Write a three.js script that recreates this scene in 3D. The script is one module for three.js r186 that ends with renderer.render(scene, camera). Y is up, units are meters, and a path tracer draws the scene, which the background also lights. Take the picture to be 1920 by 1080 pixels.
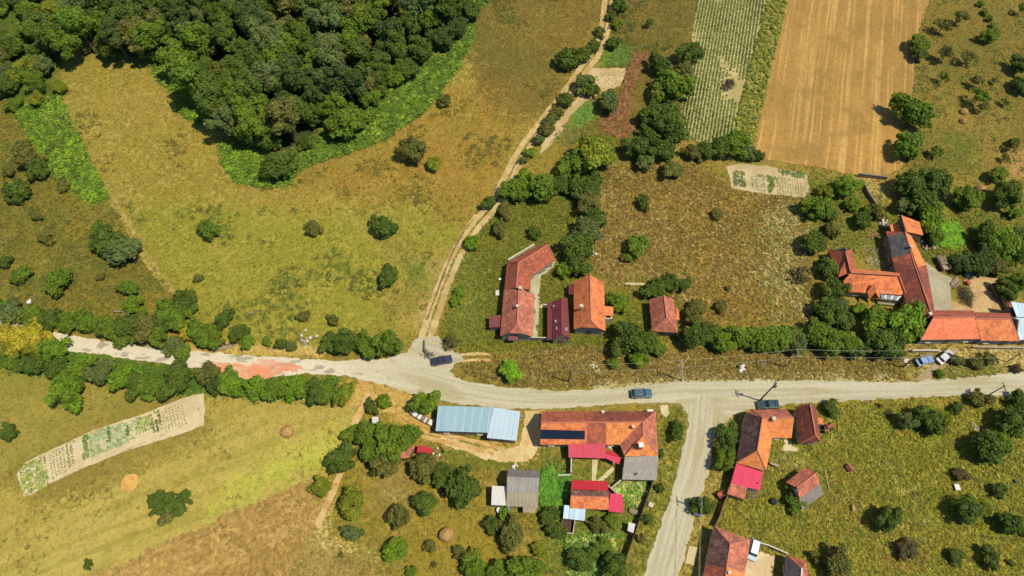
import * as THREE from 'three';
import { Sky } from 'three/addons/objects/Sky.js';
import { mergeGeometries } from 'three/addons/utils/BufferGeometryUtils.js';

// ---------------------------------------------------------------- camera, sky, sun, exposure
const scene = new THREE.Scene();
const CAM = {y:140,pitch:0.4845,fov:44.1958};
const camera = new THREE.PerspectiveCamera(CAM.fov, 16 / 9, 1, 6000);
camera.position.set(0, CAM.y, 0);
camera.rotation.set(CAM.pitch - Math.PI / 2, 0, 0);
const renderer = new THREE.WebGLRenderer({ antialias: true });
renderer.toneMapping = THREE.LinearToneMapping;
renderer.toneMappingExposure = 1.0;
renderer.shadowMap.enabled = true;
const SUN = new THREE.Vector3(4.5, 10.0, 1.6).normalize();
const sky = new Sky();
sky.name = 'sky'; sky.userData.kind = 'structure';
sky.scale.setScalar(5000);
sky.material.uniforms.sunPosition.value.copy(SUN);
sky.material.uniforms.turbidity.value = 3;
sky.material.uniforms.rayleigh.value = 1.2;
sky.material.uniforms.mieCoefficient.value = 0.004;
scene.add(sky);
scene.environmentIntensity = 0.12;
const sun = new THREE.DirectionalLight(new THREE.Color(1, 0.93, 0.76), 4.7);
sun.position.copy(SUN).multiplyScalar(300).add(new THREE.Vector3(0, 0, -80));
sun.target.position.set(0, 0, -80);
sun.castShadow = true; sun.shadow.mapSize.set(4096, 4096);
Object.assign(sun.shadow.camera, { left: -170, right: 170, top: 150, bottom: -150, near: 10, far: 600 });
scene.add(sun, sun.target);

// ---------------------------------------------------------------- utilities
function rng(seed) { let a = seed >>> 0; return () => { a = (a + 0x6D2B79F5) | 0; let t = Math.imul(a ^ (a >>> 15), 1 | a); t = (t + Math.imul(t ^ (t >>> 7), 61 | t)) ^ t; return ((t ^ (t >>> 14)) >>> 0) / 4294967296; }; }
const R = rng(20240817);
const rr = (a, b, f = R) => a + (b - a) * f();
function hash(ix, iy) { let h = Math.imul(ix, 374761393) + Math.imul(iy, 668265263) | 0; h = Math.imul(h ^ (h >>> 13), 1274126177); return ((h ^ (h >>> 16)) >>> 0) / 4294967296; }
function vn(x, y) { const ix = Math.floor(x), iy = Math.floor(y); let fx = x - ix, fy = y - iy; fx = fx * fx * (3 - 2 * fx); fy = fy * fy * (3 - 2 * fy);
  const a = hash(ix, iy), b = hash(ix + 1, iy), c = hash(ix, iy + 1), d = hash(ix + 1, iy + 1); return a + (b - a) * fx + (c - a) * fy + (a - b - c + d) * fx * fy; }
function fbm(x, y, o = 3) { let s = 0, a = 0.5, n = 0; for (let i = 0; i < o; i++) { s += a * vn(x + i * 17.3, y - i * 9.1); n += a; a *= 0.5; x *= 2.03; y *= 2.03; } return s / n; }
const sm = (a, b, x) => { const t = Math.min(1, Math.max(0, (x - a) / (b - a))); return t * t * (3 - 2 * t); };
const mixc = (a, b, t) => [a[0] + (b[0] - a[0]) * t, a[1] + (b[1] - a[1]) * t, a[2] + (b[2] - a[2]) * t];
function inPoly(p, x, z) { let c = false; for (let i = 0, j = p.length - 1; i < p.length; j = i++) { const a = p[i], b = p[j]; if ((a[1] > z) !== (b[1] > z) && x < (b[0] - a[0]) * (z - a[1]) / (b[1] - a[1]) + a[0]) c = !c; } return c; }
function box2(p) { let a = 1e9, b = 1e9, c = -1e9, d = -1e9; for (const [x, z] of p) { a = Math.min(a, x); b = Math.min(b, z); c = Math.max(c, x); d = Math.max(d, z); } return [a, b, c, d]; }
function lineDist(l, x, z) { let best = 1e9, side = 0, along = 0, s = 0; for (let i = 0; i + 1 < l.length; i++) { const [ax, az] = l[i], [bx, bz] = l[i + 1], dx = bx - ax, dz = bz - az, L = Math.hypot(dx, dz); const t = Math.min(1, Math.max(0, ((x - ax) * dx + (z - az) * dz) / (L * L))); const ex = x - ax - dx * t, ez = z - az - dz * t, d = Math.hypot(ex, ez); if (d < best) { best = d; side = Math.sign(dx * ez - dz * ex); along = s + L * t; } s += L; } return [best * side, along]; }
function smooth(l, n = 6, closed = false) { const c = new THREE.CatmullRomCurve3(l.map(p => new THREE.Vector3(p[0], 0, p[1])), closed, 'centripetal'); return c.getPoints(l.length * n).map(p => [p.x, p.z]); }
// colours are written as display values (0-255) of a sunlit level surface; lin() turns them into linear base colour
const KEY = 1.27;
const s2l = v => { v /= 255; return v <= 0.04045 ? v / 12.92 : Math.pow((v + 0.055) / 1.055, 2.4); };
const lin = c => new THREE.Color().setRGB(s2l(c[0]) / KEY, s2l(c[1]) / KEY, s2l(c[2]) / KEY);
const L2S = new Uint8Array(4097); for (let i = 0; i <= 4096; i++) { const v = i / 4096; L2S[i] = Math.round(255 * (v <= 0.0031308 ? v * 12.92 : 1.055 * Math.pow(v, 1 / 2.4) - 0.055)); }
const S2B = new Uint8Array(256); for (let i = 0; i < 256; i++) S2B[i] = L2S[Math.round(s2l(i) / KEY * 4096)];
function makeMap(w, h, fn) { const d = new Uint8Array(w * h * 4); for (let j = 0, k = 0; j < h; j++) for (let i = 0; i < w; i++, k += 4) { const c = fn(i, j); for (let q = 0; q < 3; q++) d[k + q] = S2B[Math.max(0, Math.min(255, c[q] | 0))]; d[k + 3] = 255; }
  const t = new THREE.DataTexture(d, w, h); t.colorSpace = THREE.SRGBColorSpace; t.magFilter = THREE.LinearFilter; t.minFilter = THREE.LinearMipmapLinearFilter; t.generateMipmaps = true; t.needsUpdate = true; return t; }
function makeGray(w, h, fn) { const d = new Uint8Array(w * h * 4); for (let j = 0, k = 0; j < h; j++) for (let i = 0; i < w; i++, k += 4) { const v = Math.max(0, Math.min(255, 255 * fn(i, j) | 0)); d[k] = d[k + 1] = d[k + 2] = v; d[k + 3] = 255; } const t = new THREE.DataTexture(d, w, h); t.magFilter = THREE.LinearFilter; t.wrapS = t.wrapT = THREE.RepeatWrapping; t.needsUpdate = true; return t; }
const used = {};
function numbered(name) { const n = used[name] = (used[name] ?? -1) + 1; return n ? name + '_' + String(n).padStart(3, '0') : name; }
function tag(o, label, category, group, kind) { o.name = numbered(o.name); if (label) o.userData.label = label; if (category) o.userData.category = category; if (group) o.userData.group = group; if (kind) o.userData.kind = kind; scene.add(o); return o; }
function shade(o) { o.traverse(c => { if (c.isMesh) { c.castShadow = true; c.receiveShadow = true; } }); return o; }
const ORD = ['first', 'second', 'third', 'fourth', 'fifth', 'sixth', 'seventh', 'eighth', 'ninth', 'tenth', 'eleventh', 'twelfth', 'thirteenth', 'fourteenth', 'fifteenth', 'sixteenth', 'seventeenth', 'eighteenth', 'nineteenth', 'twentieth'];
const TENS = { 2: 'twenty', 3: 'thirty', 4: 'forty', 5: 'fifty', 6: 'sixty' };
const ordinal = i => i < 20 ? ORD[i] : (i + 1) % 10 === 0 ? TENS[(i + 1) / 10].replace(/y$/, 'ieth') : TENS[Math.floor((i + 1) / 10)] + '-' + ORD[(i + 1) % 10 - 1];

// fine relief shared by earth and grass
const reliefTex = makeGray(512, 512, (i, j) => { const t = (x, y, p) => { const a = x / 512 * p, b = y / 512 * p; const w = (u, v) => vn(((u % p) + p) % p, ((v % p) + p) % p); return w(a, b); }; return 0.35 * t(i, j, 32) + 0.35 * t(i, j, 64) + 0.3 * t(i, j, 128); });
function relief(m, metres, scale) { const t = reliefTex.clone(); t.repeat.set(1 / metres, 1 / metres); t.needsUpdate = true; m.bumpMap = t; m.bumpScale = scale; }

// ---------------------------------------------------------------- outlines of the setting
const roadOutline = [[-123.92,-71.02],[-111.68,-66.19],[-104.13,-64.4],[-97.86,-62.76],[-86.96,-60.75],[-75.15,-59.14],[-63.57,-58.16],[-54.36,-57.43],[-45.22,-56.82],[-36.12,-56.34],[-27.13,-56.82],[-22.48,-58.28],[-20.41,-61.5],[-16.09,-62.25],[-14.15,-59.76],[-11.57,-58.04],[-10.4,-56.82],[-12.15,-55.37],[-13.01,-54.17],[-12.05,-52.75],[-8.89,-51.45],[-2.22,-50.51],[8.84,-49.58],[16.59,-49.81],[24.39,-50.63],[33.36,-51.57],[48.99,-51.92],[65.66,-51.8],[80.07,-51.57],[89.1,-52.04],[98.26,-52.86],[105.24,-53.7],[115.66,-54.65],[123.79,-55.37],[121.43,-49.23],[113.45,-48.54],[103.58,-48.66],[92.52,-48.54],[81.39,-48.08],[70.26,-47.51],[61.39,-47.05],[54.71,-46.48],[48.01,-45.57],[44.79,-44.45],[42.31,-42.22],[40.55,-38.71],[38.79,-33.4],[36.69,-28.27],[34.39,-22.82],[32.58,-18.52],[30.58,-13.88],[28.27,-7.63],[21.56,-7.63],[24.11,-13.88],[26.1,-18.52],[28.32,-22.82],[30.45,-27.77],[32.45,-32.88],[34.3,-38.18],[35.66,-42.55],[35.74,-45.12],[34.6,-46.71],[31.8,-47.16],[24.09,-46.71],[15.3,-46.03],[4.36,-45.57],[-3.28,-46.03],[-9.86,-46.71],[-15.39,-47.85],[-22.09,-49.35],[-28.91,-51.57],[-34.62,-52.86],[-42.51,-53.46],[-46.92,-52.98],[-53.46,-52.04],[-60.32,-52.98],[-65.08,-54.41],[-80.23,-56.7],[-94.36,-58.65],[-97.54,-59.76],[-103.45,-62.25],[-111.29,-65.04],[-123.43,-69.7]];
const roadMid = smooth([[-123.68,-70.36],[-111.46,-65.55],[-96.08,-60.63],[-74.84,-57.8],[-54.08,-55.73],[-35.93,-54.65],[-22.34,-52.98],[-11.06,-49.93],[0,-48.08],[15.39,-47.85],[33.12,-49.23],[48.57,-49.23],[70.75,-49.7],[93.1,-50.51],[114.5,-51.45],[122.51,-52.04]], 4);
const laneMid = smooth([[39.68,-48.77],[38.29,-41.99],[35.86,-33.4],[31.72,-24.29],[27.44,-13.88],[24.91,-7.63]], 4);
const trackMid = smooth([[-18.77,-60.75],[-17.25,-66.84],[-14.63,-76.39],[-12,-83.65],[-8.72,-89.88],[-4.44,-95.88],[-1.29,-102.88],[1.31,-109.33],[4,-114.66],[7.02,-119.44],[10.98,-125.96],[15.06,-132.32],[19.03,-139.47],[22.78,-145.69],[24.9,-152.31],[26.38,-159.57],[27.38,-166],[29.01,-179.45]], 5);
const stubbleOutline = [[81.74,-179.45],[124.79,-179.45],[117.41,-163.84],[111.9,-153.34],[108.37,-143.34],[105.28,-133.81],[103.28,-128.3],[98.53,-119.44],[97.69,-110.98],[95.2,-106.4],[89.52,-104.47],[83.1,-104.79],[75.77,-107.05],[63.09,-109.33],[60.25,-112.98],[62.09,-119.44],[69.62,-141.4],[76.01,-159.57]];
const cropOutline = [[55.84,-179.45],[74.88,-179.45],[72.01,-166],[67.84,-153.34],[62.76,-139.47],[58.41,-126.49],[55.07,-115.67],[49.36,-115],[42.77,-115.67],[43.51,-124.71],[46.57,-139.47],[49.39,-151.3],[52.65,-166]];
const cornOutline = [[75.19,-179.45],[81.74,-179.45],[76.01,-159.57],[69.62,-141.4],[62.09,-119.44],[60.3,-113.31],[55.33,-115.67],[58.69,-126.49],[63.04,-139.47],[68.14,-153.34],[72.31,-166]];
const tilledOutline = [[33.21,-146.29],[38.6,-145.3],[36.41,-141.78],[33.06,-135.68],[31.07,-128.3],[30.24,-122.94],[31.72,-119.44],[28.07,-115.67],[24.19,-117.72],[21.4,-120.83],[26.06,-125.6],[28.57,-131.95],[29.96,-137.56]];
const paleGardenOutline = [[19.9,-139.85],[30.41,-139.85],[28.7,-133.81],[23.67,-131.58],[19.33,-128.3],[15.02,-123.82],[12.09,-117.72],[9.3,-113.48],[6.86,-110.98],[8.02,-115.67],[11.96,-122.06],[17.34,-130.12]];
const vegOutline = [[-97.03,-32.53],[-95.89,-34.81],[-93.28,-36.49],[-89.29,-38.61],[-86.01,-40.44],[-81.24,-42.51],[-76.33,-44.28],[-72.01,-46.07],[-69.28,-47.42],[-66.48,-48.56],[-63.74,-49.01],[-62.9,-45.39],[-62.38,-42.29],[-64.93,-41.2],[-70.04,-39.36],[-76.67,-37.12],[-80.42,-35.44],[-84.13,-33.77],[-87.01,-32.23],[-89.85,-30.69],[-92.02,-29.08],[-94.36,-28.08]];
const plotOutline = [[52.48,-107.49],[56.35,-108.21],[59.56,-107.8],[63.11,-107.49],[64.93,-106.68],[68.08,-106.08],[71.79,-105.07],[71.79,-101.3],[71.17,-99.35],[69.5,-98.18],[66.71,-98.57],[63.58,-98.96],[58.88,-99.54],[55.77,-100.13],[53,-100.91],[52.81,-104.07]];
const courtOutline = [[93.82,-80.54],[94.94,-79.46],[96.84,-77.31],[98.61,-76.42],[99.03,-75.19],[97.75,-73.44],[97.01,-70.34],[96.35,-68.03],[92.41,-68.03],[92.99,-71.02],[93.3,-75.19]];
const yardOutline = [[99.24,-75.89],[100.79,-74.84],[104.23,-78.02],[105.66,-76.6],[109.17,-75.89],[109.22,-74.14],[110.14,-70.34],[110.11,-66.55],[109.14,-67.29],[101.08,-67.63],[96.35,-68.03],[97.01,-70.34],[100.88,-68.98],[102.37,-72.4],[102.23,-74.49]];
const southCourtOutline = [[43.48,-16.99],[45.38,-18.04],[46.52,-18.16],[49.11,-17.34],[48.14,-14.56],[46.76,-10.05],[41.33,-10.05],[42.77,-13.99]];
const pathOutline = [[3.92,-76.75],[6.5,-77.59],[8.01,-79.28],[9.77,-80.7],[10,-80.07],[8.48,-78.15],[6.48,-76.7],[6.22,-72.89],[5.96,-68.06],[5.49,-61.19],[3.81,-61.11],[4.6,-64.39],[4.95,-71.81],[4,-72.89]];

// ---------------------------------------------------------------- ground colour
const reg = (p, c, o = {}) => ({ p, b: box2(p), c, w: o.w ?? 1.4, g: o.g ?? 0.07, s: o.s ?? 0.5, m: o.m, q: o.q ?? 0.6 + (o.w ?? 1.4) * 1.1 });
const regions = [
  reg([[-123.41,-145.69],[-110.27,-142.95],[-99.38,-145.3],[-86,-123.82],[-74.4,-120.31],[-67.17,-102.88],[-51.45,-101.3],[-34.78,-116.01],[-14.33,-143.34],[-8.81,-153.34],[0,-166],[0,-179.45],[29.64,-179.45],[27.23,-166],[24.96,-153.34],[19.97,-141.4],[11,-126.49],[0,-104.47],[-7.56,-93.61],[-12.44,-89.14],[-32.74,-93.61],[-45.53,-95.12],[-60.45,-93.61],[-79.67,-95.12],[-92.95,-95.12],[-108.06,-112.64]], [[164, 136, 60], [152, 134, 50], [182, 152, 82]], { w: 3, s: 0.5, g: 0.035 }),
  reg([[-14.04,-179.45],[29.64,-179.45],[26.66,-161.69],[19.26,-141.4],[11.02,-127.39],[3.39,-121.18],[-8.25,-126.49],[-11.41,-141.4]], [[130, 106, 40], [116, 102, 34], [146, 118, 50]], { w: 3 }),
  reg([[-51.67,-102.88],[-34.63,-114.32],[-22.09,-128.3],[-8.36,-131.95],[2.7,-119.44],[-2.58,-102.88],[-12.49,-90.62],[-22.86,-96.65],[-40.81,-98.18]], [[164, 126, 50], [150, 124, 44], [176, 138, 62]], { w: 5 }),
  reg([[-80.01,-96.65],[-50.58,-95.12],[-22.67,-93.61],[-9.95,-89.14],[-15.46,-73.68],[-19.6,-63.26],[-45.42,-58.28],[-61.79,-60.75],[-70.88,-65.81],[-80.98,-79.15],[-92.75,-94.36]], [[154, 142, 48], [144, 136, 42], [170, 152, 64]], { w: 4, s: 0.5, g: 0.035 }),
  reg([[-33.44,-87.68],[-22.16,-85.51],[-13.46,-83.36],[-16.52,-71.02],[-18.99,-62.63],[-25.56,-65.81],[-30.68,-71.02],[-23.98,-76.39]], [[176, 146, 76], [158, 136, 60], [140, 126, 52]], { w: 3, s: 0.8 }),
  reg([[-163.17,-135.68],[-119.99,-130.12],[-115.71,-128.3],[-107.4,-112.64],[-94.21,-95.12],[-83.73,-80.54],[-74.35,-71.02],[-71.62,-63.89],[-111.55,-65.81],[-136.9,-71.02]], [[124, 110, 34], [140, 120, 42], [98, 100, 26]], { w: 1, s: 0.9, q: 0.6 }),
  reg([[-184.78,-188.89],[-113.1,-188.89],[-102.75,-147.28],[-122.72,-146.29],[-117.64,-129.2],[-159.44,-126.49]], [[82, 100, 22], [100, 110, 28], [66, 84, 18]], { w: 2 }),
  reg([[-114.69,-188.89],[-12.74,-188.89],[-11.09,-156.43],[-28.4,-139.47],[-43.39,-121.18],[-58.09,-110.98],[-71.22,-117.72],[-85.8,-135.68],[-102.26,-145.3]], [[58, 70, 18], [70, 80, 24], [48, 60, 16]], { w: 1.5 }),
  reg([[-113.06,-122.06],[-111.97,-122.06],[-105.84,-111.81],[-93.14,-95.88],[-82.85,-81.95],[-73.88,-71.55],[-74.53,-70.75],[-83.67,-80.26],[-94.26,-94.82],[-106.93,-110.98]], [[178, 150, 84], [164, 140, 72], [188, 162, 98]], { w: 0.5, q: 0.5 }),
  reg([[-47.69,-102.09],[-46.4,-102.09],[-33.58,-89.14],[-28.02,-81.95],[-28.98,-81.66],[-34.74,-88.26]], [[170, 150, 70], [160, 142, 62], [178, 156, 80]], { w: 0.8, q: 0.6 }),
  reg([[-20.63,-80.54],[-15.29,-83.36],[-13.9,-79.15],[-16.98,-68.39],[-19.37,-63.26],[-22.08,-65.81],[-18.96,-72.35]], [[184, 152, 92], [168, 144, 76], [150, 134, 62]], { w: 2, q: 1.6 }),
  reg([[-24.88,-80.54],[-20.06,-81.24],[-19.11,-75.03],[-22.56,-73.01]], [[112, 122, 34], [126, 128, 42], [104, 112, 30]], { w: 2, q: 2.4 }),
  reg([[-33.26,-30.81],[-31.76,-31.33],[-41.01,-26.76],[-54.8,-23.8],[-63.15,-20.22],[-70.27,-16.64],[-77.3,-13.42],[-77.67,-14.06],[-69.51,-17.58],[-55.04,-25.08],[-45.47,-29.08]], [[204, 176, 112], [188, 160, 96], [214, 190, 130]], { w: 0.9, q: 0.7 }),
  reg([[-93.64,-34.45],[-83.23,-38.71],[-71.83,-44.78],[-62.95,-49.35],[-62.5,-48.2],[-71.44,-43.1],[-82.79,-37.1],[-92.99,-32.36]], [[128, 106, 46], [144, 120, 56], [118, 100, 40]], { w: 0.8, q: 0.7 }),
  reg([[-128.22,-125.6],[-117.74,-130.48],[-113.58,-123.82],[-108.26,-115.67],[-102.5,-106.89],[-96.2,-97.88],[-100.32,-96.65],[-108.28,-102.09],[-114.01,-106.08],[-120.4,-116.01]], [[104, 130, 18], [120, 142, 24], [86, 112, 16]], { w: 1.2, q: 1.5 }),
  reg([[-98.9,-144.51],[-88.41,-144.51],[-83.34,-131.95],[-77.68,-130.12],[-72.89,-119.44],[-79.65,-120.83],[-85.43,-124.35],[-87.31,-129.75],[-93.4,-135.68]], [[98, 124, 16], [112, 134, 20], [80, 106, 14]], { w: 1.2, q: 1.8 }),
  reg([[-73.32,-114.66],[-63.93,-114.32],[-52.12,-106.08],[-53.49,-102.09],[-59.12,-100.99],[-67.17,-102.88],[-70.93,-107.7]], [[100, 126, 18], [114, 138, 22], [84, 108, 14]], { w: 1.2, q: 1.8 }),
  reg([[-55.45,-110.98],[-45.89,-119.44],[-37.63,-131.95],[-27.37,-145.3],[-18.98,-150.89],[-11.12,-157.47],[-3.07,-172.62],[-12.35,-174.87],[-10.23,-151.3],[-15.55,-137.56],[-23.21,-123.82],[-32.08,-115.67],[-42.21,-110.65],[-48.5,-108.35],[-52.66,-105.27]], [[78, 104, 18], [94, 118, 24], [66, 90, 16]], { w: 1.5, q: 1.2 }),
  reg([[-121.29,-60.75],[-104.08,-57.06],[-94.32,-54.65],[-77.3,-49.35],[-73.32,-46.48],[-87.36,-41.99],[-97.51,-33.4],[-108.12,-25.27]], [[146, 132, 54], [164, 142, 68], [128, 124, 42]], { w: 2 }),
  reg([[-123.17,-65.81],[-108.29,-59.51],[-95.75,-59.51],[-80.17,-56.46],[-62.88,-54.65],[-44.71,-53.22],[-35.69,-52.51],[-29.96,-50.86],[-32.95,-47.62],[-59.35,-47.85],[-72.75,-48.77],[-84.55,-51.68],[-97.51,-54.05],[-119.47,-55.85]], [[74, 104, 18], [90, 116, 24], [60, 88, 14]], { w: 1.2 }),
  reg([[-110.37,-31.33],[-94.8,-28.27],[-70.8,-40.35],[-62.83,-48.77],[-48.41,-48.2],[-30.64,-46.48],[-33.44,-41.99],[-33.55,-33.4],[-37.35,-30.3],[-42.27,-21.37],[-43.66,-5.04],[-100.61,-5.04]], [[178, 152, 76], [192, 166, 94], [160, 142, 62]], { w: 2, s: 0.45, m: 1, g: 0.04 }),
  reg([[-94.2,-32.88],[-82.64,-36.57],[-68.19,-43.1],[-59.09,-46.48],[-59.97,-39.8],[-69.44,-34.45],[-83.47,-28.27],[-91.8,-25.27]], [[150, 126, 54], [164, 138, 68], [136, 118, 46]], { w: 3 }),
  reg([[-60.18,-26.26],[-55.99,-30.1],[-46.62,-36.57],[-32.47,-43.1],[-32.55,-38.71],[-36.49,-33.4],[-43.65,-30.81],[-53.49,-27.77],[-58.04,-24.78]], [[188, 180, 78], [178, 172, 68], [196, 182, 92]], { w: 3, g: 0.05, q: 3.2, m: 1, s: 0.35 }),
  reg([[-85.42,-5.04],[-76.57,-14.33],[-69.47,-17.39],[-63.29,-20.89],[-54.99,-24.78],[-45.42,-28.77],[-37.48,-31.33],[-33.26,-30.81],[-37.42,-22.82],[-40.41,-12.06],[-41.76,-5.04]], [[182, 142, 84], [168, 130, 72], [196, 158, 102]], { w: 1.2, s: 0.7, q: 0.7, m: 1 }),
  reg([[-37.42,-22.82],[-32.1,-20.41],[-19.67,-14.79],[-15.19,-5.04],[-41.76,-5.04],[-40.67,-13.88]], [[158, 130, 72], [172, 140, 84], [140, 120, 56]], { w: 1.6, s: 0.9 }),
  reg([[-37.23,-21.37],[-34.92,-27.26],[-33.26,-30.81],[-32.39,-32.36],[-34.17,-25.27],[-35.61,-20.41],[-31.01,-19.65],[-18.71,-15.16],[-18.85,-14.43],[-31.88,-18.52],[-37.61,-20.41]], [[198, 174, 116], [210, 188, 132], [170, 146, 88]], { w: 0.9 }),
  reg([[-35.86,-30.81],[-32.36,-41.99],[-29.44,-45.35],[-16.83,-34.45],[-3.16,-34.45],[5.28,-35.5],[6.04,-21.37],[9.49,-5.04],[-18.98,-5.04],[-25.82,-17.58],[-34.22,-21.37]], [[152, 128, 46], [138, 122, 40], [170, 142, 72]], { w: 2, s: 0.6 }),
  reg([[-29.25,-32.36],[-20.97,-33.4],[-16.49,-28.27],[-19.38,-25.27],[-26.61,-26.26]], [[160, 132, 76], [144, 122, 60], [172, 146, 92]], { w: 3 }),
  reg([[-19.38,-25.27],[-3.06,-25.27],[1.97,-15.71],[-7.79,-12.06],[-19.8,-16.64]], [[148, 126, 36], [158, 132, 46], [136, 120, 34]], { w: 3, s: 0.4 }),
  reg([[-40.05,-51.68],[-28.89,-51.33],[-15.38,-47.62],[-15.82,-45.57],[-15.78,-38.5],[-10.61,-37.1],[-5.33,-38.5],[2.13,-38.71],[4.91,-45.35],[6.55,-45.91],[6.15,-36.57],[2.64,-35.08],[-6.36,-36.57],[-14.94,-38.71],[-23.81,-43.1],[-26.17,-45.35],[-35.02,-46.48]], [[204, 164, 98], [190, 142, 74], [214, 180, 120]], { w: 1.0 }),
  reg([[-17.04,-38.07],[-9.55,-36.99],[-2.11,-35.5],[3.16,-34.87],[6.33,-35.5],[6.27,-32.36],[-2.09,-32.88],[-10.48,-33.4],[-17.95,-35.5]], [[118, 116, 34], [134, 122, 44], [104, 108, 26]], { w: 1.2 }),
  reg([[-15.79,-60.75],[-12.98,-71.02],[-11.26,-83.36],[-7.54,-92.86],[0,-102.09],[12.97,-104.47],[22.9,-107.7],[20.23,-90.62],[17.99,-76.39],[22.6,-73.68],[39.25,-73.68],[37.76,-60.75],[21.66,-59.51],[0,-59.51],[-9.06,-57.31]], [[112, 110, 26], [126, 116, 34], [94, 98, 20]], { w: 1.6, s: 0.9 }),
  reg([[-13.08,-73.68],[-8.46,-79.15],[-7.03,-68.39],[-10.3,-60.75],[-13.16,-60.75]], [[128, 128, 40], [156, 146, 70], [108, 116, 30]], { w: 2 }),
  reg([[21.97,-107.37],[31.46,-108.35],[44.69,-109.33],[51.02,-102.88],[54.39,-99.42],[70.34,-97.88],[67.16,-89.14],[65.03,-79.15],[66.46,-65.81],[50.83,-63.89],[39.51,-65.81],[37.99,-73.01],[28.55,-73.68],[18.98,-77.08],[18.33,-87.68]], [[148, 116, 50], [126, 104, 40], [172, 140, 80]], { w: 2, s: 1.0, g: 0.05 }),
  reg([[57.93,-93.61],[68.58,-96.65],[65.27,-79.15],[66.23,-65.81],[55.67,-65.17],[56.81,-79.15]], [[140, 122, 52], [122, 112, 42], [176, 156, 92]], { w: 4, s: 1 }),
  reg([[20.55,-79.15],[39.89,-79.15],[38.95,-71.02],[20.06,-71.02]], [[122, 112, 36], [136, 118, 46], [150, 130, 70]], { w: 3 }),
  reg([[-12.36,-54.89],[-3.4,-57.31],[11.42,-60.13],[20.48,-58.9],[38.68,-58.9],[83.15,-59.27],[82.35,-51.8],[65.66,-51.8],[33.36,-51.57],[16.6,-49.93],[4.43,-49.93],[-6.66,-51.1]], [[138, 110, 52], [118, 102, 38], [164, 134, 78]], { w: 1.2, s: 1 }),
  reg([[15.57,-51.57],[32.37,-52.75],[40.24,-53.22],[49.11,-52.75],[67.02,-52.98],[81.48,-52.75],[82.29,-51.57],[48.95,-51.68],[32.23,-51.33],[16.58,-49.7]], [[196, 180, 146], [176, 158, 116], [206, 194, 166]], { w: 0.9 }),
  reg([[-70.92,-58.04],[-69.59,-59.76],[-61.88,-61.25],[-56.07,-60.75],[-47.91,-59.76],[-41.04,-59.51],[-40.24,-56.82],[-45.29,-57.31],[-54.43,-57.8],[-63.5,-57.8]], [[214, 182, 116], [200, 164, 96], [188, 152, 84]], { w: 1, q: 0.7, s: 0.8 }),
  reg([[29.64,-179.45],[56.16,-179.45],[51.67,-161.69],[46.37,-141.4],[41.47,-116.01],[24.97,-109.33],[11.73,-106.08],[13.38,-116.01],[20.81,-130.12],[31.76,-146.29],[24.96,-153.34]], [[120, 100, 34], [106, 96, 30], [138, 112, 46]], { w: 2 }),
  reg([[22.67,-143.73],[26.18,-149.28],[33.09,-148.48],[31.42,-141.78],[24.16,-139.85]], [[92, 118, 36], [110, 130, 46], [80, 104, 28]], { w: 0.9 }),
  reg([[16.28,-127.93],[21.01,-128.66],[21.47,-122.06],[15.52,-119.44],[14.4,-121.88]], [[104, 140, 40], [122, 150, 54], [86, 120, 30]], { w: 0.9 }),
  reg([[118.55,-179.45],[185.63,-179.45],[154.38,-104.47],[95.8,-103.67],[98.53,-119.44],[105.28,-133.81]], [[130, 110, 40], [152, 124, 54], [112, 106, 34]], { w: 3, g: 0.05 }),
  reg([[108.25,-119.44],[118.25,-117.72],[116.47,-107.7],[104.01,-105.27]], [[106, 108, 30], [116, 112, 34], [96, 100, 26]], { w: 4 }),
  reg([[121.45,-110.98],[138.51,-114.32],[134.34,-102.88],[121.95,-104.47]], [[178, 136, 84], [164, 122, 70], [190, 150, 100]], { w: 1.5 }),
  reg([[71.66,-106.08],[84.51,-105.27],[85.99,-95.12],[100.74,-93.61],[147.9,-104.47],[132.46,-65.81],[113.3,-71.02],[94.28,-79.15],[83.53,-84.79],[73.11,-81.95],[67.44,-90.62]], [[120, 116, 36], [138, 124, 50], [100, 106, 28]], { w: 2, s: 0.9 }),
  reg([[100.22,-90.62],[104.44,-91.45],[104.77,-86.23],[102.06,-84.07],[98.84,-84.88]], [[92, 140, 20], [106, 152, 26], [78, 122, 16]], { w: 1 }),
  reg([[84.2,-103.57],[87.01,-104.17],[92.29,-100.03],[89.58,-96.84],[86.34,-96.26],[85.21,-100.61]], [[190, 156, 98], [172, 140, 80], [200, 170, 116]], { w: 0.8 }),
  reg([[81.05,-84.9],[84.86,-84.63],[85.42,-78.63],[81.17,-78.63]], [[164, 140, 112], [140, 122, 88], [182, 160, 132]], { w: 0.8 }),
  reg([[61.79,-60.75],[83.53,-60.75],[82.59,-57.06],[61.14,-57.31]], [[110, 96, 36], [96, 90, 30], [130, 110, 50]], { w: 1.5 }),
  reg([[83.53,-60.75],[117.86,-60.75],[115.23,-53.46],[98.23,-52.75],[82.29,-51.57]], [[188, 158, 102], [150, 130, 66], [204, 176, 124]], { w: 1.4, s: 0.9 }),
  reg([[87.4,-53.11],[90.4,-54.5],[94.13,-56.08],[96.6,-55.55],[101.09,-55.2],[104.26,-54.85],[103.48,-53.46],[96.94,-52.33],[91.91,-51.82],[88.59,-51.56]], [[132, 124, 44], [150, 136, 64], [112, 112, 34]], { w: 1 }),
  reg([[47.39,-45.12],[55.85,-46.71],[70.24,-47.39],[92.46,-48.31],[121.25,-48.77],[104.41,-5.04],[43.66,-5.04],[36.07,-5.04],[37.49,-23.31],[39.67,-28.27],[42.99,-33.4]], [[130, 126, 32], [158, 138, 48], [108, 112, 26]], { w: 2, s: 1, g: 0.05 }),
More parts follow.
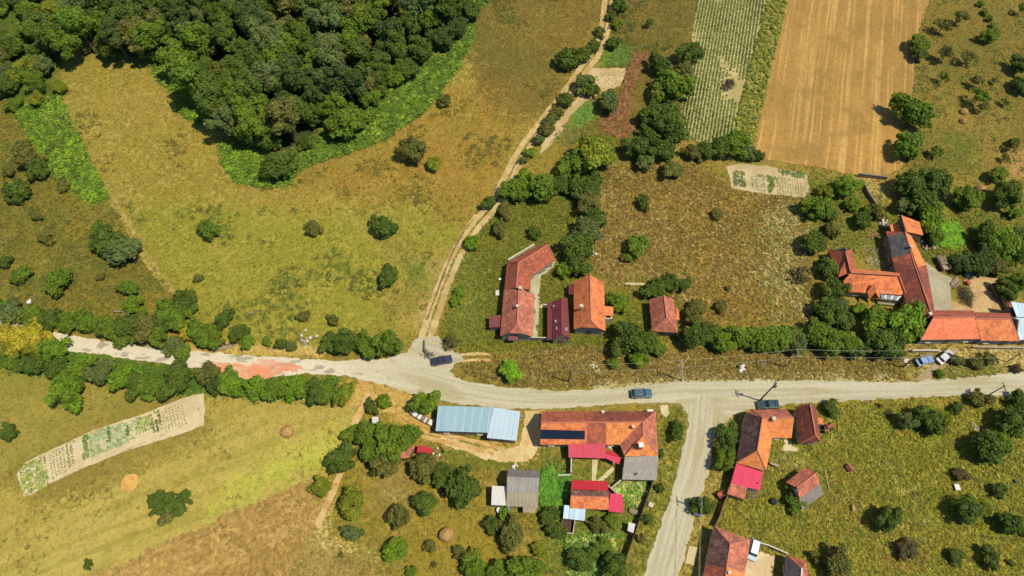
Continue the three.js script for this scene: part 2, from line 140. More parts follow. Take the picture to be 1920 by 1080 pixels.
  reg([[62.91,-33.4],[71.8,-35.5],[71.4,-25.27],[64.41,-21.37],[59.16,-25.27]], [[148, 122, 44], [136, 118, 36], [160, 132, 60]], { w: 5, s: 1 }),
  reg([[69.13,-24.29],[79.02,-23.31],[75.71,-14.79],[69.06,-15.71]], [[142, 112, 50], [132, 112, 38], [152, 126, 60]], { w: 4, s: 1 }),
  reg([[50.86,-36.57],[55.49,-38.71],[58.07,-35.5],[55.57,-33.4],[51.37,-33.4]], [[156, 144, 90], [138, 128, 60], [170, 160, 110]], { w: 2 }),
  reg([[41.31,-44.45],[48.01,-45.57],[50.23,-45.8],[45.84,-41.99],[42.78,-33.4],[40.19,-28.27],[36.23,-21.37],[35.09,-13.88],[30.36,-13.69],[34.39,-22.82],[38.79,-33.4]], [[168, 142, 78], [146, 130, 58], [182, 156, 96]], { w: 1, s: 0.9 }),
  reg([[30.2,-46.48],[35.43,-46.25],[35.44,-42.55],[33.69,-36.57],[30.71,-28.27],[28.32,-22.82],[24.11,-13.88],[18.98,-5.04],[17.08,-5.04],[22.92,-18.52],[27.9,-31.33]], [[132, 124, 40], [118, 116, 32], [160, 142, 70]], { w: 0.9, s: 0.9 }),
  reg([[5.55,-38.71],[10.6,-36.57],[21.49,-33.4],[28.06,-30.81],[20.72,-15.71],[9.49,-5.04],[5.03,-21.37],[6.25,-31.33]], [[120, 120, 36], [138, 126, 48], [100, 108, 28]], { w: 1.2, s: 0.9 }),
];
let groundRough = 0.5;
const mowLine = [[-81.51,-21.37],[-38.41,-38.71]], mowLen = Math.hypot(mowLine[1][0] - mowLine[0][0], mowLine[1][1] - mowLine[0][1]), MOW = [-(mowLine[1][1] - mowLine[0][1]) / mowLen, (mowLine[1][0] - mowLine[0][0]) / mowLen];
const base3 = [[150, 128, 50], [164, 134, 64], [130, 120, 42]];
const GX0 = -165, GX1 = 165, GZ0 = -188, GZ1 = 8;
function groundColour(x, z) {
  const wx = fbm(x * 0.9 + 5, z * 0.9) - 0.5 + 1.4 * (fbm(x * 0.22, z * 0.22 + 40) - 0.5), wz = fbm(x * 0.9 - 31, z * 0.9 + 8) - 0.5 + 1.4 * (fbm(x * 0.22 + 77, z * 0.22) - 0.5);
  const gx = hash(Math.floor(x * 5.3), Math.floor(z * 5.3) + 91) + hash(Math.floor(x * 2.1) + 7, Math.floor(z * 2.1)) - 1, gz = hash(Math.floor(x * 5.3) + 33, Math.floor(z * 5.3)) + hash(Math.floor(x * 2.1), Math.floor(z * 2.1) + 51) - 1;
  let c3 = base3, s = 0.6, g = 0.06, mow = 0;
  for (let k = regions.length - 1; k >= 0; k--) { const r = regions[k], px = x + wx * r.w + gx * r.q, pz = z + wz * r.w + gz * r.q; if (px > r.b[0] && px < r.b[2] && pz > r.b[1] && pz < r.b[3] && inPoly(r.p, px, pz)) { c3 = r.c; s = r.s; g = r.g; mow = r.m; break; } }
  const big = fbm(x * g + 3, z * g * 1.3 - 7, 4), mid = fbm(x * 0.42, z * 0.42, 3), fine = fbm(x * 1.9 + 9, z * 1.9, 2), dot = hash(Math.floor(x * 3.1), Math.floor(z * 3.1));
  let c = mixc(c3[0], c3[1], sm(0.36, 0.64, big * 0.65 + mid * 0.35));
  c = mixc(c, c3[2], sm(0.5, 0.72, mid * 0.6 + fine * 0.4) * 0.8);
  groundRough = s;
  if (mow) { const u = x * MOW[0] + z * MOW[1] + 1.5 * fbm(x * 0.04, z * 0.04), v = x * -MOW[1] + z * MOW[0], l = fbm(u * 0.75, v * 0.04, 3); c = mixc(c, c3[1], sm(0.5, 0.7, l) * 0.55); c = mixc(c, c3[2], sm(0.45, 0.3, l) * 0.45); }
  const f = 1 + (fine - 0.5) * 0.36 * s + (dot - 0.5) * 0.16 * s;
  const tuss = sm(0.66, 0.8, fbm(x * 1.2 + 60, z * 1.2, 2)) * 0.3 * s, pale = sm(0.7, 0.82, fbm(x * 1.5, z * 1.5 + 80, 2)) * 0.3;
  return mixc(mixc([c[0] * f * 0.97, c[1] * f * 0.985, c[2] * f * 0.82], [84, 84, 20], tuss), [206, 184, 112], pale * (0.3 + s * 0.5));
}
{
  const W = 2048, Hh = Math.round(2048 * (GZ1 - GZ0) / (GX1 - GX0));
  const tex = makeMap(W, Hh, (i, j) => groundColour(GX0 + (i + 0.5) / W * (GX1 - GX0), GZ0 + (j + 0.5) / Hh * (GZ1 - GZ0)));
  const m = new THREE.MeshStandardMaterial({ map: tex, roughness: 1 });
  // real low relief: tussocks and hollows a few centimetres high
  const nx = 660, nz = 392, pos = [], uv = [], uv1 = [], idx = [];
  for (let j = 0; j <= nz; j++) for (let i = 0; i <= nx; i++) { const x = GX0 + (GX1 - GX0) * i / nx, z = GZ0 + (GZ1 - GZ0) * j / nz; pos.push(x, -0.14 + 0.11 * fbm(x * 1.1, z * 1.1, 2), z); uv.push(i / nx, j / nz); }
  for (let j = 0; j < nz; j++) for (let i = 0; i < nx; i++) { const a = j * (nx + 1) + i, b = a + 1, c = a + nx + 1, d = c + 1; idx.push(a, c, b, b, c, d); }
  const g = new THREE.BufferGeometry(); g.setAttribute('position', new THREE.Float32BufferAttribute(pos, 3)); g.setAttribute('uv', new THREE.Float32BufferAttribute(uv, 2)); g.setIndex(idx); g.computeVertexNormals();
  const o = new THREE.Mesh(g, m); o.name = 'ground'; o.receiveShadow = true;
  tag(o, 'dry and green meadow ground around the village', null, null, 'structure');
  const ft = makeMap(512, 512, (i, j) => { const P = 16, w = (f, ox) => { const u = i / 512 * P * f, v = j / 512 * P * f, q = P * f; const F = (a, b) => vn(((a % q) + q) % q + ox, ((b % q) + q) % q); return F(u, v); }; const n = 0.5 * w(1, 0) + 0.3 * w(2, 50) + 0.2 * w(6, 90); return mixc(base3[0], n > 0.5 ? base3[1] : base3[2], Math.abs(n - 0.5) * 2.4); });
  ft.wrapS = ft.wrapT = THREE.RepeatWrapping; ft.repeat.set(40, 40);
  const far = new THREE.Mesh(new THREE.PlaneGeometry(5000, 5000).rotateX(-Math.PI / 2), new THREE.MeshStandardMaterial({ map: ft, roughness: 1 })); far.position.y = -0.3; far.name = 'terrain'; far.receiveShadow = true;
  tag(far, 'open countryside reaching to the horizon', null, null, 'structure');
}

// ---------------------------------------------------------------- flat sheets laid on the ground: road, tracks, fields, courts
const BW = Math.ceil(GX1 - GX0) * 2, BH = Math.ceil(GZ1 - GZ0) * 2, blockGrid = new Uint8Array(BW * BH);
function block(poly, pad = 0) { const b = box2(poly); for (let j = Math.max(0, Math.floor((b[1] - pad - GZ0) * 2)); j <= Math.min(BH - 1, (b[3] + pad - GZ0) * 2); j++) for (let i = Math.max(0, Math.floor((b[0] - pad - GX0) * 2)); i <= Math.min(BW - 1, (b[2] + pad - GX0) * 2); i++) { if (inPoly(poly, GX0 + (i + 0.5) / 2, GZ0 + (j + 0.5) / 2)) blockGrid[j * BW + i] = 1; } }
const blocked = (x, z) => { const i = Math.floor((x - GX0) * 2), j = Math.floor((z - GZ0) * 2); return i < 0 || j < 0 || i >= BW || j >= BH || blockGrid[j * BW + i] === 1; };
function ragged(poly, amp, step = 0.45) { const out = []; for (let i = 0; i < poly.length; i++) { const a = poly[i], b = poly[(i + 1) % poly.length], L = Math.hypot(b[0] - a[0], b[1] - a[1]), n = Math.max(1, Math.round(L / step)), nx = (b[1] - a[1]) / (L || 1), nz = -(b[0] - a[0]) / (L || 1); for (let k = 0; k < n; k++) { const t = k / n, x = a[0] + (b[0] - a[0]) * t, z = a[1] + (b[1] - a[1]) * t, d = amp * 2 * (fbm(x * 0.9, z * 0.9, 3) - 0.5) + amp * 0.3 * (hash(Math.round(x * 20), Math.round(z * 20)) - 0.5); out.push([x + nx * d, z + nz * d]); } } return out; }
function sheet(name, label, poly, y, colour, o = {}) {
  const p = o.amp ? ragged(poly, o.amp, o.step) : poly, b = box2(p), ppm = o.ppm ?? 7, w = Math.min(2048, Math.ceil((b[2] - b[0]) * ppm)), h = Math.min(2048, Math.ceil((b[3] - b[1]) * ppm));
  const tex = makeMap(w, h, (i, j) => colour(b[0] + (i + 0.5) / w * (b[2] - b[0]), b[1] + (j + 0.5) / h * (b[3] - b[1])));
  const tri = THREE.ShapeUtils.triangulateShape(p.map(q => new THREE.Vector2(q[0], q[1])), []), pos = [], uv = [], idx = [];
  for (const [x, z] of p) { pos.push(x, y, z); uv.push((x - b[0]) / (b[2] - b[0]), (z - b[1]) / (b[3] - b[1])); }
  for (const t of tri) { const [a, q, c] = t, A = p[a], B = p[q], Cc = p[c]; const up = (B[0] - A[0]) * (Cc[1] - A[1]) - (B[1] - A[1]) * (Cc[0] - A[0]) < 0; idx.push(a, up ? q : c, up ? c : q); }
  const n = p.length; // low rim so that the sheet has thickness
  for (let k = 0; k < 2 * n; k++) { const [x, z] = p[k % n]; pos.push(x, k < n ? y : -0.2, z); uv.push((x - b[0]) / (b[2] - b[0]), (z - b[1]) / (b[3] - b[1])); }
  for (let k = 0; k < n; k++) { const a = n + k, q = n + (k + 1) % n, c = a + n, d = q + n; idx.push(a, q, c, q, d, c); }
  const g = new THREE.BufferGeometry(); g.setAttribute('position', new THREE.Float32BufferAttribute(pos, 3)); g.setAttribute('uv', new THREE.Float32BufferAttribute(uv, 2)); g.setIndex(idx);
  const ng = g.toNonIndexed(); ng.computeVertexNormals();
  const m = new THREE.MeshStandardMaterial({ map: tex, roughness: o.rough ?? 0.95 });
  if (o.bump) { const t = reliefTex.clone(); t.needsUpdate = true; t.repeat.set((b[2] - b[0]) / 9, (b[3] - b[1]) / 9); m.bumpMap = t; m.bumpScale = o.bump; }
  const s = new THREE.Mesh(ng, m); s.name = name; s.receiveShadow = true; if (o.block !== false) block(p);
  return o.parent ? (o.parent.add(s), s) : tag(s, label, null, null, 'structure');
}
const brickDust = [[-64.65,-56.12],[-61.64,-55.89],[-58.85,-55.66],[-55.87,-55.51],[-52.96,-55.78],[-54.4,-56.8],[-51.84,-56.68],[-48.12,-55.89],[-44.84,-55.1],[-43.67,-54.31],[-46.76,-53.87],[-49.2,-53.31],[-50.7,-52.2],[-53.02,-51.1],[-54.44,-50.88],[-56.51,-51.98],[-60.44,-52.86],[-60.81,-51.54],[-62.32,-52.86]];
sheet('road', 'pale gravel village road with a side lane', roadOutline, 0.02, (x, z) => {
  const [d, s] = lineDist(roadMid, x, z), [d2, s2] = lineDist(laneMid, x, z), lane = Math.abs(d2) < Math.abs(d), D = lane ? d2 : d, S = lane ? s2 : s;
  const west = sm(-12, -40, x), streak = fbm(S * 0.05 + (lane ? 50 : 0), D * 1.5, 3), n = fbm(x * 0.5, z * 0.5, 3), fine = fbm(x * 3, z * 3, 2), grit = hash(Math.floor(x * 7), Math.floor(z * 7));
  let c = mixc([186, 174, 138], [202, 190, 154], sm(0.35, 0.65, streak)); c = mixc(c, [230, 214, 180], west * 0.9);
  const rut = Math.min(Math.abs(Math.abs(D) - 1.1), Math.abs(Math.abs(D - 0.3) - 2.2)); c = mixc(c, [214, 202, 164], 0.45 * (1 - sm(0, 0.5, rut)));
  c = mixc(c, [176, 160, 112], sm(0.5, 0.75, fbm(S * 0.09 + 20, D * 0.55, 3)) * (1 - west) * 0.6);
  const pot = fbm(S * 0.4 + 11, D * 1.1 + 5, 2); c = mixc(c, [150, 138, 118], west * sm(0.68, 0.76, pot) * 0.6);
  const wx = 0.9 * (fbm(x * 1.3, z * 1.3) - 0.5), wz = 1.2 * (fbm(x * 1.3 + 9, z * 1.3) - 0.5);
  if (inPoly(brickDust, x + wx, z + wz)) c = mixc(c, [232, 148, 104], 0.55 + 0.4 * sm(0.3, 0.6, n));
  const f = 0.93 + 0.1 * fine + 0.06 * (grit - 0.5); return [c[0] * f, c[1] * f, c[2] * f];
}, { amp: 0.5, step: 0.6, bump: 0.03, ppm: 6.4 });
// dirt track: two wheel lanes with a grassy crown between them
for (const side of [-1, 1]) {
  const L = [], Rr = []; for (let i = 0; i < trackMid.length; i++) { const a = trackMid[Math.max(0, i - 1)], b = trackMid[Math.min(trackMid.length - 1, i + 1)], l = Math.hypot(b[0] - a[0], b[1] - a[1]), nx = -(b[1] - a[1]) / l, nz = (b[0] - a[0]) / l, [x, z] = trackMid[i]; const m = side * 0.95, h = 0.6 + 0.25 * fbm(i * 0.3, side * 9); L.push([x + nx * (m - h), z + nz * (m - h)]); Rr.push([x + nx * (m + h), z + nz * (m + h)]); }
  sheet(side < 0 ? 'dirt_track' : 'dirt_track', side < 0 ? 'sandy wheel rut of the farm track on its western side' : 'sandy wheel rut of the farm track on its eastern side', L.concat(Rr.reverse()), 0.012, (x, z) => { const n = fbm(x * 0.6, z * 0.6, 3), f = 0.92 + 0.16 * fbm(x * 3, z * 3, 2); const c = mixc([206, 176, 116], [186, 154, 92], sm(0.4, 0.65, n)); return [c[0] * f, c[1] * f, c[2] * f]; }, { amp: 0.22, ppm: 4 });
}
const spur = (name, label, l, w, y = 0.012) => { const m = smooth(l, 5), A = [], B = []; m.forEach((p, i) => { const a = m[Math.max(0, i - 1)], b = m[Math.min(m.length - 1, i + 1)], q = Math.hypot(b[0] - a[0], b[1] - a[1]), nx = -(b[1] - a[1]) / q, nz = (b[0] - a[0]) / q, h = w * (0.4 + 0.25 * fbm(i * 0.4, w * 7)); A.push([p[0] + nx * h, p[1] + nz * h]); B.push([p[0] - nx * h, p[1] - nz * h]); }); sheet(name, label, A.concat(B.reverse()), y, (x, z) => { const n = fbm(x * 0.6, z * 0.6, 3), f = 0.92 + 0.16 * fbm(x * 3, z * 3, 2); const c = mixc([212, 176, 112], [198, 152, 84], sm(0.4, 0.65, n)); return [c[0] * f, c[1] * f, c[2] * f]; }, { amp: 0.2, ppm: 5 }); };
spur('path', 'faint upper wheel rut leading from the parked dark car', [[-12.69,-56.79],[-10.7,-57.61],[-8.95,-57.81],[-6.43,-57.88],[-4.66,-57.81]], 0.7);
spur('path', 'faint lower wheel rut leading from the parked dark car', [[-12.65,-55.99],[-10.16,-56.26],[-7.65,-56.46],[-5.77,-56.52],[-4.39,-56.39]], 0.6);
spur('path', 'worn earth track curving past the wood edge below the hedge', [[-31.68,-52.51],[-29.76,-48.77],[-31.29,-44.22],[-32.66,-39.8],[-33.55,-33.4],[-35.04,-28.27],[-36.92,-22.82]], 1.3);
spur('path', 'orange earth wheel rut south of the blue shed', [[-19,-40.22],[-14.78,-39.17],[-10.29,-38.12],[-6.58,-37.22],[-3.62,-36.48]], 0.8);
spur('path', 'upper earth wheel rut south of the blue shed', [[-18.46,-41.14],[-14.84,-40.38],[-10.95,-39.77],[-7.36,-39.02],[-4.38,-38.12],[-1.71,-37.22]], 0.7);
spur('path', 'thin worn line beside the farm track', [[-18.59,-65.81],[-16,-75.03],[-13.46,-83.36],[-10.94,-89.14],[-8.56,-93.31]], 0.5);
const dusty = (a, b, q = 0.5) => (x, z) => { const n = fbm(x * q, z * q, 3), f = 0.93 + 0.14 * fbm(x * 3.3, z * 3.3, 2); const c = mixc(a, b, sm(0.38, 0.62, n)); return [c[0] * f, c[1] * f, c[2] * f]; };
const SD = [[75.25,-110.98],[89.86,-161.69]], SDL = Math.hypot(SD[1][0] - SD[0][0], SD[1][1] - SD[0][1]), SDN = [-(SD[1][1] - SD[0][1]) / SDL, (SD[1][0] - SD[0][0]) / SDL];
sheet('stubble_field', 'tan harvested stubble field with pale straw lines', stubbleOutline, 0.01, (x, z) => {
  const u = (x - SD[0][0]) * SDN[0] + (z - SD[0][1]) * SDN[1], v = (x - SD[0][0]) * -SDN[1] + (z - SD[0][1]) * SDN[0], n = fbm(x * 0.08, z * 0.08, 4), st = fbm(u * 1.9 + 1.6 * fbm(x * 0.05, z * 0.05), v * 0.035, 3), fine = fbm(x * 2.2, z * 2.2, 2);
  let c = mixc([184, 138, 64], [168, 128, 58], sm(0.35, 0.65, n)); c = mixc(c, [214, 174, 98], sm(0.52, 0.75, st) * 0.6); c = mixc(c, [150, 112, 50], sm(0.48, 0.25, st) * 0.35); c = mixc(c, [150, 118, 52], sm(0.6, 0.8, fbm(x * 0.16 + 30, z * 0.16, 3)) * 0.6);
  const f = 0.9 + 0.2 * fine; return [c[0] * f, c[1] * f, c[2] * f]; }, { amp: 0.5, ppm: 6 });
sheet('crop_field', 'pale dry soil between the rows of the crop strip', cropOutline, 0.008, dusty([196, 176, 112], [176, 158, 92], 0.2), { amp: 0.4, ppm: 5 });
sheet('corn_field', 'weedy strip of maize beside the stubble field', cornOutline, 0.012, dusty([142, 134, 50], [120, 118, 36]), { amp: 0.4, ppm: 5, block: false });
sheet('tilled_field', 'freshly dug reddish brown garden strip', tilledOutline, 0.012, dusty([150, 106, 56], [128, 92, 46], 1.2), { amp: 0.4, ppm: 7 });
sheet('garden_soil', 'pale bare garden soil beside the farm track', paleGardenOutline, 0.008, dusty([206, 178, 122], [190, 160, 104]), { amp: 0.4, ppm: 6 });
sheet('vegetable_plot', 'long pale vegetable plot in the south west meadow', vegOutline, 0.012, dusty([216, 192, 144], [206, 182, 132], 0.3), { amp: 0.22, ppm: 7 });
sheet('vegetable_garden', 'pale vegetable garden below the stubble field', plotOutline, 0.012, dusty([204, 178, 130], [190, 164, 114], 0.4), { amp: 0.25, ppm: 7 });
sheet('driveway', 'sandy drive curving between the blue shed and the L-shaped house', [[2.62,-45.57],[5.45,-45.35],[5.55,-38.71],[4.66,-36.35],[2.64,-35.08],[-1.58,-34.66],[-6.34,-35.72],[-11.7,-37.64],[-15.17,-39.15],[-13.94,-40.24],[-9.6,-38.71],[-3.18,-36.99],[1.28,-38.07],[2.36,-40.89]], 0.006, dusty([220, 192, 134], [208, 176, 114], 0.7), { amp: 0.6, ppm: 7 });
sheet('courtyard', 'grey concrete courtyard behind the street houses', courtOutline, 0.02, dusty([184, 172, 138], [172, 160, 128], 0.4), { amp: 0.12, ppm: 7 });
sheet('farmyard', 'trodden earth farmyard beside the concrete court', yardOutline, 0.014, dusty([200, 166, 112], [186, 150, 98], 0.6), { amp: 0.3, ppm: 7 });
sheet('south_courtyard', 'sand coloured paved court between the southern houses', southCourtOutline, 0.02, dusty([222, 196, 148], [212, 182, 134], 0.5), { ppm: 7 });
sheet('paved_path', 'concrete path along the long farmhouse', pathOutline, 0.02, dusty([196, 186, 146], [182, 170, 128], 0.6), { amp: 0.08, ppm: 7 });
const slab = (label, p) => sheet('concrete_slab', label, p, 0.05, dusty([216, 198, 150], [206, 186, 136], 0.6), { amp: 0.03, ppm: 8 });
slab('straight concrete path in the garden of the L-shaped house', [[15.89,-35.49],[16.95,-35.4],[16.41,-31.18],[15.53,-31.18]]);
slab('slanting concrete path in the garden of the L-shaped house', [[19.83,-33.99],[20.16,-33.3],[17.89,-31.18],[16.48,-31.18]]);
slab('pale concrete apron beside the lane near the southern house', [[33.16,-19.22],[34.82,-18.86],[33.76,-15.71],[32.07,-16.09]]);
slab('pale concrete terrace beside the corner house', [[54.61,-39.53],[56.04,-38.75],[55.76,-38.09],[56.96,-37.55],[56.75,-37],[53.85,-37.11]]);
slab('narrow concrete step path between farmhouse and maroon shed', [[6.16,-69.66],[8.27,-69.66],[8.25,-68.8],[6.14,-68.72]]);
slab('white paving strip on the grass north of the small house', [[25.31,-75.04],[30.29,-74.91],[30.2,-74.41],[25.27,-74.47]]);
slab('sandy driveway patch beside the lane', [[30.3,-46.54],[31.94,-46.54],[32.08,-44.59],[31.32,-43.88],[30.4,-44.94]]);
sheet('gravel_apron', 'grey gravel apron in front of the street houses', [[84.03,-52.08],[85.86,-53.46],[87.87,-54.85],[89.64,-55.9],[90.99,-56.61],[94.07,-59.28],[95.57,-58.74],[92.49,-56.08],[90.33,-54.85],[88.57,-53.8],[87.53,-52.42],[85.95,-51.39]], 0.012, dusty([178, 154, 112], [166, 142, 104]), { amp: 0.3, ppm: 7 });

// ---------------------------------------------------------------- materials
const paint = (c, rough = 0.8, metal = 0) => new THREE.MeshStandardMaterial({ color: lin(c), roughness: rough, metalness: metal });
const blotch = (a, b, c) => { const t = makeMap(256, 256, (i, j) => { const P = 8, F = (f, o) => { const q = P * f; return vn((i / 256 * q) % q + o, (j / 256 * q) % q + o); }; const n = 0.45 * F(1, 0) + 0.3 * F(3, 31) + 0.25 * F(8, 77); return n > 0.5 ? mixc(a, b, (n - 0.5) * 3) : mixc(a, c, (0.5 - n) * 3); }); t.wrapS = t.wrapT = THREE.RepeatWrapping; t.repeat.set(1 / 5, 1 / 5); return t; };
function tileMap(o) { // clay tiles: courses across the slope, each tile with its own firing tone, lichen in patches
  const N = 512, cw = 16, ch = 22, f = rng(o.seed), nx = N / cw, ny = Math.ceil(N / ch), tone = Array.from({ length: nx * ny }, () => [f(), f()]);
  const t = makeMap(N, N, (i, j) => { const r = Math.floor(j / ch), cI = Math.floor(((i + (r % 2) * 8) % N) / cw), [a, b] = tone[(r % ny) * nx + cI], n = fbm(i * 0.018 + o.seed, j * 0.018, 4), n2 = fbm(i * 0.09 - o.seed, j * 0.05, 2);
    const n3 = fbm(i * 0.035 + 40, j * 0.022 - o.seed, 3), n4 = fbm(i * 0.11, j * 0.014 + 70, 2); let c = mixc(o.a, o.b, Math.min(1, a * 0.45 + 0.25 * n2 + sm(0.35, 0.65, n3) * 0.6)); const ph = hash(Math.floor(i / 74) + o.seed, Math.floor(j / 96)); if (ph > 0.86) c = mixc(c, o.a, 0.6); else if (ph < 0.12) c = mixc(c, o.c, 0.45); c = mixc(c, o.c, sm(0.52, 0.72, n4) * (0.2 + o.age * 0.5)); c = mixc(c, o.c, sm(0.62 - o.age * 0.3, 0.8 - o.age * 0.2, n * 0.75 + b * 0.25) * (0.3 + o.age * 0.6)); const k = 0.9 + 0.2 * b; return [c[0] * k, c[1] * k, c[2] * k]; });
  t.wrapS = t.wrapT = THREE.RepeatWrapping; t.repeat.set(1 / 7.5, 1 / 7.5); return t; }
const tileBump = makeGray(256, 256, (i, j) => 0.55 * Math.abs(Math.sin(i / 16 * Math.PI)) + 0.45 * (1 - (j % 22) / 22)); tileBump.repeat.set(1 / 3.75, 1 / 3.75);
const clay = o => new THREE.MeshStandardMaterial({ map: tileMap(o), roughness: 0.85, bumpMap: tileBump, bumpScale: 0.03 });
const ribMap = (a, b, rust, step) => { const t = makeMap(256, 256, (i, j) => { const k = (i % step) / step, n = sm(0.3, 0.7, fbm(i * 0.03, j * 0.012, 3)), n2 = fbm(i * 0.15, j * 0.02 + 9, 2); let c = mixc(a, b, 0.6 * n + 0.4 * (k < 0.2 ? 1 : 0)); c = mixc(c, rust, sm(0.62, 0.8, n2) * 0.35); return c; }); t.wrapS = t.wrapT = THREE.RepeatWrapping; t.repeat.set(1 / 4, 1 / 4); return t; };
const ribBump = makeGray(256, 8, i => 0.5 + 0.5 * Math.sin(i / 16 * Math.PI * 2)); ribBump.repeat.set(1 / 4, 1 / 4);
const sheetMetal = (a, b, rust, o = {}) => new THREE.MeshStandardMaterial({ map: ribMap(a, b, rust, 16), roughness: o.rough ?? 0.75, metalness: o.metal ?? 0.05, bumpMap: ribBump, bumpScale: o.bump ?? 0.03 });
const M = {
  orange: clay({ seed: 3, a: [252, 152, 84], b: [240, 132, 70], c: [184, 96, 60], age: 0.3 }),
  bright: clay({ seed: 5, a: [252, 158, 84], b: [242, 140, 68], c: [206, 118, 66], age: 0.2 }),
  coral: clay({ seed: 7, a: [252, 138, 90], b: [248, 130, 82], c: [236, 120, 78], age: 0.05 }),
  salmon: clay({ seed: 11, a: [228, 138, 100], b: [202, 112, 80], c: [142, 86, 68], age: 0.55 }),
  mottled: clay({ seed: 13, a: [222, 116, 70], b: [178, 88, 58], c: [124, 74, 58], age: 0.6 }),
  brown: clay({ seed: 17, a: [160, 98, 80], b: [122, 78, 68], c: [96, 68, 62], age: 0.65 }),
  dark: clay({ seed: 19, a: [126, 82, 68], b: [98, 64, 54], c: [150, 116, 96], age: 0.6 }),
  wine: clay({ seed: 23, a: [164, 82, 62], b: [126, 62, 52], c: [98, 58, 52], age: 0.5 }),
  rust: clay({ seed: 29, a: [198, 98, 60], b: [154, 76, 54], c: [110, 66, 56], age: 0.65 }),
  maroon: sheetMetal([124, 52, 52], [104, 42, 46], [134, 74, 62], { rough: 0.6 }),
  plum: sheetMetal([134, 64, 62], [122, 56, 56], [148, 84, 72], { rough: 0.65 }),
  red: sheetMetal([204, 40, 48], [190, 32, 42], [170, 50, 48]),
  rose: sheetMetal([214, 76, 88], [204, 66, 80], [196, 90, 90]),
  pink: sheetMetal([228, 66, 92], [220, 56, 84], [206, 80, 92]),
  blue: sheetMetal([164, 190, 192], [156, 182, 186], [158, 178, 180], { rough: 0.7, metal: 0.05, bump: 0.012 }),
  paleBlue: sheetMetal([196, 212, 214], [186, 204, 208], [190, 200, 200], { rough: 0.7, metal: 0.05, bump: 0.012 }),
  ice: sheetMetal([196, 222, 230], [210, 230, 236], [186, 196, 196], { rough: 0.65, metal: 0.05 }),
  steel: sheetMetal([150, 162, 168], [138, 152, 160], [140, 140, 136], { metal: 0.3 }),
  asbestos: sheetMetal([176, 166, 150], [156, 146, 132], [120, 112, 96], { rough: 0.95, metal: 0, bump: 0.05 }),
  asbestosOld: sheetMetal([150, 138, 122], [132, 120, 106], [104, 96, 84], { rough: 0.95, metal: 0, bump: 0.05 }),
  asbestosTan: sheetMetal([180, 164, 132], [164, 148, 116], [130, 116, 90], { rough: 0.95, metal: 0, bump: 0.05 }),
  whiteSheet: sheetMetal([226, 220, 206], [212, 206, 192], [190, 180, 160], { rough: 0.8, metal: 0 }),
  felt: new THREE.MeshStandardMaterial({ map: blotch([92, 90, 84], [116, 112, 104], [74, 72, 70]), roughness: 0.95 }),
  slate: new THREE.MeshStandardMaterial({ map: blotch([86, 82, 76], [104, 100, 92], [70, 68, 64]), roughness: 0.9 }),
  plaster: new THREE.MeshStandardMaterial({ map: blotch([176, 160, 132], [192, 178, 150], [148, 132, 106]), roughness: 0.95 }),
  oldPlaster: new THREE.MeshStandardMaterial({ map: blotch([140, 124, 100], [156, 140, 116], [112, 98, 78]), roughness: 0.95 }),
  stone: new THREE.MeshStandardMaterial({ map: blotch([168, 152, 124], [190, 174, 146], [130, 116, 94]), roughness: 0.95 }),
  concrete: new THREE.MeshStandardMaterial({ map: blotch([206, 194, 164], [218, 208, 182], [182, 168, 138]), roughness: 0.95 }),
  plank: new THREE.MeshStandardMaterial({ map: blotch([122, 94, 66], [142, 112, 80], [96, 72, 52]), roughness: 0.9 }),
  oldWood: new THREE.MeshStandardMaterial({ map: blotch([164, 142, 110], [184, 164, 132], [132, 112, 86]), roughness: 0.9 }),
  darkWood: paint([74, 58, 46], 0.85), bark: new THREE.MeshStandardMaterial({ map: blotch([98, 82, 62], [122, 106, 82], [74, 60, 46]), roughness: 0.95 }),
  deadWood: paint([176, 160, 132], 0.9), greyWood: paint([128, 112, 100], 0.9), pole: paint([92, 76, 62], 0.85), polePale: paint([206, 190, 160], 0.9),
  cap: clay({ seed: 41, a: [230, 142, 106], b: [216, 124, 88], c: [190, 120, 96], age: 0.2 }), capDark: clay({ seed: 43, a: [156, 96, 78], b: [136, 82, 66], c: [120, 84, 72], age: 0.4 }),
  white: paint([232, 226, 212], 0.7), frame: paint([226, 220, 206], 0.6), glass: new THREE.MeshStandardMaterial({ color: new THREE.Color(0.03, 0.035, 0.04), roughness: 0.08, metalness: 0.1 }),
  tyre: paint([38, 36, 36], 0.9), rim: paint([150, 150, 150], 0.4, 0.6), black: paint([26, 26, 30], 0.5), solar: new THREE.MeshPhysicalMaterial({ color: new THREE.Color(0.006, 0.007, 0.012), roughness: 0.35, clearcoat: 0.4, clearcoatRoughness: 0.25 }), alu: paint([180, 180, 180], 0.4, 0.7),
  brick: new THREE.MeshStandardMaterial({ map: blotch([176, 96, 70], [194, 116, 88], [140, 76, 58]), roughness: 0.9 }),
  straw: new THREE.MeshStandardMaterial({ map: blotch([190, 144, 82], [206, 164, 102], [160, 116, 62]), roughness: 1 }),
  soil: paint([86, 58, 46], 0.95), teal: paint([110, 186, 160], 0.6), redPaint: paint([196, 70, 62], 0.6), bluePlastic: paint([92, 136, 206], 0.5), rustPaint: paint([176, 96, 72], 0.85), wire: paint([196, 186, 150], 0.6),
  lamp: paint([220, 214, 200], 0.2), tail: paint([150, 24, 20], 0.3),
};
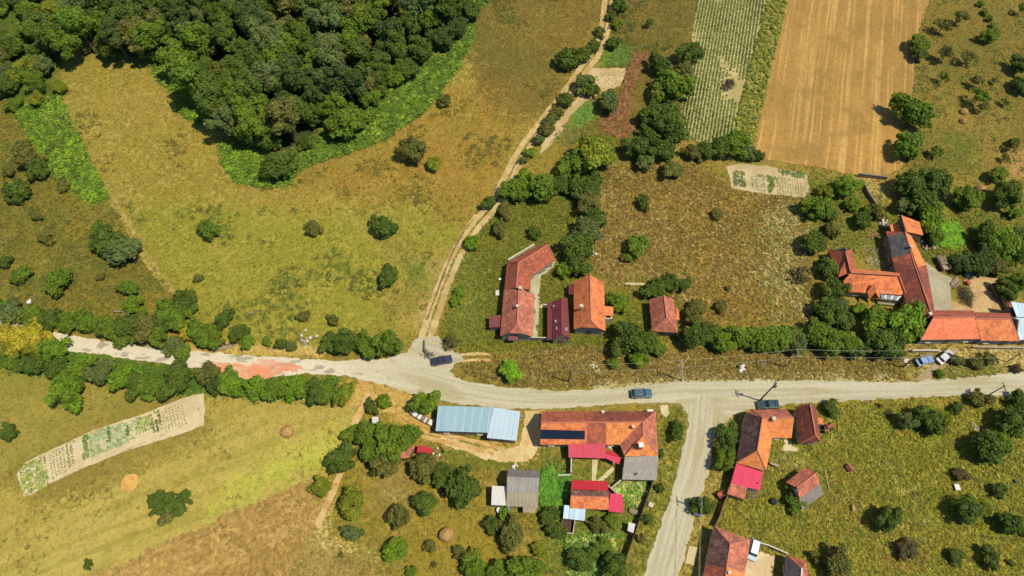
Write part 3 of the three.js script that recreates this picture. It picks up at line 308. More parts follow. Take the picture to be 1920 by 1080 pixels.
// ---------------------------------------------------------------- building blocks
const V = (x, y, z) => new THREE.Vector3(x, y, z);
function geoFrom(tris, uvs) { const g = new THREE.BufferGeometry(); g.setAttribute('position', new THREE.Float32BufferAttribute(tris, 3)); if (uvs) g.setAttribute('uv', new THREE.Float32BufferAttribute(uvs, 2)); g.computeVertexNormals(); return g; }
class Thing {
  constructor(name, x, z, y = 0, turn = 0) { this.o = new THREE.Group(); this.o.name = name; this.o.position.set(x, y, z); this.o.rotation.y = turn; this.x = x; this.z = z; }
  add(name, geo, mat, parent, label) { const m = new THREE.Mesh(geo, mat); m.name = name; m.castShadow = m.receiveShadow = true; if (label) m.userData.label = label; (parent ?? this.o).add(m); return m; }
  world(name, geo, mat, parent, label) { geo.translate(-this.x, 0, -this.z); return this.add(name, geo, mat, parent, label); }
  done(label, category, group) { tag(this.o, label, category, group); return this.o; }
}
function bx(w, h, d, x = 0, y = 0, z = 0, ry = 0) { const g = new THREE.BoxGeometry(w, h, d); if (ry) g.rotateY(ry); g.translate(x, y, z); return g; }
function cyl(r0, r1, h, x = 0, y = 0, z = 0, n = 12) { const g = new THREE.CylinderGeometry(r1, r0, h, n); g.translate(x, y + h / 2, z); return g; }
function bar(a, b, r0, r1 = r0, n = 6) { const A = V(...a), B = V(...b), d = B.clone().sub(A), g = new THREE.CylinderGeometry(r1, r0, d.length(), n); g.translate(0, d.length() / 2, 0); g.applyQuaternion(new THREE.Quaternion().setFromUnitVectors(V(0, 1, 0), d.normalize())); g.translate(A.x, A.y, A.z); return g; }
// slab roof pane from a 3D outline; the first edge is the eave
function pane(pts, t = 0.14) {
  const p = pts.map(q => V(...q)), flat = p.map(q => new THREE.Vector2(q.x, q.z)), tri = THREE.ShapeUtils.triangulateShape(flat, []), pos = [], uv = [];
  const u = p[1].clone().sub(p[0]).normalize(), nrm = V(0, 0, 0); for (let i = 0; i < p.length; i++) { const a = p[i], b = p[(i + 1) % p.length]; nrm.x += (a.y - b.y) * (a.z + b.z); nrm.y += (a.z - b.z) * (a.x + b.x); nrm.z += (a.x - b.x) * (a.y + b.y); } nrm.normalize(); if (nrm.y < 0) nrm.negate();
  const v = nrm.clone().cross(u), off = (p[0].x * 7.13 + p[0].z * 3.7) % 7; const sag = (x, z) => 0.16 * (fbm(x * 0.33 + 5, z * 0.33, 2) - 0.5), nor = []; const put = (q, dy) => { pos.push(q.x, q.y - dy + (dy ? 0 : sag(q.x, q.z)), q.z); if (dy) nor.push(0, -1, 0); else { const e = 0.1, dx = (sag(q.x + e, q.z) - sag(q.x - e, q.z)) / (2 * e), dz = (sag(q.x, q.z + e) - sag(q.x, q.z - e)) / (2 * e), m = V(nrm.x - dx * nrm.y, nrm.y, nrm.z - dz * nrm.y).normalize(); nor.push(m.x, m.y, m.z); } const d = q.clone().sub(p[0]); uv.push(d.dot(u) + off, d.dot(v) + off * 0.7); };
  if (t > 0.1) { // clay roof: overlapping courses, each tilted so that its lower edge stands proud
    let vMax = 0; for (const q of p) { const d = q.clone().sub(p[0]).dot(v); if (Math.abs(d) > Math.abs(vMax)) vMax = d; } const sgn = Math.sign(vMax) || 1, H = 0.4, UW = 1.3, pr = p.map(q => { const d = q.clone().sub(p[0]); return [d.dot(u), d.dot(v) * sgn, d.dot(nrm)]; });
    const clip = (poly, axis, val, keepAbove) => { const out = []; for (let i = 0; i < poly.length; i++) { const a = poly[i], b = poly[(i + 1) % poly.length], ia = keepAbove ? a[axis] >= val : a[axis] <= val, ib = keepAbove ? b[axis] >= val : b[axis] <= val; if (ia) out.push(a); if (ia !== ib) { const k = (val - a[axis]) / (b[axis] - a[axis]); out.push([0, 1, 2].map(n => a[n] + (b[n] - a[n]) * k)); } } return out; };
    const vs = pr.map(q => q[1]), us = pr.map(q => q[0]), v0 = Math.min(...vs), v1 = Math.max(...vs), u0 = Math.min(...us), u1 = Math.max(...us);
    for (let y = v0; y < v1; y += H) { const strip = clip(clip(pr, 1, y, true), 1, y + H, false); if (strip.length < 3) continue; for (let x = u0; x < u1; x += UW) { const cell = clip(clip(strip, 0, x, true), 0, x + UW, false); if (cell.length < 3) continue;
      const at = (c, lift) => p[0].clone().addScaledVector(u, c[0]).addScaledVector(v, c[1] * sgn).addScaledVector(nrm, c[2] + lift), lift = c => 0.05 * (1 - (c[1] - y) / H), tri3 = (A, B, C, n3) => { const up = B.clone().sub(A).cross(C.clone().sub(A)).dot(n3 ?? nrm) > 0, k = nor.length; for (const q of up ? [A, B, C] : [A, C, B]) put(q, 0); const add = n3 ?? v.clone().multiplyScalar(sgn * 0.12); for (let w = k; w < nor.length; w += 3) { const m = n3 ? n3 : V(nor[w] + add.x, nor[w + 1] + add.y, nor[w + 2] + add.z).normalize(); nor[w] = m.x; nor[w + 1] = m.y; nor[w + 2] = m.z; } };
      for (let k = 1; k + 1 < cell.length; k++) tri3(at(cell[0], lift(cell[0])), at(cell[k], lift(cell[k])), at(cell[k + 1], lift(cell[k + 1])));
      for (let k = 0; k < cell.length; k++) { const a = cell[k], b = cell[(k + 1) % cell.length]; if (Math.abs(a[1] - y) < 1e-4 && Math.abs(b[1] - y) < 1e-4) { const n3 = v.clone().multiplyScalar(-sgn); tri3(at(a, 0.05), at(b, 0.05), at(b, 0), n3); tri3(at(a, 0.05), at(b, 0), at(a, 0), n3); } } } }
  }
  for (const [a, b, c] of tri) { const A = p[a], B = p[b], Cc = p[c], up = (B.z - A.z) * (Cc.x - A.x) - (B.x - A.x) * (Cc.z - A.z) > 0, o = up ? [A, B, Cc] : [A, Cc, B]; if (t <= 0.1) o.forEach(q => put(q, 0)); [o[0], o[2], o[1]].forEach(q => put(q, t)); }
  const ccw = THREE.ShapeUtils.area(flat) < 0; for (let i = 0; i < p.length; i++) { let a = p[i], b = p[(i + 1) % p.length]; if (!ccw) [a, b] = [b, a]; const k = nor.length, en = V(-(b.z - a.z), 0, b.x - a.x).normalize(); put(a, 0); put(a, t); put(b, 0); put(b, 0); put(a, t); put(b, t); for (let w = k; w < nor.length; w += 3) { nor[w] = en.x; nor[w + 1] = 0; nor[w + 2] = en.z; } }
  const g = geoFrom(pos, uv); if (t > 0.1) g.setAttribute('normal', new THREE.Float32BufferAttribute(nor, 3)); return g;
}
function insetPoly(p, d) { const n = p.length, s = Math.sign(p.reduce((a, q, i) => { const r = p[(i + 1) % n]; return a + q[0] * r[1] - r[0] * q[1]; }, 0)); return p.map((q, i) => { const a = p[(i + n - 1) % n], b = p[(i + 1) % n], l1 = Math.hypot(q[0] - a[0], q[1] - a[1]), l2 = Math.hypot(b[0] - q[0], b[1] - q[1]); const n1 = [-(q[1] - a[1]) / l1 * s, (q[0] - a[0]) / l1 * s], n2 = [-(b[1] - q[1]) / l2 * s, (b[0] - q[0]) / l2 * s]; const k = 1 + n1[0] * n2[0] + n1[1] * n2[1]; return [q[0] + (n1[0] + n2[0]) / Math.max(0.5, k) * d, q[1] + (n1[1] + n2[1]) / Math.max(0.5, k) * d]; }); }
function wallGeo(fp, top, gables) { // fp: 2D corners, top: wall heights per corner, gables: {edge: [[t, h], ...]}
  const pos = [], uv = [], n = fp.length, y0 = -0.25, T = 0.25, inn = insetPoly(fp, T); const quad = (a, ay, b, by) => { const L = Math.hypot(b[0] - a[0], b[1] - a[1]); pos.push(a[0], y0, a[1], b[0], y0, b[1], b[0], by, b[1], a[0], y0, a[1], b[0], by, b[1], a[0], ay, a[1]); uv.push(0, 0, L, 0, L, by, 0, 0, L, by, 0, ay); };
  const ring = (q, flip) => { for (let i = 0; i < n; i++) { const a = q[i], b = q[(i + 1) % n]; const prof = [[0, top[i]], ...(gables?.[i] ?? []), [1, top[(i + 1) % n]]]; for (let k = 0; k + 1 < prof.length; k++) { const A = [a[0] + (b[0] - a[0]) * prof[k][0], a[1] + (b[1] - a[1]) * prof[k][0]], B = [a[0] + (b[0] - a[0]) * prof[k + 1][0], a[1] + (b[1] - a[1]) * prof[k + 1][0]]; flip ? quad(B, prof[k + 1][1], A, prof[k][1]) : quad(A, prof[k][1], B, prof[k + 1][1]); } } };
  ring(fp, false); ring(inn, true);
  for (let i = 0; i < n; i++) { const j = (i + 1) % n, prof = [[0, top[i]], ...(gables?.[i] ?? []), [1, top[j]]]; for (let k = 0; k + 1 < prof.length; k++) { const at = (q, t) => [q[i][0] + (q[j][0] - q[i][0]) * t, q[i][1] + (q[j][1] - q[i][1]) * t], a = at(fp, prof[k][0]), b = at(fp, prof[k + 1][0]), c = at(inn, prof[k][0]), d = at(inn, prof[k + 1][0]), h0 = prof[k][1], h1 = prof[k + 1][1]; pos.push(a[0], h0, a[1], b[0], h1, b[1], d[0], h1, d[1], a[0], h0, a[1], d[0], h1, d[1], c[0], h0, c[1]); uv.push(0, 0, 1, 0, 1, 0.3, 0, 0, 1, 0.3, 0, 0.3); } }
  return geoFrom(pos, uv);
}
function ridgeGeo(a, b, r = 0.13) { const L = V(...a).distanceTo(V(...b)), n = Math.max(1, Math.round(L / 0.42)), parts = []; for (let i = 0; i < n; i++) { const t0 = i / n, t1 = (i + 1.08) / n, P = t => [a[0] + (b[0] - a[0]) * t, a[1] + (b[1] - a[1]) * t + 0.02, a[2] + (b[2] - a[2]) * t]; parts.push(bar(P(t0), P(Math.min(1, t1)), r * 1.12, r * 0.92, 7)); } return mergeGeometries(parts); }
const blockers = [];
function house(name, label, spec) {
  const all = [...spec.roofs, ...(spec.sheets ?? [])].flatMap(r => r.p), cx = all.reduce((s, q) => s + q[0], 0) / all.length, cz = all.reduce((s, q) => s + q[2], 0) / all.length, t = new Thing(name, cx, cz);
  const roofs = spec.roofs.map(r => { const o = t.world(r.n ?? 'roof', pane(r.p, r.t), r.m, null, r.l); for (const e of r.caps ?? []) t.world('ridge_tiles', ridgeGeo(e[0], e[1], e[2] ?? 0.14), e[3] ?? M.cap, o); block(r.p.map(q => [q[0], q[2]])); return o; });
  for (const s of spec.sheets ?? []) metalRoof(t, s);
  for (const w of spec.walls ?? []) {
    const fp0 = w.p.map(q => [q[0], q[2]]), fp = insetPoly(fp0, w.in ?? 0.35), wall = t.world('wall', wallGeo(fp, w.p.map(q => q[1] - 0.1), w.g), w.m ?? M.plaster); block(fp);
    // openings: windows and one door on the longer sides
    let door = w.door ?? true; const ctr = fp.reduce((a, q) => [a[0] + q[0] / fp.length, a[1] + q[1] / fp.length], [0, 0]);
    if (w.win !== false) for (let i = 0; i < fp.length; i++) { if (w.blind?.includes(i)) continue; const a = fp[i], b = fp[(i + 1) % fp.length], L = Math.hypot(b[0] - a[0], b[1] - a[1]), h = Math.min(w.p[i][1], w.p[(i + 1) % fp.length][1]); if (L < 2.6 || h < 2) continue; const n = Math.max(1, Math.floor(L / 3.2)), dx = (b[0] - a[0]) / L, dz = (b[1] - a[1]) / L; let ox = -dz, oz = dx; if ((a[0] + dx * L / 2 - ctr[0]) * ox + (a[1] + dz * L / 2 - ctr[1]) * oz < 0) { ox = -ox; oz = -oz; } const ry = Math.atan2(-dz, dx);
      for (let k = 0; k < n; k++) { const s = L * (k + 0.5) / n, px = a[0] + dx * s + ox * 0.03, pz = a[1] + dz * s + oz * 0.03; if (door && k === Math.floor(n / 2) && oz > 0.3) { door = false; const d = t.world('door', bx(0.95, 2.0, 0.1, px, 0.85, pz, ry), M.plank); t.world('handle', bx(0.06, 0.12, 0.14, px + dx * 0.35 + ox * 0.02, 0.85, pz + dz * 0.35 + oz * 0.02, ry), M.alu, d); continue; }
        const f = t.world('window', mergeGeometries([bx(1.1, 0.09, 0.12, px, 0.95, pz, ry), bx(1.1, 0.09, 0.12, px, 2.05, pz, ry), bx(0.09, 1.1, 0.12, px - dx * 0.52, 1.5, pz - dz * 0.52, ry), bx(0.09, 1.1, 0.12, px + dx * 0.52, 1.5, pz + dz * 0.52, ry), bx(0.07, 1.1, 0.12, px, 1.5, pz, ry)]), M.frame); t.world('glass', bx(1.0, 1.05, 0.05, px + ox * 0.005, 1.5, pz + oz * 0.005, ry), M.glass, f); t.world('sill', bx(1.25, 0.06, 0.24, px + ox * 0.06, 0.88, pz + oz * 0.06, ry), M.concrete, f); } }
  }
  for (const c of spec.chimneys ?? []) { const [x, y, z] = c.p, w = c.w ?? 0.55, ch = t.world('chimney', bx(w, c.h ?? 1.4, w, x, y - (c.h ?? 1.4) / 2, z, c.r ?? 0.1), c.m ?? M.brick); t.world('chimney_cap', bx(w + 0.2, 0.1, w + 0.2, x, y + 0.05, z, c.r ?? 0.1), c.cap ?? M.concrete, ch); }
  spec.more?.(t, roofs);
  return t.done(label, spec.cat ?? 'house', spec.group);
}
const lerp3 = (a, b, t) => [a[0] + (b[0] - a[0]) * t, a[1] + (b[1] - a[1]) * t, a[2] + (b[2] - a[2]) * t];
// metal roof of separate sheets; q = four corners [a, b, c, d], sheets side by side along a-b
function metalRoof(t, { p: [a, b, c, d], n, m, alt, name = 'metal_sheet', seam }) {
  block([a, b, c, d].map(q => [q[0], q[2]]));
  for (let i = 0; i < n; i++) { const u0 = i / n, u1 = (i + 1) / n, up = seam ? (i % 2) * 0.012 : (i % 2) * 0.003, lift = q => [q[0], q[1] + up, q[2]]; const s = t.world(name, pane([lerp3(a, b, u0), lerp3(a, b, u1), lerp3(d, c, u1), lerp3(d, c, u0)].map(lift), 0.05), alt && i % 2 ? alt : m); if (seam) { const e0 = lerp3(a, b, u0), e1 = lerp3(d, c, u0); t.world('rib', bar([e0[0], e0[1] + 0.02, e0[2]], [e1[0], e1[1] + 0.02, e1[2]], 0.03, 0.03, 5), m, s); } }
}
const up = (p, h) => p.map(q => [q[0], h, q[2]]);

// ---------------------------------------------------------------- houses
{ // long bent farmhouse
  const [r0, r1, r2, r3, r4] = [[7.99,5.9,-81.39],[1.36,5.9,-76.7],[0.94,5.9,-70.55],[1.44,6.3,-70.14],[1.07,6.3,-61.87]];
  const [l0, l1, l2, q0, q1, q2] = [[6.14,2.8,-83.04],[-1.08,2.8,-78.47],[-1.65,2.8,-71.44],[9.58,2.8,-79.22],[4.15,2.8,-75.27],[3.99,2.8,-71.76]];
  const [a0, a1, b0, b1, ha, hb] = [[-1.72,2.9,-71.6],[-2.4,2.9,-60.67],[4.85,2.9,-70.72],[4.36,2.9,-60.59],[-0.33,4.9,-60.57],[2.43,4.8,-60.4]];
  house('farmhouse', 'long bent farmhouse with weathered clay roof by the dirt track', {
    roofs: [
      { p: [l0, l1, r1, r0], m: M.mottled, l: 'weathered slope of the upper wing' }, { p: [q1, q0, r0, r1], m: M.mottled, caps: [[r0, r1], [q0, r0, 0.1]] },
      { p: [l1, l2, r2, r1], m: M.mottled }, { p: [q2, q1, r1, r2], m: M.mottled, caps: [[r1, r2]] },
      { p: [a0, a1, ha, r4, r3], m: M.salmon }, { p: [b1, b0, r3, r4, hb], m: M.salmon, caps: [[r3, r4]] }, { p: [ha, hb, r4], m: M.salmon, n: 'hip_roof', caps: [[ha, r4, 0.11], [hb, r4, 0.11]] },
      { p: [[-4.9,2,-65.84],[-4.86,2,-63.09],[-2.19,2.4,-63.04],[-2.21,2.4,-65.91]], m: M.plum, n: 'lean_to_roof', l: 'small maroon lean-to roof' },
      { p: [[-0.75,2.2,-59.98],[1.27,2.2,-60.05],[1.27,2.6,-60.93],[-0.75,2.6,-60.93]], m: M.plum, n: 'porch_roof' },
    ],
    walls: [{ p: [l0, l1, l2, q2, q1, q0], g: { 5: [[0.5, 5.6]] }, in: 0.3 }, { p: [a0, a1, b1, b0], g: { 1: [[0.32, 4.6], [0.7, 4.6]], 3: [[0.5, 5.9]] } }, { p: up([[-4.83,2,-65.79],[-4.79,2,-63.14],[-2.29,2,-63.22],[-2.31,2,-66.05]], 1.95), in: 0.1, win: false, m: M.oldPlaster }],
    chimneys: [{ p: [[1.14,6.9,-65.84]][0], h: 1.2, w: 0.4, m: M.plaster }, { p: [[1.74,6.9,-70.13]][0], h: 1.2, w: 0.45 }],
  });
}
{ // maroon shed
  const [ra, rb, e0, e1, k0, k1, f0, f1] = [[10.58,4.1,-69.05],[10.39,4.1,-60.51],[7.72,2.2,-68.96],[7.47,2.2,-60.15],[8.87,2.8,-69],[8.54,2.8,-59.96],[12.13,2.4,-69.99],[12.24,2.4,-60.34]];
  house('shed', 'maroon metal gabled shed between farmhouse and orange house', { cat: 'shed',
    roofs: [{ p: [k0, k1, rb, ra], m: M.maroon, n: 'roof' }, { p: [f1, f0, ra, rb], m: M.plum }, { p: [e0, e1, [k1[0], k1[1] - 0.12, k1[2]], [k0[0], k0[1] - 0.12, k0[2]]], m: M.plum, n: 'lean_to_roof' }],
    walls: [{ p: [k0, k1, [f1[0], 2.4, f1[2]], [f0[0], 2.4, f0[2]]].map(q => [q[0], 2.4, q[2]]), g: { 1: [[0.5, 3.6]], 3: [[0.5, 3.6]] }, m: M.oldPlaster, in: 0.2 }],
    more: t => { for (const [p, w] of [[[[9.29,3.2,-63.94]][0], 0.3], [[[9.54,3.3,-62.25]][0], 0.4], [[[11.49,3.2,-62.11]][0], 0.4], [[[8.96,3.05,-67.62]][0], 0.25]]) { const v = t.world('roof_vent', bx(w, 0.22, w * 1.6, p[0], p[1] + 0.05, p[2]), M.white); t.world('vent_cap', bx(w + 0.1, 0.05, w * 1.6 + 0.1, p[0], p[1] + 0.18, p[2]), M.alu, v); } },
  });
}
{ // orange house
  const [ra, rb, l0, l1, q0, q1, ha, hb] = [[16.74,6.5,-73.51],[16.41,6.5,-62.64],[13.6,2.9,-73.8],[13.2,2.9,-62.25],[20.14,2.9,-73.53],[19.78,2.9,-61.92],[14.92,4.6,-62.03],[18.01,4.6,-61.83]];
  house('house', 'orange tiled gabled house with side porch next to the maroon shed', {
    roofs: [{ p: [l0, l1, ha, rb, ra], m: M.orange }, { p: [q1, q0, ra, rb, hb], m: M.orange, caps: [[ra, rb]] }, { p: [ha, hb, rb], m: M.orange, n: 'hip_roof', caps: [[ha, rb, 0.11], [hb, rb, 0.11]] },
      { p: [[21.9,2.5,-67.76],[21.68,2.5,-65.6],[19.61,3.2,-65.42],[19.7,3.2,-67.67]], m: M.orange, n: 'porch_roof' }, { p: [[12.43,2.1,-71.05],[12.52,2.1,-73.42],[13.62,2.7,-73.37],[13.51,2.7,-70.74]], m: M.plum, n: 'lean_to_roof' }],
    walls: [{ p: [l0, l1, q1, q0], g: { 1: [[0.3, 4.1], [0.72, 4.1]], 3: [[0.5, 6.1]] } }, { p: up([[20.08,2.4,-67.73],[21.76,2.4,-67.68],[21.49,2.4,-64.95],[19.91,2.4,-64.95]], 2.35), in: 0.05, m: M.concrete }],
    chimneys: [{ p: [[14.62,6.3,-66.14]][0], h: 1.5, w: 0.5, m: M.plaster }],
  });
}
{ // small house with hip
  const [ra, rb, l0, l1, q0, q1] = [[32.36,5.5,-69.02],[32.43,5.5,-63.82],[29.8,2.6,-69.5],[29.81,2.6,-61.96],[35.04,2.6,-69.56],[35.16,2.6,-61.63]];
  house('cottage', 'small brown hipped cottage among bushes east of the orange house', {
    roofs: [{ p: [l0, l1, rb, ra], m: M.salmon }, { p: [q1, q0, ra, rb], m: M.salmon, caps: [[ra, rb]] }, { p: [l1, q1, rb], m: M.salmon, n: 'hip_roof', caps: [[l1, rb, 0.1], [q1, rb, 0.1]] }, { p: [[35.9,1.9,-64.89],[36.11,1.9,-67.22],[35.41,2.4,-67.81],[35.18,2.4,-64.86]], m: M.orange, n: 'lean_to_roof' }],
    walls: [{ p: [l0, l1, q1, q0], g: { 3: [[0.5, 5.1]] }, m: M.oldPlaster }],
  });
}
{ // barn beside the porch house
  const [ra, rb, l0, l1, q0, q1] = [[73.52,5.4,-79.97],[73.46,5.4,-74.81],[71.1,2.6,-82.23],[72.05,2.6,-74.93],[76.16,3.2,-81.87],[75.95,3.2,-76.84]];
  house('barn', 'brown roofed barn half hidden by trees west of the court garden', { cat: 'barn', roofs: [{ p: [l0, l1, rb, ra], m: M.mottled }, { p: [q1, q0, ra, rb], m: M.mottled, caps: [[ra, rb]] }], walls: [{ p: [l0, l1, [q1[0], 2.6, q1[2]], [q0[0], 2.6, q0[2]]], g: { 1: [[0.62, 4.7]], 3: [[0.38, 4.7]] }, m: M.oldPlaster }] });
}
{ // porch house
  const [ra, rb, f0, f1, n0, n1, n2] = [[73.31,5.8,-74.4],[83.49,5.8,-73.71],[75.47,3.3,-76.63],[85.51,3.3,-75.63],[73.19,2.8,-71.26],[85.68,2.8,-70.46],[72.58,2.9,-73.9]];
  house('veranda_house', 'orange house with gabled porch and glazed veranda in the eastern farm', {
    roofs: [{ p: [f1, f0, ra, rb], m: M.orange }, { p: [n0, n1, rb, ra, n2], m: M.orange, caps: [[ra, rb], [n1, rb, 0.16]], l: 'orange slope facing the garden' }, { p: [f0, n2, ra], m: M.orange, n: 'hip_roof' },
      { p: [[77.67,2.6,-69.6],[77.39,2.9,-71.19],[78.69,4.2,-72.71],[78.64,3.9,-70.57]], m: M.orange, n: 'porch_roof' }, { p: [[80.05,2.9,-70.97],[79.79,2.6,-69.51],[78.64,3.9,-70.57],[78.69,4.2,-72.71]], m: M.orange, n: 'porch_roof', caps: [[[[78.69,4.2,-72.71]][0], [[78.64,3.9,-70.57]][0], 0.1]] }],
    walls: [{ p: [f0, [n2[0], 2.8, n2[2]], n0, n1, f1], in: 0.4, m: M.plaster }],
    more: t => { const [a, b, c, d] = [[80.31,2.5,-70.76],[84.88,2.5,-70.38],[84,2.1,-69.52],[80.44,2.1,-70]]; for (let i = 0; i < 6; i++) { const s = pane([lerp3(d, c, i / 6 + 0.01), lerp3(d, c, (i + 1) / 6 - 0.01), lerp3(a, b, (i + 1) / 6 - 0.01), lerp3(a, b, i / 6 + 0.01)], 0.04); t.world('veranda_pane', s, i % 2 ? M.whiteSheet : M.steel); } const wl = [[80.41,2.1,-69.9],[83.97,2.1,-69.42]]; const A = wl[0], B = wl[1]; for (let i = 0; i <= 6; i++) { const q = lerp3(A, B, i / 6); t.world('veranda_post', bx(0.1, 2.2, 0.1, q[0], 0.95, q[2]), M.frame); } t.world('veranda_wall', bar([A[0], 0.3, A[2]], [B[0], 0.3, B[2]], 0.35, 0.35, 4), M.plaster); },
  });
}
{ // long service wing, three sections
  const [u0, u1, u2, u3, w0, w1, w2, w3] = [[88.18,5.5,-89.39],[88.15,5.5,-85.12],[93.29,3.2,-89.08],[93.23,3.2,-85.52],[86.47,3,-88.57],[88.54,3.6,-88.08],[88.75,3.9,-86.13],[86.5,3,-86.7]];
  const [m0, m1, ml0, ml1, mr0, mr1] = [[88.06,5.2,-85.31],[87.98,5.2,-75.84],[85.23,3,-86.75],[84.89,3,-78.84],[90.43,3.1,-86.43],[91.44,3.1,-77.7]];
  const [s0, s1, sl0, sl1, sr0, sr1] = [[87.91,5.4,-75.8],[88.24,5.4,-64.14],[84.78,3,-78.92],[85.29,3,-63.47],[91.44,3.2,-77.59],[90.47,3.2,-66.05]];
  const on = (a, b, c, d, u, v, h = 0.07) => { const q = lerp3(lerp3(a, b, u), lerp3(d, c, u), v); return [q[0], q[1] + h, q[2]]; };
  house('service_wing', 'long narrow patchwork roofed wing of the eastern farm', {
    cat: 'outbuilding',
    roofs: [{ p: [u3, u2, u0, u1], m: M.orange, caps: [[u0, u1]], l: 'orange slope at the far end' }, { p: [w3, w0, w1, w2], m: M.bright, n: 'lean_to_roof' },
      { p: [ml1, ml0, m0, m1], m: M.mottled, l: 'western slope with dark felt patch' }, { p: [mr0, mr1, m1, m0], m: M.bright, caps: [[m0, m1]] },
      { p: [sl0, sl1, s1, s0], m: M.rust, l: 'rust red slope' }, { p: [sr1, sr0, s0, s1], m: M.rust, caps: [[s0, s1]] }],
    walls: [{ p: [u0, u1, u3, u2], in: 0.12, m: M.plank, win: false }, { p: [ml0, ml1, mr1, mr0], m: M.oldPlaster, in: 0.4 }, { p: [sl0, sl1, sr1, sr0], m: M.oldPlaster, in: 0.3, g: { 1: [[0.65, 4.9]] } }],  // darker plaster on the wing puts the west wall's shade into colour
    chimneys: [{ p: [[87.41,6.4,-64.28]][0], h: 1.3, w: 0.5 }, { p: [[88.04,6,-80.88]][0], h: 1, w: 0.4 }],
    more: t => { t.world('felt_patch', pane([on(ml0, ml1, m1, m0, 0.18, 0.03), on(ml0, ml1, m1, m0, 0.9, 0.02), on(ml0, ml1, m1, m0, 0.6, 0.96), on(ml0, ml1, m1, m0, 0.03, 0.95)], 0.05), M.felt, null, 'dark roofing felt'); t.world('metal_sheet', pane([on(mr0, mr1, m1, m0, 0.08, 0.03, 0.1), on(mr0, mr1, m1, m0, 0.62, -0.05, 0.1), on(mr0, mr1, m1, m0, 0.58, 0.62, 0.1), on(mr0, mr1, m1, m0, 0.08, 0.62, 0.1)], 0.05), M.steel, null, 'grey blue metal sheet'); },
  });
}
{ // street fronts
  const [ra, rb, n0, n1, f0, f1] = [[87.93,6,-63.45],[96.78,6,-63.7],[85.94,3,-59.79],[98.97,3,-60.04],[90.29,3.2,-66.47],[98.95,3.2,-66.47]];
  house('street_house', 'coral red new tiled house facing the road in the eastern farm', { roofs: [{ p: [n0, n1, rb, ra], m: M.coral, caps: [[ra, rb, 0.17], [n0, ra, 0.15]], l: 'coral red slope facing the road' }, { p: [f1, f0, ra, rb], m: M.mottled }], walls: [{ p: [f0, n0, n1, f1], m: M.plaster, g: { 2: [[0.6, 5.6]] } }] });
  const [sa, sb, m0, m1, g0, g1] = [[96.85,5.8,-63.35],[104.28,5.8,-63.29],[98.57,2.9,-59.68],[106.73,2.9,-59.58],[99.19,3.1,-66.13],[106.63,3.1,-65.87]];
  house('street_house', 'lighter orange house between the coral roofed one and the pale metal roof', { roofs: [{ p: [m0, m1, sb, sa], m: M.orange, caps: [[sa, sb, 0.14], [m1, sb, 0.13]] }, { p: [g1, g0, sa, sb], m: M.mottled }], walls: [{ p: [g0, m0, m1, g1], m: M.plaster, g: { 2: [[0.6, 5.4]] } }] });
  const [p0, p1, p2, p3] = [[106.56,4.6,-67.96],[112.11,4.6,-67.1],[111.65,4,-64.65],[107.06,4,-64.59]], [c0, c1, c2, c3] = [[105.96,4,-64.46],[111.57,4,-64.39],[110.55,3.1,-59.75],[106.69,3.1,-59.75]];
  house('metal_barn', 'pale ice blue sheet metal barn roof at the eastern edge', { cat: 'barn', roofs: [], sheets: [{ p: [p0, p1, p2, p3], n: 5, m: M.ice, alt: M.paleBlue, seam: true }, { p: [c0, c1, c2, c3], n: 5, m: M.ice, alt: M.paleBlue, seam: true }], walls: [{ p: [p0, c3, c2, p1].map(q => [q[0], 3, q[2]]), in: 0.3, m: M.oldPlaster }], at: p2 });
}
{ // blue shed
  const a = [[-14.73,3.7,-45.16],[-3.71,3.7,-44.85],[-4.53,3.3,-39.8],[-15.04,3.3,-40.14]], b = [[-3.63,3.9,-44.74],[1.65,3.9,-43.93],[0.87,3.1,-38.23],[-4.93,3.1,-38.82]];
  house('metal_shed', 'long blue grey sheet metal shed beside the road', { cat: 'shed', roofs: [], sheets: [{ p: a, n: 13, m: M.blue, alt: sheetMetal([156, 182, 186], [148, 176, 180], [152, 172, 176], { rough: 0.7, metal: 0.05, bump: 0.012 }), seam: true }, { p: b, n: 6, m: M.paleBlue, seam: true }], walls: [{ p: [a[0], a[3], a[2], a[1]].map(q => [q[0], 3.2, q[2]]), in: 0.3, m: M.oldPlaster }, { p: [b[0], b[3], b[2], b[1]].map(q => [q[0], 3.0, q[2]]), in: 0.3, m: M.oldPlaster }] });  // paler blue on the right part paints in its sunnier tilt
}
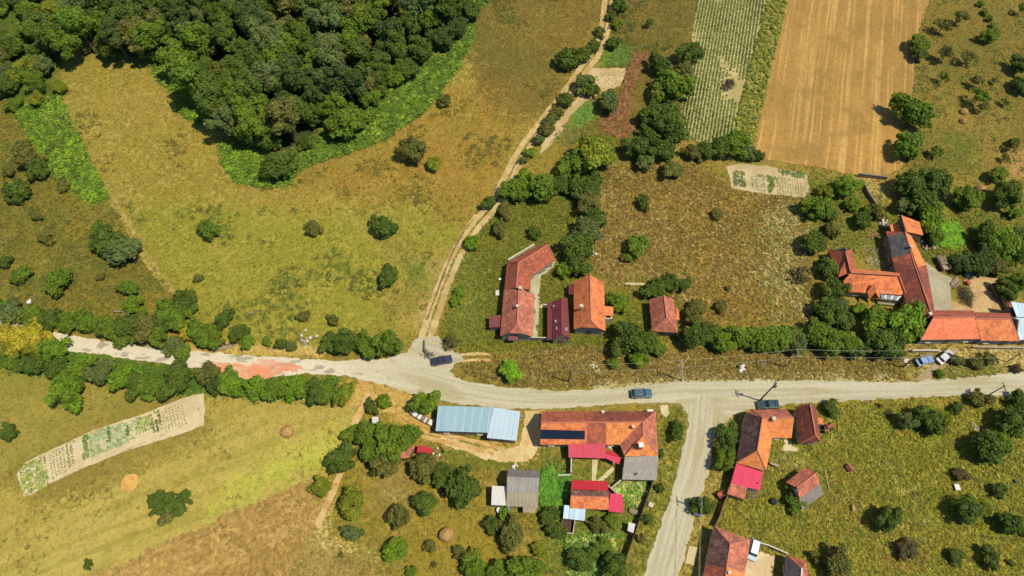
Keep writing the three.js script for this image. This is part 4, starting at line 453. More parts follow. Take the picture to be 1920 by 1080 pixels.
{ // L-shaped house with solar strip
  const [fe0, fe1, rg0, rg1, ne0, ne1] = [[5.95,2.9,-44.22],[28.75,2.9,-44.22],[5.63,6.2,-40.93],[25.42,6.2,-41.06],[5.52,2.9,-37.55],[21.18,2.9,-37.55]];
  const [ap, re1, hl, hr] = [[25.2,6.2,-38.44],[28.36,2.9,-35.37],[21.88,2.9,-35.27],[28.31,2.9,-35.34]];
  const fm = lerp3(fe0, fe1, 0.46), rm = lerp3(rg0, rg1, 0.52), na = lerp3(ne0, ne1, 0.58), nb = lerp3(ne0, ne1, 0.82), ra = lerp3(rg0, rg1, 0.45), rb = lerp3(rg0, rg1, 0.64);
  const g = [[21.88,3,-35.12],[28.42,3,-35.31],[27.71,2.5,-30.74],[21.12,2.5,-30.85]];
  const [c0, c1, c2, c3] = [[11.02,3.15,-37.57],[18.31,3.15,-37.65],[18.17,2.6,-34.89],[11,2.6,-35.11]];
  const so = [[5.67,5.32,-39.83],[14.14,5.32,-39.59],[14.2,3.98,-38.28],[5.6,3.98,-38.38]];
  house('l_shaped_house', 'large L-shaped orange tiled house with dark solar strip at the lane corner', {
    roofs: [{ p: [fm, fe0, rg0, rm], m: M.mottled }, { p: [fe1, fm, rm, rg1], m: M.rust },
      { p: [ne0, na, ra, rg0], m: M.orange, caps: [[rg0, rg1]] }, { p: [na, nb, rb, ra], m: M.mottled }, { p: [nb, ne1, rg1, rb], m: M.bright },
      { p: [ne1, hl, ap, rg1], m: M.salmon }, { p: [re1, fe1, rg1, ap], m: M.salmon, caps: [[fe1, rg1, 0.11], [rg1, ap], [re1, ap, 0.1], [hl, ap, 0.1]] }, { p: [hl, hr, ap], m: M.bright, n: 'hip_roof' },
      { p: [[18.27,2.5,-35.81],[21.17,2.5,-35.05],[20.8,2.2,-33.85],[18.25,2.3,-34.99]], m: M.pink, n: 'canopy', t: 0.06 }, { p: [[18.26,2.9,-36.39],[19.62,2.9,-36.34],[21.17,2.5,-35.05],[18.27,2.55,-35.79]], m: M.red, n: 'canopy', t: 0.06 }],
    sheets: [{ p: [c0, c1, c2, c3], n: 5, m: M.rose, alt: M.rose, name: 'canopy_sheet' }, { p: g, n: 5, m: M.asbestos, alt: M.asbestos, name: 'fibre_cement_sheet' }, { p: so, n: 9, m: M.solar, name: 'solar_panel' }],
    walls: [{ p: [fe0, ne0, ne1, hl, hr, fe1], in: 0.35, g: { 0: [[0.5, 5.9]] } }, { p: [g[0], g[3], g[2], g[1]].map(q => [q[0], 2.5, q[2]]), in: 0.2, m: M.oldPlaster }],
    chimneys: [{ p: [[24.65,6.3,-36.54]][0], h: 2.0, w: 0.75, m: M.brick, cap: M.white }, { p: [[23.4,6.4,-40.12]][0], h: 1.0, w: 0.4 }, { p: [[18.08,3.8,-43.89]][0], h: 0.9, w: 0.4, m: M.plaster }],
    more: t => { for (const q of [c2, c3, lerp3(c2, c3, 0.5), [[20.76,2.2,-33.88]][0]]) t.world('canopy_post', cyl(0.06, 0.06, q[1] - 0.05, q[0], 0, q[2], 6), M.darkWood); const hole = [[23.3,2.68,-31.89],[23.72,2.7,-32.13],[24.37,2.68,-32.09],[23.68,2.66,-31.55]]; t.world('hole_shade_patch', pane(hole, 0.04), M.black); const w = [[28.02,1.4,-44.93]][0]; t.world('meter_box', bx(1.2, 0.6, 0.5, w[0], 1.1, w[2]), M.white); },  // black sheet on the roof paints the shade inside a broken hole
  });
}
{ // tile and red sheet outbuilding
  const [f0, f1, ra, rb, n0, n1] = [[11.17,3.3,-28.73],[18.54,3.3,-28.41],[11.04,4.1,-27.46],[18.13,4.1,-27.21],[10.91,2.6,-25.5],[18.3,2.6,-25.23]];
  const r = [[11.48,3,-30.67],[18.26,3,-30.4],[18.21,3.5,-28.49],[11.13,3.5,-28.83]], pk = [[18.53,3.5,-28.07],[20.93,3.5,-27.81],[20.81,2.7,-24.63],[18.15,2.7,-24.91]], lb = [[9.87,2.6,-26.08],[13.93,2.6,-25.72],[13.6,2.2,-23.27],[9.59,2.2,-23.73]];
  house('outbuilding', 'small outbuilding with red, pink and pale blue sheet roofs', { cat: 'outbuilding',
    roofs: [{ p: [f1, f0, ra, rb], m: M.dark }, { p: [n0, n1, rb, ra], m: M.orange, caps: [[ra, rb, 0.1]] }],
    sheets: [{ p: r, n: 4, m: M.red, name: 'red_sheet' }, { p: pk, n: 2, m: M.pink, name: 'pink_sheet' }, { p: lb, n: 4, m: M.ice, alt: M.paleBlue, name: 'pale_blue_sheet', seam: true }],
    walls: [{ p: [r[0], n0, n1, pk[2], pk[1], r[1]].map(q => [q[0], 2.5, q[2]]), in: 0.25, m: M.plaster }, { p: [lb[0], lb[3], lb[2], lb[1]].map(q => [q[0], 2.1, q[2]]), in: 0.15, m: M.oldWood, win: false }] });
}
{ // grey barn
  const [f0, f1, ra, rb, n0, n1] = [[-0.77,3,-32.72],[5.32,3,-32.46],[-0.93,4.8,-30.88],[5.16,4.8,-30.61],[-1.04,2.5,-25.86],[4.8,2.5,-25.7]];
  const ma = lerp3(ra, n0, 0.5), mb = lerp3(rb, n1, 0.5), w = [[-3.8,2.8,-29.62],[-1.14,2.8,-29.51],[-1.07,2.3,-26.05],[-3.92,2.3,-26.14]], e = [[2.06,2.3,-25.8],[4.84,2.3,-25.65],[4.26,2,-24.76],[2.06,2,-24.82]];
  house('grey_barn', 'grey fibre cement roofed barn beside the green vegetable patch', { cat: 'barn', roofs: [],
    sheets: [{ p: [f1, f0, ra, rb], n: 6, m: M.asbestosOld, name: 'roof_sheet' }, { p: [ra, rb, mb, ma], n: 6, m: M.asbestos, name: 'roof_sheet' }, { p: [ma, mb, n1, n0].map(q => [q[0], q[1] - 0.06, q[2]]), n: 6, m: M.asbestosTan, name: 'roof_sheet' }, { p: w, n: 3, m: M.whiteSheet, name: 'white_sheet' }, { p: e, n: 3, m: M.asbestosTan, name: 'roof_sheet' }],
    walls: [{ p: [f0, n0, n1, f1].map(q => [q[0], 2.5, q[2]]), in: 0.25, m: M.oldWood, g: { 0: [[0.3, 4.5]], 2: [[0.7, 4.5]] } }, { p: [w[0], w[3], w[2], w[1]].map(q => [q[0], 2.25, q[2]]), in: 0.1, m: M.oldPlaster, win: false }] });
}
{ // corner house
  const [tl, l0, l1, ra, ap, q0, q1, hb] = [[47.89,2.9,-44.57],[46.71,2.9,-43.98],[43.39,2.9,-33.99],[48.62,6.4,-41.79],[46.58,6.4,-35.41],[51.05,2.9,-38.86],[48.8,2.9,-32.4],[43.38,2.9,-33.9]];
  const [te, re, rr_] = [[54.91,2.9,-44.75],[54.74,6.3,-41.87],[54.92,2.9,-38.88]], pk = [[43.33,3,-33.8],[48.23,3,-32.17],[47.21,2.6,-28.77],[41.87,2.6,-30.15]], lo = [[41.88,2.55,-30.15],[44.92,2.55,-29.39],[44.18,2.1,-27.17],[40.99,2.1,-28.3]];
  house('corner_house', 'orange roofed corner house with pink sheet end by the lane', {
    roofs: [{ p: [l0, l1, ap, ra], m: M.dark, l: 'dark lichen covered western slope' }, { p: [q1, q0, ra, ap], m: M.bright, caps: [[ra, ap], [ra, q0, 0.08, M.capDark]], l: 'orange courtyard slope' }, { p: [l1, q1, ap], m: M.bright, n: 'hip_roof', caps: [[l1, ap, 0.11], [q1, ap, 0.09, M.capDark]] },
      { p: [te, tl, ra, re], m: M.salmon, caps: [[ra, re]] }, { p: [tl, l0, ra], m: M.salmon, n: 'hip_roof', caps: [[tl, ra, 0.1, M.capDark], [l0, ra, 0.08, M.capDark]] }, { p: [q0, rr_, re, ra], m: M.bright }, { p: lo, m: M.salmon, n: 'lean_to_roof' }],
    sheets: [{ p: pk, n: 3, m: M.pink, name: 'pink_sheet' }],
    walls: [{ p: [tl, l0, l1, q1, q0, rr_, te], in: 0.35, g: { 5: [[0.5, 5.9]] } }, { p: [pk[0], pk[3], pk[2], pk[1]].map(q => [q[0], 2.5, q[2]]), in: 0.2, m: M.oldPlaster, win: false }, { p: [lo[0], lo[3], lo[2], lo[1]].map(q => [q[0], 2.0, q[2]]), in: 0.15, m: M.oldWood, win: false }],
    chimneys: [{ p: [[50.59,7.1,-41.47]][0], h: 1.2, w: 0.5, m: M.plaster }],
    more: t => { const [a, b, c, d] = [[45.02,2.4,-29.36],[47.16,2.4,-28.81],[46.65,2.2,-27.88],[45.09,2.1,-26.97]]; for (let i = 0; i <= 5; i++) t.world('rafter', bar(lerp3(a, b, i / 5), lerp3(d, c, i / 5), 0.06, 0.06, 4), M.oldWood); for (let i = 0; i <= 4; i++) t.world('batten', bar(lerp3(a, d, i / 4).map((v, k) => v + (k === 1 ? 0.09 : 0)), lerp3(b, c, i / 4).map((v, k) => v + (k === 1 ? 0.09 : 0)), 0.04, 0.04, 4), M.greyWood); for (const q of [b, c, d]) t.world('post', cyl(0.08, 0.08, q[1], q[0], 0, q[2], 6), M.oldWood); const v = [[46.93,2.75,-30.1]][0]; t.world('roof_vent', cyl(0.12, 0.12, 0.5, v[0], v[1] - 0.1, v[2], 8), M.black); },
  });
}
{ // dark red barn by the road
  const [ra, rb, l0, l1, q0, q1] = [[58.72,5.7,-44.86],[58.57,5.7,-38.53],[56.82,3,-45.17],[56.59,3,-37.88],[60.65,3.3,-44.85],[60.49,3,-38.1]];
  house('red_barn', 'dark red tiled barn standing beside the corner house', { cat: 'barn', roofs: [{ p: [l0, l1, rb, ra], m: M.rust }, { p: [q1, q0, ra, rb], m: M.rust, caps: [[ra, rb]] }, { p: [l1, q1, rb], m: M.rust, n: 'hip_roof', caps: [[l1, rb, 0.1], [q1, rb, 0.1]] }, { p: [[62.09,2.2,-43.17],[62.07,2.2,-41.83],[60.25,2.9,-41.62],[60.25,2.9,-42.91]].reverse(), m: M.orange, n: 'lean_to_roof' }], walls: [{ p: [l0, l1, q1, [q0[0], 3, q0[2]]], m: M.stone }, { p: up([[60.66,2.2,-42.88],[62.08,2.2,-42.95],[62.04,2.2,-41.88],[60.67,2.2,-41.88]], 2.1), in: 0.05, m: M.oldWood, win: false }] });
}
{ // hut in the meadow
  const [ra, rb, l0, l1, s0, s1] = [[58,4,-31.81],[53.75,4,-29],[56.81,2.4,-33.14],[52.47,2.4,-30.36],[59.53,1.9,-28.22],[54.84,1.9,-25.36]]; const m0 = lerp3(ra, s0, 0.5), m1 = lerp3(rb, s1, 0.5);
  house('hut', 'small old hut with brown, orange and grey roof in the eastern meadow', { cat: 'hut', roofs: [{ p: [l1, l0, ra, rb], m: M.salmon }, { p: [m1, m0, ra, rb].reverse(), m: M.salmon, caps: [[ra, rb, 0.12]] }], sheets: [{ p: [m1, m0, s0, s1].map(q => [q[0], q[1] - 0.08, q[2]]), n: 4, m: M.asbestosOld, name: 'roof_sheet' }], walls: [{ p: [l0, l1, s1, s0].map(q => [q[0], 1.9, q[2]]), in: 0.3, m: M.oldWood, g: { 1: [[0.36, 3.6]], 3: [[0.64, 3.6]] } }] });
}
{ // southern house
  const [ap, rb, l0, l1, fr, q0, q1] = [[39.12,6,-18.56],[36.17,6,-8.56],[37.44,3,-22.17],[32.74,3,-8.75],[41.77,3.2,-19.95],[43.8,3,-19.81],[40.16,3,-8.75]];
  const rs = lerp3(ap, rb, 0.38), ls = lerp3(l0, l1, 0.5), qs = lerp3(q0, q1, 0.53);
  house('southern_house', 'dark and orange tiled house cut by the lower edge beside the lane', {
    roofs: [{ p: [l0, ls, rs, ap], m: M.dark, l: 'dark ribbed western slope' }, { p: [ls, l1, rb, rs], m: M.mottled }, { p: [qs, q0, ap, rs], m: M.salmon, caps: [[ap, rb]] }, { p: [q1, qs, rs, rb], m: M.bright }, { p: [q0, l0, ap], m: M.salmon, n: 'hip_roof', caps: [[l0, ap, 0.1, M.capDark], [q0, ap, 0.1]] }],
    walls: [{ p: [l0, l1, q1, q0], in: 0.4 }], chimneys: [{ p: [[38.25,6.4,-13.79]][0], h: 1.0, w: 0.4 }] });
  const [p0, p1, k0, k1, e0, e1] = [[51.74,4.6,-14.73],[50.28,4.6,-8.65],[50.17,2.6,-17.25],[47.84,2.6,-8.78],[53.55,2.8,-16.08],[53.74,2.6,-8.78]];
  house('slate_house', 'dark grey roofed outbuilding across the sand coloured court', { cat: 'outbuilding', roofs: [{ p: [k0, k1, p1, p0], m: M.slate }, { p: [e1, e0, p0, p1], m: M.salmon, caps: [[p0, p1, 0.15, M.white]] }, { p: [e0, k0, p0], m: M.mottled, n: 'hip_roof', caps: [[k0, p0, 0.1]] }], walls: [{ p: [k0, k1, e1, e0], in: 0.3, m: M.oldPlaster }] });
}
// small huts
function hut(name, label, p, h, mat, wm, cat) { const q = up(p, h); house(name, label, { cat, roofs: [{ p: q.map((v, i) => [v[0], h + (i < 2 ? 0.25 : 0), v[2]]), m: mat, t: 0.08 }], walls: [{ p: q, in: 0.12, m: wm, win: false }], more: t => { const c = q.reduce((a, v) => [a[0] + v[0] / 4, a[1] + v[2] / 4], [0, 0]); t.world('door', bx(0.7, 1.7, 0.06, c[0], 0.75, Math.max(...q.map(v => v[2])) - 0.1), M.plank); } }); }
hut('outhouse', 'white roofed outhouse under the orchard trees west of the blue shed', [[-27.97,2.2,-43.31],[-26.75,2.2,-43.31],[-26.64,2.2,-41.98],[-27.94,2.2,-41.98]], 2.2, M.whiteSheet, M.darkWood, 'outhouse');
hut('outhouse', 'small pale box shed beside the long garden wall', [[21.86,2,-22.98],[23.04,2,-22.72],[22.54,2,-21.13],[21.52,2,-21.57]], 2.0, M.whiteSheet, M.concrete, 'outhouse');
hut('wood_store', 'orange tiled lean-to store under the orchard trees', [[-22.12,2,-37.02],[-19.04,2,-37.33],[-20.16,1.8,-35.2],[-22.61,1.8,-34.97]], 2.0, M.salmon, M.plank, 'store');
hut('wood_store', 'bright red sheet roof of the scrap store south of the blue shed', [[-18.46,1.8,-37.7],[-15.7,1.8,-37.07],[-15.9,1.6,-35.95],[-18.71,1.6,-36.27]], 1.8, M.red, M.plank, 'store');

// ---------------------------------------------------------------- trees and shrubs
function leafCrown(seed, lobes, n, size, o = {}) {
  const f = rng(seed), pos = [], col = [], W = lobes.reduce((s, l) => s + l[3] * l[3], 0), d = V(0, 0, 0), nn = V(0, 0, 0), t = V(0, 0, 0), b = V(0, 0, 0), p = V(0, 0, 0);
  const tone = lobes.map(() => [rr(0.82, 1.16, f), rr(-0.1, 0.12, f)]);
  for (let i = 0; i < n; i++) {
    let w = f() * W, k = 0; while (k < lobes.length - 1 && (w -= lobes[k][3] ** 2) > 0) k++;
    const L = lobes[k]; do { d.set(f() * 2 - 1, f() * 2 - 1, f() * 2 - 1); } while (d.lengthSq() > 1 || d.lengthSq() < 0.01); d.normalize(); if (d.y < -0.35 && f() < 0.6) d.y = -d.y;
    const lump = 0.62 + 0.66 * fbm(d.x * 3.1 + k * 5 + seed, d.z * 3.1 + d.y * 2.4, 3), rad = L[3] * lump * (f() < 0.06 ? rr(1, 1.35, f) : 1 - 0.35 * f() * f());
    p.set(L[0] + d.x * rad, L[1] + d.y * rad * (o.flat ?? 0.9), L[2] + d.z * rad); if (p.y < 0.06) continue;
    nn.set(d.x + rr(-0.9, 0.9, f), d.y + 0.25 + rr(-0.9, 0.9, f), d.z + rr(-0.9, 0.9, f)).normalize(); t.set(f() - 0.5, f() - 0.5, f() - 0.5).cross(nn).normalize(); b.crossVectors(nn, t);
    const s = size * rr(0.6, 1.3, f), u = s, v = s * 0.55, bend = nn.clone().multiplyScalar(-0.25 * s);
    const q = [[u, 0], [0, v], [-u, 0], [0, -v]].map(([x, y], m) => [p.x + t.x * x + b.x * y + (m % 2 ? 0 : bend.x), p.y + t.y * x + b.y * y + (m % 2 ? 0 : bend.y), p.z + t.z * x + b.z * y + (m % 2 ? 0 : bend.z)]);
    pos.push(...q[0], ...q[1], ...q[3], ...q[1], ...q[2], ...q[3]);
    const br = tone[k][0] * rr(0.78, 1.25, f), hue = tone[k][1] + rr(-0.1, 0.14, f), c = [br * (1 + hue), br, br * (1 - hue * 0.6)]; for (let m = 0; m < 6; m++) col.push(...c);
  }
  const g = geoFrom(pos); g.setAttribute('color', new THREE.Float32BufferAttribute(col, 3)); return g;
}
function lobesFor(f, o) { const out = [[rr(-0.12, 0.12, f), o.cy * 0.95, rr(-0.12, 0.12, f), o.core * rr(0.85, 1.05, f)]], bend = f() * 6.283, ecc = rr(0.05, 0.3, f); for (let i = 0; i < o.n * 2; i++) { const a = i / o.n * Math.PI + rr(-0.5, 0.5, f), q = rr(0.32, 0.8, f) * o.spread * (1 + ecc * Math.cos(2 * (a - bend))), k = Math.min(1, q), y = o.cy + rr(-0.55, 0.62, f) * o.tall * Math.sqrt(1.05 - k * k * 0.8); out.push([Math.cos(a) * q, y, Math.sin(a) * q, rr(0.2, 0.44, f) * (1.12 - 0.4 * k)]); } out.push([rr(-0.25, 0.25, f), o.cy + 0.5 * o.tall, rr(-0.25, 0.25, f), rr(0.3, 0.46, f)]); return out; }
function trunkGeo(f, lobes, h, r) { const parts = [bar([0, -0.15, 0], [rr(-0.05, 0.05, f), h, rr(-0.05, 0.05, f)], r, r * 0.6, 7)]; for (const l of lobes.slice(1, 6)) parts.push(bar([0, h * rr(0.6, 0.95, f), 0], [l[0] * 0.8, l[1], l[2] * 0.8], r * 0.5, r * 0.16, 5)); return mergeGeometries(parts); }
const leafMat = c => { const m = new THREE.MeshPhysicalMaterial({ color: lin(c), vertexColors: true, roughness: 0.75, side: THREE.DoubleSide, transmission: 0.4, thickness: 0, specularIntensity: 0.3 }); return m; };
const TONES = [[106, 126, 40], [124, 148, 38], [132, 162, 38], [150, 158, 42], [132, 130, 56], [206, 188, 52], [152, 196, 40], [122, 108, 64], [92, 110, 44], [122, 136, 68]].map(leafMat);
const TONE_WORD = ['dark green', 'mid green', 'fresh green', 'yellow green', 'olive', 'golden yellow', 'bright lime', 'brownish', 'very dark green', 'grey green'];
function protos(seed, count, o) { return Array.from({ length: count }, (_, i) => { const f = rng(seed + i * 101), lb = lobesFor(f, o), crown = leafCrown(seed + i * 7, lb, o.leaves, o.leaf, o), trunk = trunkGeo(f, lb, o.trunk, o.tr); return { crown, trunk }; }); }
const KIND = {
  t: protos(100, 6, { cy: 0.86, core: 0.68, n: 8, spread: 1, tall: 0.75, leaves: 3000, leaf: 0.1, trunk: 0.7, tr: 0.07 }),
  b: protos(300, 6, { cy: 0.72, core: 0.6, n: 7, spread: 1, tall: 0.6, leaves: 2100, leaf: 0.11, trunk: 0.4, tr: 0.05 }),
  f: protos(500, 6, { cy: 2.1, core: 0.66, n: 8, spread: 1, tall: 1.15, leaves: 3300, leaf: 0.1, trunk: 1.6, tr: 0.08, flat: 1.1 }),
  s: protos(900, 4, { cy: 1.4, core: 0.45, n: 7, spread: 1.1, tall: 0.7, leaves: 700, leaf: 0.13, trunk: 1.0, tr: 0.05 }),
  n: protos(700, 4, { cy: 0.7, core: 0.45, n: 6, spread: 1.1, tall: 0.6, leaves: 520, leaf: 0.12, trunk: 0.5, tr: 0.035 }),
};
const fT = rng(4711);
function plant(kind, name, x, z, r, tone, label, category, group) {
  const P = KIND[kind][Math.floor(fT() * KIND[kind].length)], o = new THREE.Group(); o.name = name; o.position.set(x, 0, z); o.rotation.y = fT() * 6.283; const wide = rr(0.86, 1.2, fT); o.scale.set(r * wide, r * rr(0.85, 1.12, fT), r / wide * rr(0.95, 1.08, fT));
  const tr = new THREE.Mesh(P.trunk, M.bark); tr.name = 'trunk'; const cr = new THREE.Mesh(P.crown, TONES[tone]); cr.name = 'crown'; o.add(tr, cr); shade(o); return tag(o, label, category, group);
}
function row(kind, name, list, text, category, group) { list.forEach(([x, z, r, tone0], i) => { const v = fT(), tone = tone0 > 1 || v < 0.7 || !/hedge|verge|screen|farm|track/.test(name) ? tone0 : v < 0.78 ? 9 : v < 0.83 ? 4 : v < 0.91 ? 2 : 1 - tone0; plant(kind, name, x, z, r, tone, text.replace('#', ordinal(i)).replace('%', TONE_WORD[tone]), category, group); }); }
// single bushes of the western meadow
row('b', 'meadow_bush', [[-69.98,-75.72,1.31,4],[-69.45,-87.8,2.82,1],[-61.68,-65.25,2.3,0],[-45.31,-66.38,1.62,4],[-50.66,-113.29,2.5,0],[-46.04,-88.67,2.22,4],[-38.6,-65.15,1.5,4],[-29.55,-88.64,3.19,0],[-27.55,-75.64,2.84,0],[-24.01,-110.13,3.89,4],[-18.8,-107.14,2.07,3],[-17.5,-127.25,2.05,4]], '% lone bush, # from the left in the mown western meadow', 'bush', 'lone bushes of the mown meadow');
row('b', 'rough_bush', [[-114.17,-79.76,1.8,0],[-121.94,-105.05,1.81,4],[-117.22,-98.6,3.28,0],[-109.31,-76.27,2.61,1],[-120.54,-111.89,2.62,4],[-116.81,-107.37,3.36,4],[-111.58,-92.67,1.87,4],[-114.15,-104.65,3.08,0],[-107,-85.81,1.83,4],[-99.91,-73.89,3.52,1],[-107.45,-100.96,1.79,4],[-95.16,-87.8,2.21,1],[-91.87,-76.23,1.07,4],[-91.76,-84.62,4.1,0],[-87.67,-81.82,4.07,9],[-84.53,-72.62,2.35,1]], '% bush, # from the left in the rough pasture at the western edge', 'bush', 'bushes of the rough western pasture');
row('t', 'edge_tree', [[-97.88,-143.36,2.55,1],[-93.37,-142.72,2.83,0],[-88.71,-140.8,2.82,0],[-84.45,-137.72,3.07,0],[-80.21,-131.04,3.29,8],[-76.81,-128.12,3.53,0],[-73.62,-129.69,3.82,0],[-68.84,-122.43,4.01,1],[-64.14,-115.26,4.45,0],[-63.77,-120.51,4.25,0],[-60.15,-113.98,3.92,0],[-56,-105.3,4.71,0],[-55.23,-120.71,3.99,0],[-49.32,-120.91,3.73,1],[-43.02,-123.71,3.5,1],[-40.62,-117.72,4.99,1],[-36.69,-127.45,3.26,1],[-35.63,-132.17,4.11,0],[-31.08,-134.46,3.59,1],[-27.78,-136.68,3.61,0],[-23.97,-143.24,3.95,0],[-19.25,-147.38,3.71,8],[-15.82,-151.46,4.03,8],[-11.72,-158.12,3.52,0]], '% tree, # from the left along the southern edge of the wood', 'tree', 'trees on the southern wood edge');
// the wood
{
  const wood = [[-106.34,-161.69],[-100.86,-170.39],[-87.35,-179.45],[-12.48,-179.45],[-12.04,-163.84],[-17.62,-153.34],[-26.05,-147.28],[-29.68,-137.56],[-37.28,-128.3],[-43.29,-120.31],[-51.94,-114.32],[-60.86,-111.81],[-69.41,-115.16],[-74.74,-122.06],[-81.28,-127.39],[-85.8,-135.68],[-89.67,-140.43],[-99.96,-141.78],[-108.32,-141.01],[-118.52,-141.78],[-122.16,-149.28],[-116.01,-153.34]], west = [[-176.54,-184.12],[-140.39,-179.45],[-128.24,-163.84],[-124.52,-153.34],[-122.13,-143.34],[-120.41,-133.81],[-119.85,-127.39],[-125.59,-123.82],[-139.24,-123.82],[-158.21,-133.81]];
  const glade = [[-135.01,-186.49],[-110.6,-186.49],[-106.87,-163.84],[-108.73,-156.43],[-113.63,-155.4],[-116.63,-152.93],[-121.58,-151.3],[-125.75,-157.47]], f = rng(99), put = []; const fill = (poly, n, gap, tones, kind, lo, hi, name, label, grp) => { const b = box2(poly), mine = []; for (let tries = 0, k = 0; tries < 6000 && k < n; tries++) { const x = rr(b[0], b[2], f), z = rr(b[1], b[3], f); if (!inPoly(poly, x, z) || inPoly(glade, x, z) || put.some(q => Math.hypot(q[0] - x, q[1] - z) < gap * (0.75 + 0.25 * q[2] / hi))) continue; const r = rr(lo, hi, f); put.push([x, z, r]); k++; mine.push([x, z, r, tones[Math.floor(f() * tones.length)]]); } mine.sort((p, q) => q[1] - p[1]); const per = Math.ceil(Math.sqrt(mine.length * 1.2)); for (let s = 0; s < mine.length; s += per) mine.slice(s, s + per).sort((p, q) => p[0] / (190 - p[1]) - q[0] / (190 - q[1])).forEach(([x, z, r, tone], i) => plant(kind, name, x, z, r, tone, TONE_WORD[tone] + label.replace('#', ordinal(i)).replace('$', ordinal(s / per)), 'tree', grp)); };
  fill(wood, 200, 3.5, [0, 0, 8, 0, 1, 1, 9, 0, 4], 'f', 2.2, 4.7, 'forest_tree', ' tree, # from the left in the $ row of the wood', 'trees of the dense wood');
  fill(west, 70, 3.6, [1, 0, 0, 4, 3, 1, 9], 't', 2.2, 3.8, 'thicket_tree', ' tree, # from the left in the $ row of the top left thicket', 'trees of the top left thicket');
}
row('t', 'thicket_edge_tree', [[-128.91,-134.93,3.05,3],[-124.18,-133.09,3.04,1],[-123.18,-138.42,3.35,9],[-123.44,-144.39,3.12,0],[-117.52,-131.58,2.21,3],[-121.69,-154.48,4.06,8],[-117.87,-150.74,3.74,8],[-113.54,-146.6,2.86,4],[-108.09,-145.36,3.13,1],[-107.66,-156.19,2.34,4],[-102.7,-147.05,3.42,0],[-105.21,-160.64,2.07,7],[-99.6,-153.12,2.33,3]], '% tree, # from the left along the fringe of the top left thicket', 'tree', 'fringe trees of the top left thicket');
// hedges of the western road
row('b', 'hedge_bush', [[-113.07,-67.9,3.1,0],[-108.17,-67.21,3.22,0],[-103.82,-65.98,3.09,1],[-99.07,-65.07,2.82,0],[-94.86,-64.02,2.56,1],[-90.88,-64.44,2.81,0],[-86.4,-63.18,3.18,1],[-83.36,-60.42,1.78,1],[-82.25,-62.84,3.43,0],[-82.29,-68.31,2.34,2],[-80.11,-66.1,2.06,1],[-78.28,-63.05,3.56,1],[-75.19,-60.83,2.78,0],[-75.27,-64.38,3.32,0],[-71.46,-58.95,2.52,0],[-71.93,-65.88,4.09,1],[-69.09,-57.66,2.01,1],[-70.77,-68.44,3.36,0],[-69.24,-62.48,2.3,5],[-65.34,-61.53,3.29,0],[-62.98,-59.93,2.53,1],[-58.17,-61.74,2.3,0],[-56.44,-60.17,1.78,1],[-52.29,-60.26,1.15,1],[-48.92,-59.52,1.52,0],[-46.87,-59.11,1.27,0]], '% bush, # from the left in the hedge north of the pale road', 'bush', 'hedge north of the western road');
row('b', 'verge_bush', [[-110.11,-60.36,2.71,5],[-107.74,-60.63,3.38,5],[-106.03,-58.97,2.48,3],[-104.46,-55.19,2.23,1],[-103.95,-60,3.82,5],[-101.92,-58.8,2.25,3],[-101.28,-60.88,3.38,5],[-99.52,-54.72,2.98,0],[-98.78,-59.87,2.71,5],[-96.7,-57.87,3.25,0],[-93.76,-53.62,2.72,1],[-89.5,-53.78,2.97,2],[-84.76,-52.89,3.2,1],[-80.53,-51.84,3.19,2],[-77.44,-50.52,2.94,1],[-74.72,-50,3.17,0],[-68.76,-51.57,4.15,0],[-63.01,-52.45,2.71,0],[-60.77,-50.19,2.45,8],[-57.72,-50.69,3.18,0],[-52.11,-49.49,2.93,2],[-48.36,-49.54,3.17,1],[-44.51,-49.33,2.68,2],[-42.97,-51.09,1.73,3],[-39.97,-48.82,3.28,0],[-36.73,-48.46,2.92,1],[-33.99,-48.59,2.44,3]], '% bush, # from the left in the hedge south of the pale road', 'bush', 'hedge south of the western road');
row('t', 'field_tree', [[-100.44,-40.4,1.91,0],[-89.93,-48.03,3.88,2]], '% round tree, # from the left in the meadow beside the vegetable plot', 'tree', 'field trees by the vegetable plot');
row('b', 'field_bush', [[-77.98,-15.62,1.08,0],[-66.71,-26.39,2.63,0],[-65.01,-24.97,2.22,4],[-63.24,-26.68,2.63,0]], '% bush, # from the left in the dry south western field', 'bush', 'bushes of the south western field');
row('t', 'junction_tree', [[-38.51,-59.69,2.48,0],[-34.77,-59.55,3.14,0],[-30.71,-58.71,2.8,1],[-25.94,-59.07,3.47,1]], '% tree, # from the left in the row at the road junction', 'tree', 'trees at the road junction');
// orchard and yards south of the road
row('t', 'orchard_tree', [[-36.8,-29.67,2.25,3],[-33.13,-34.63,3,0],[-30.61,-26.55,3.02,3],[-31.53,-40.08,2.33,1],[-28.46,-39.92,2.95,1],[-26.85,-36.11,2.91,1],[-24.57,-33.62,2.89,4],[-23.4,-37.91,4.16,1],[-21.41,-18.33,2.36,2],[-21.24,-24.29,2.5,4],[-20.88,-39.65,2.74,1],[-16.67,-26.55,2.42,0],[-17.51,-45.82,3.01,2],[-16.78,-33.16,3.09,4],[-13.14,-31.61,2.67,0],[-9.51,-29.37,3.84,0],[-6.78,-15.08,2.71,1],[-2.91,-14.59,2.13,1],[-0.2,-20.95,3.16,4],[2.41,-14.67,3.28,1],[12.86,-16.55,2.64,0],[18.76,-15.26,2.76,0]], '% tree, # from the left in the orchard south of the blue shed', 'tree', 'orchard trees south of the blue shed');
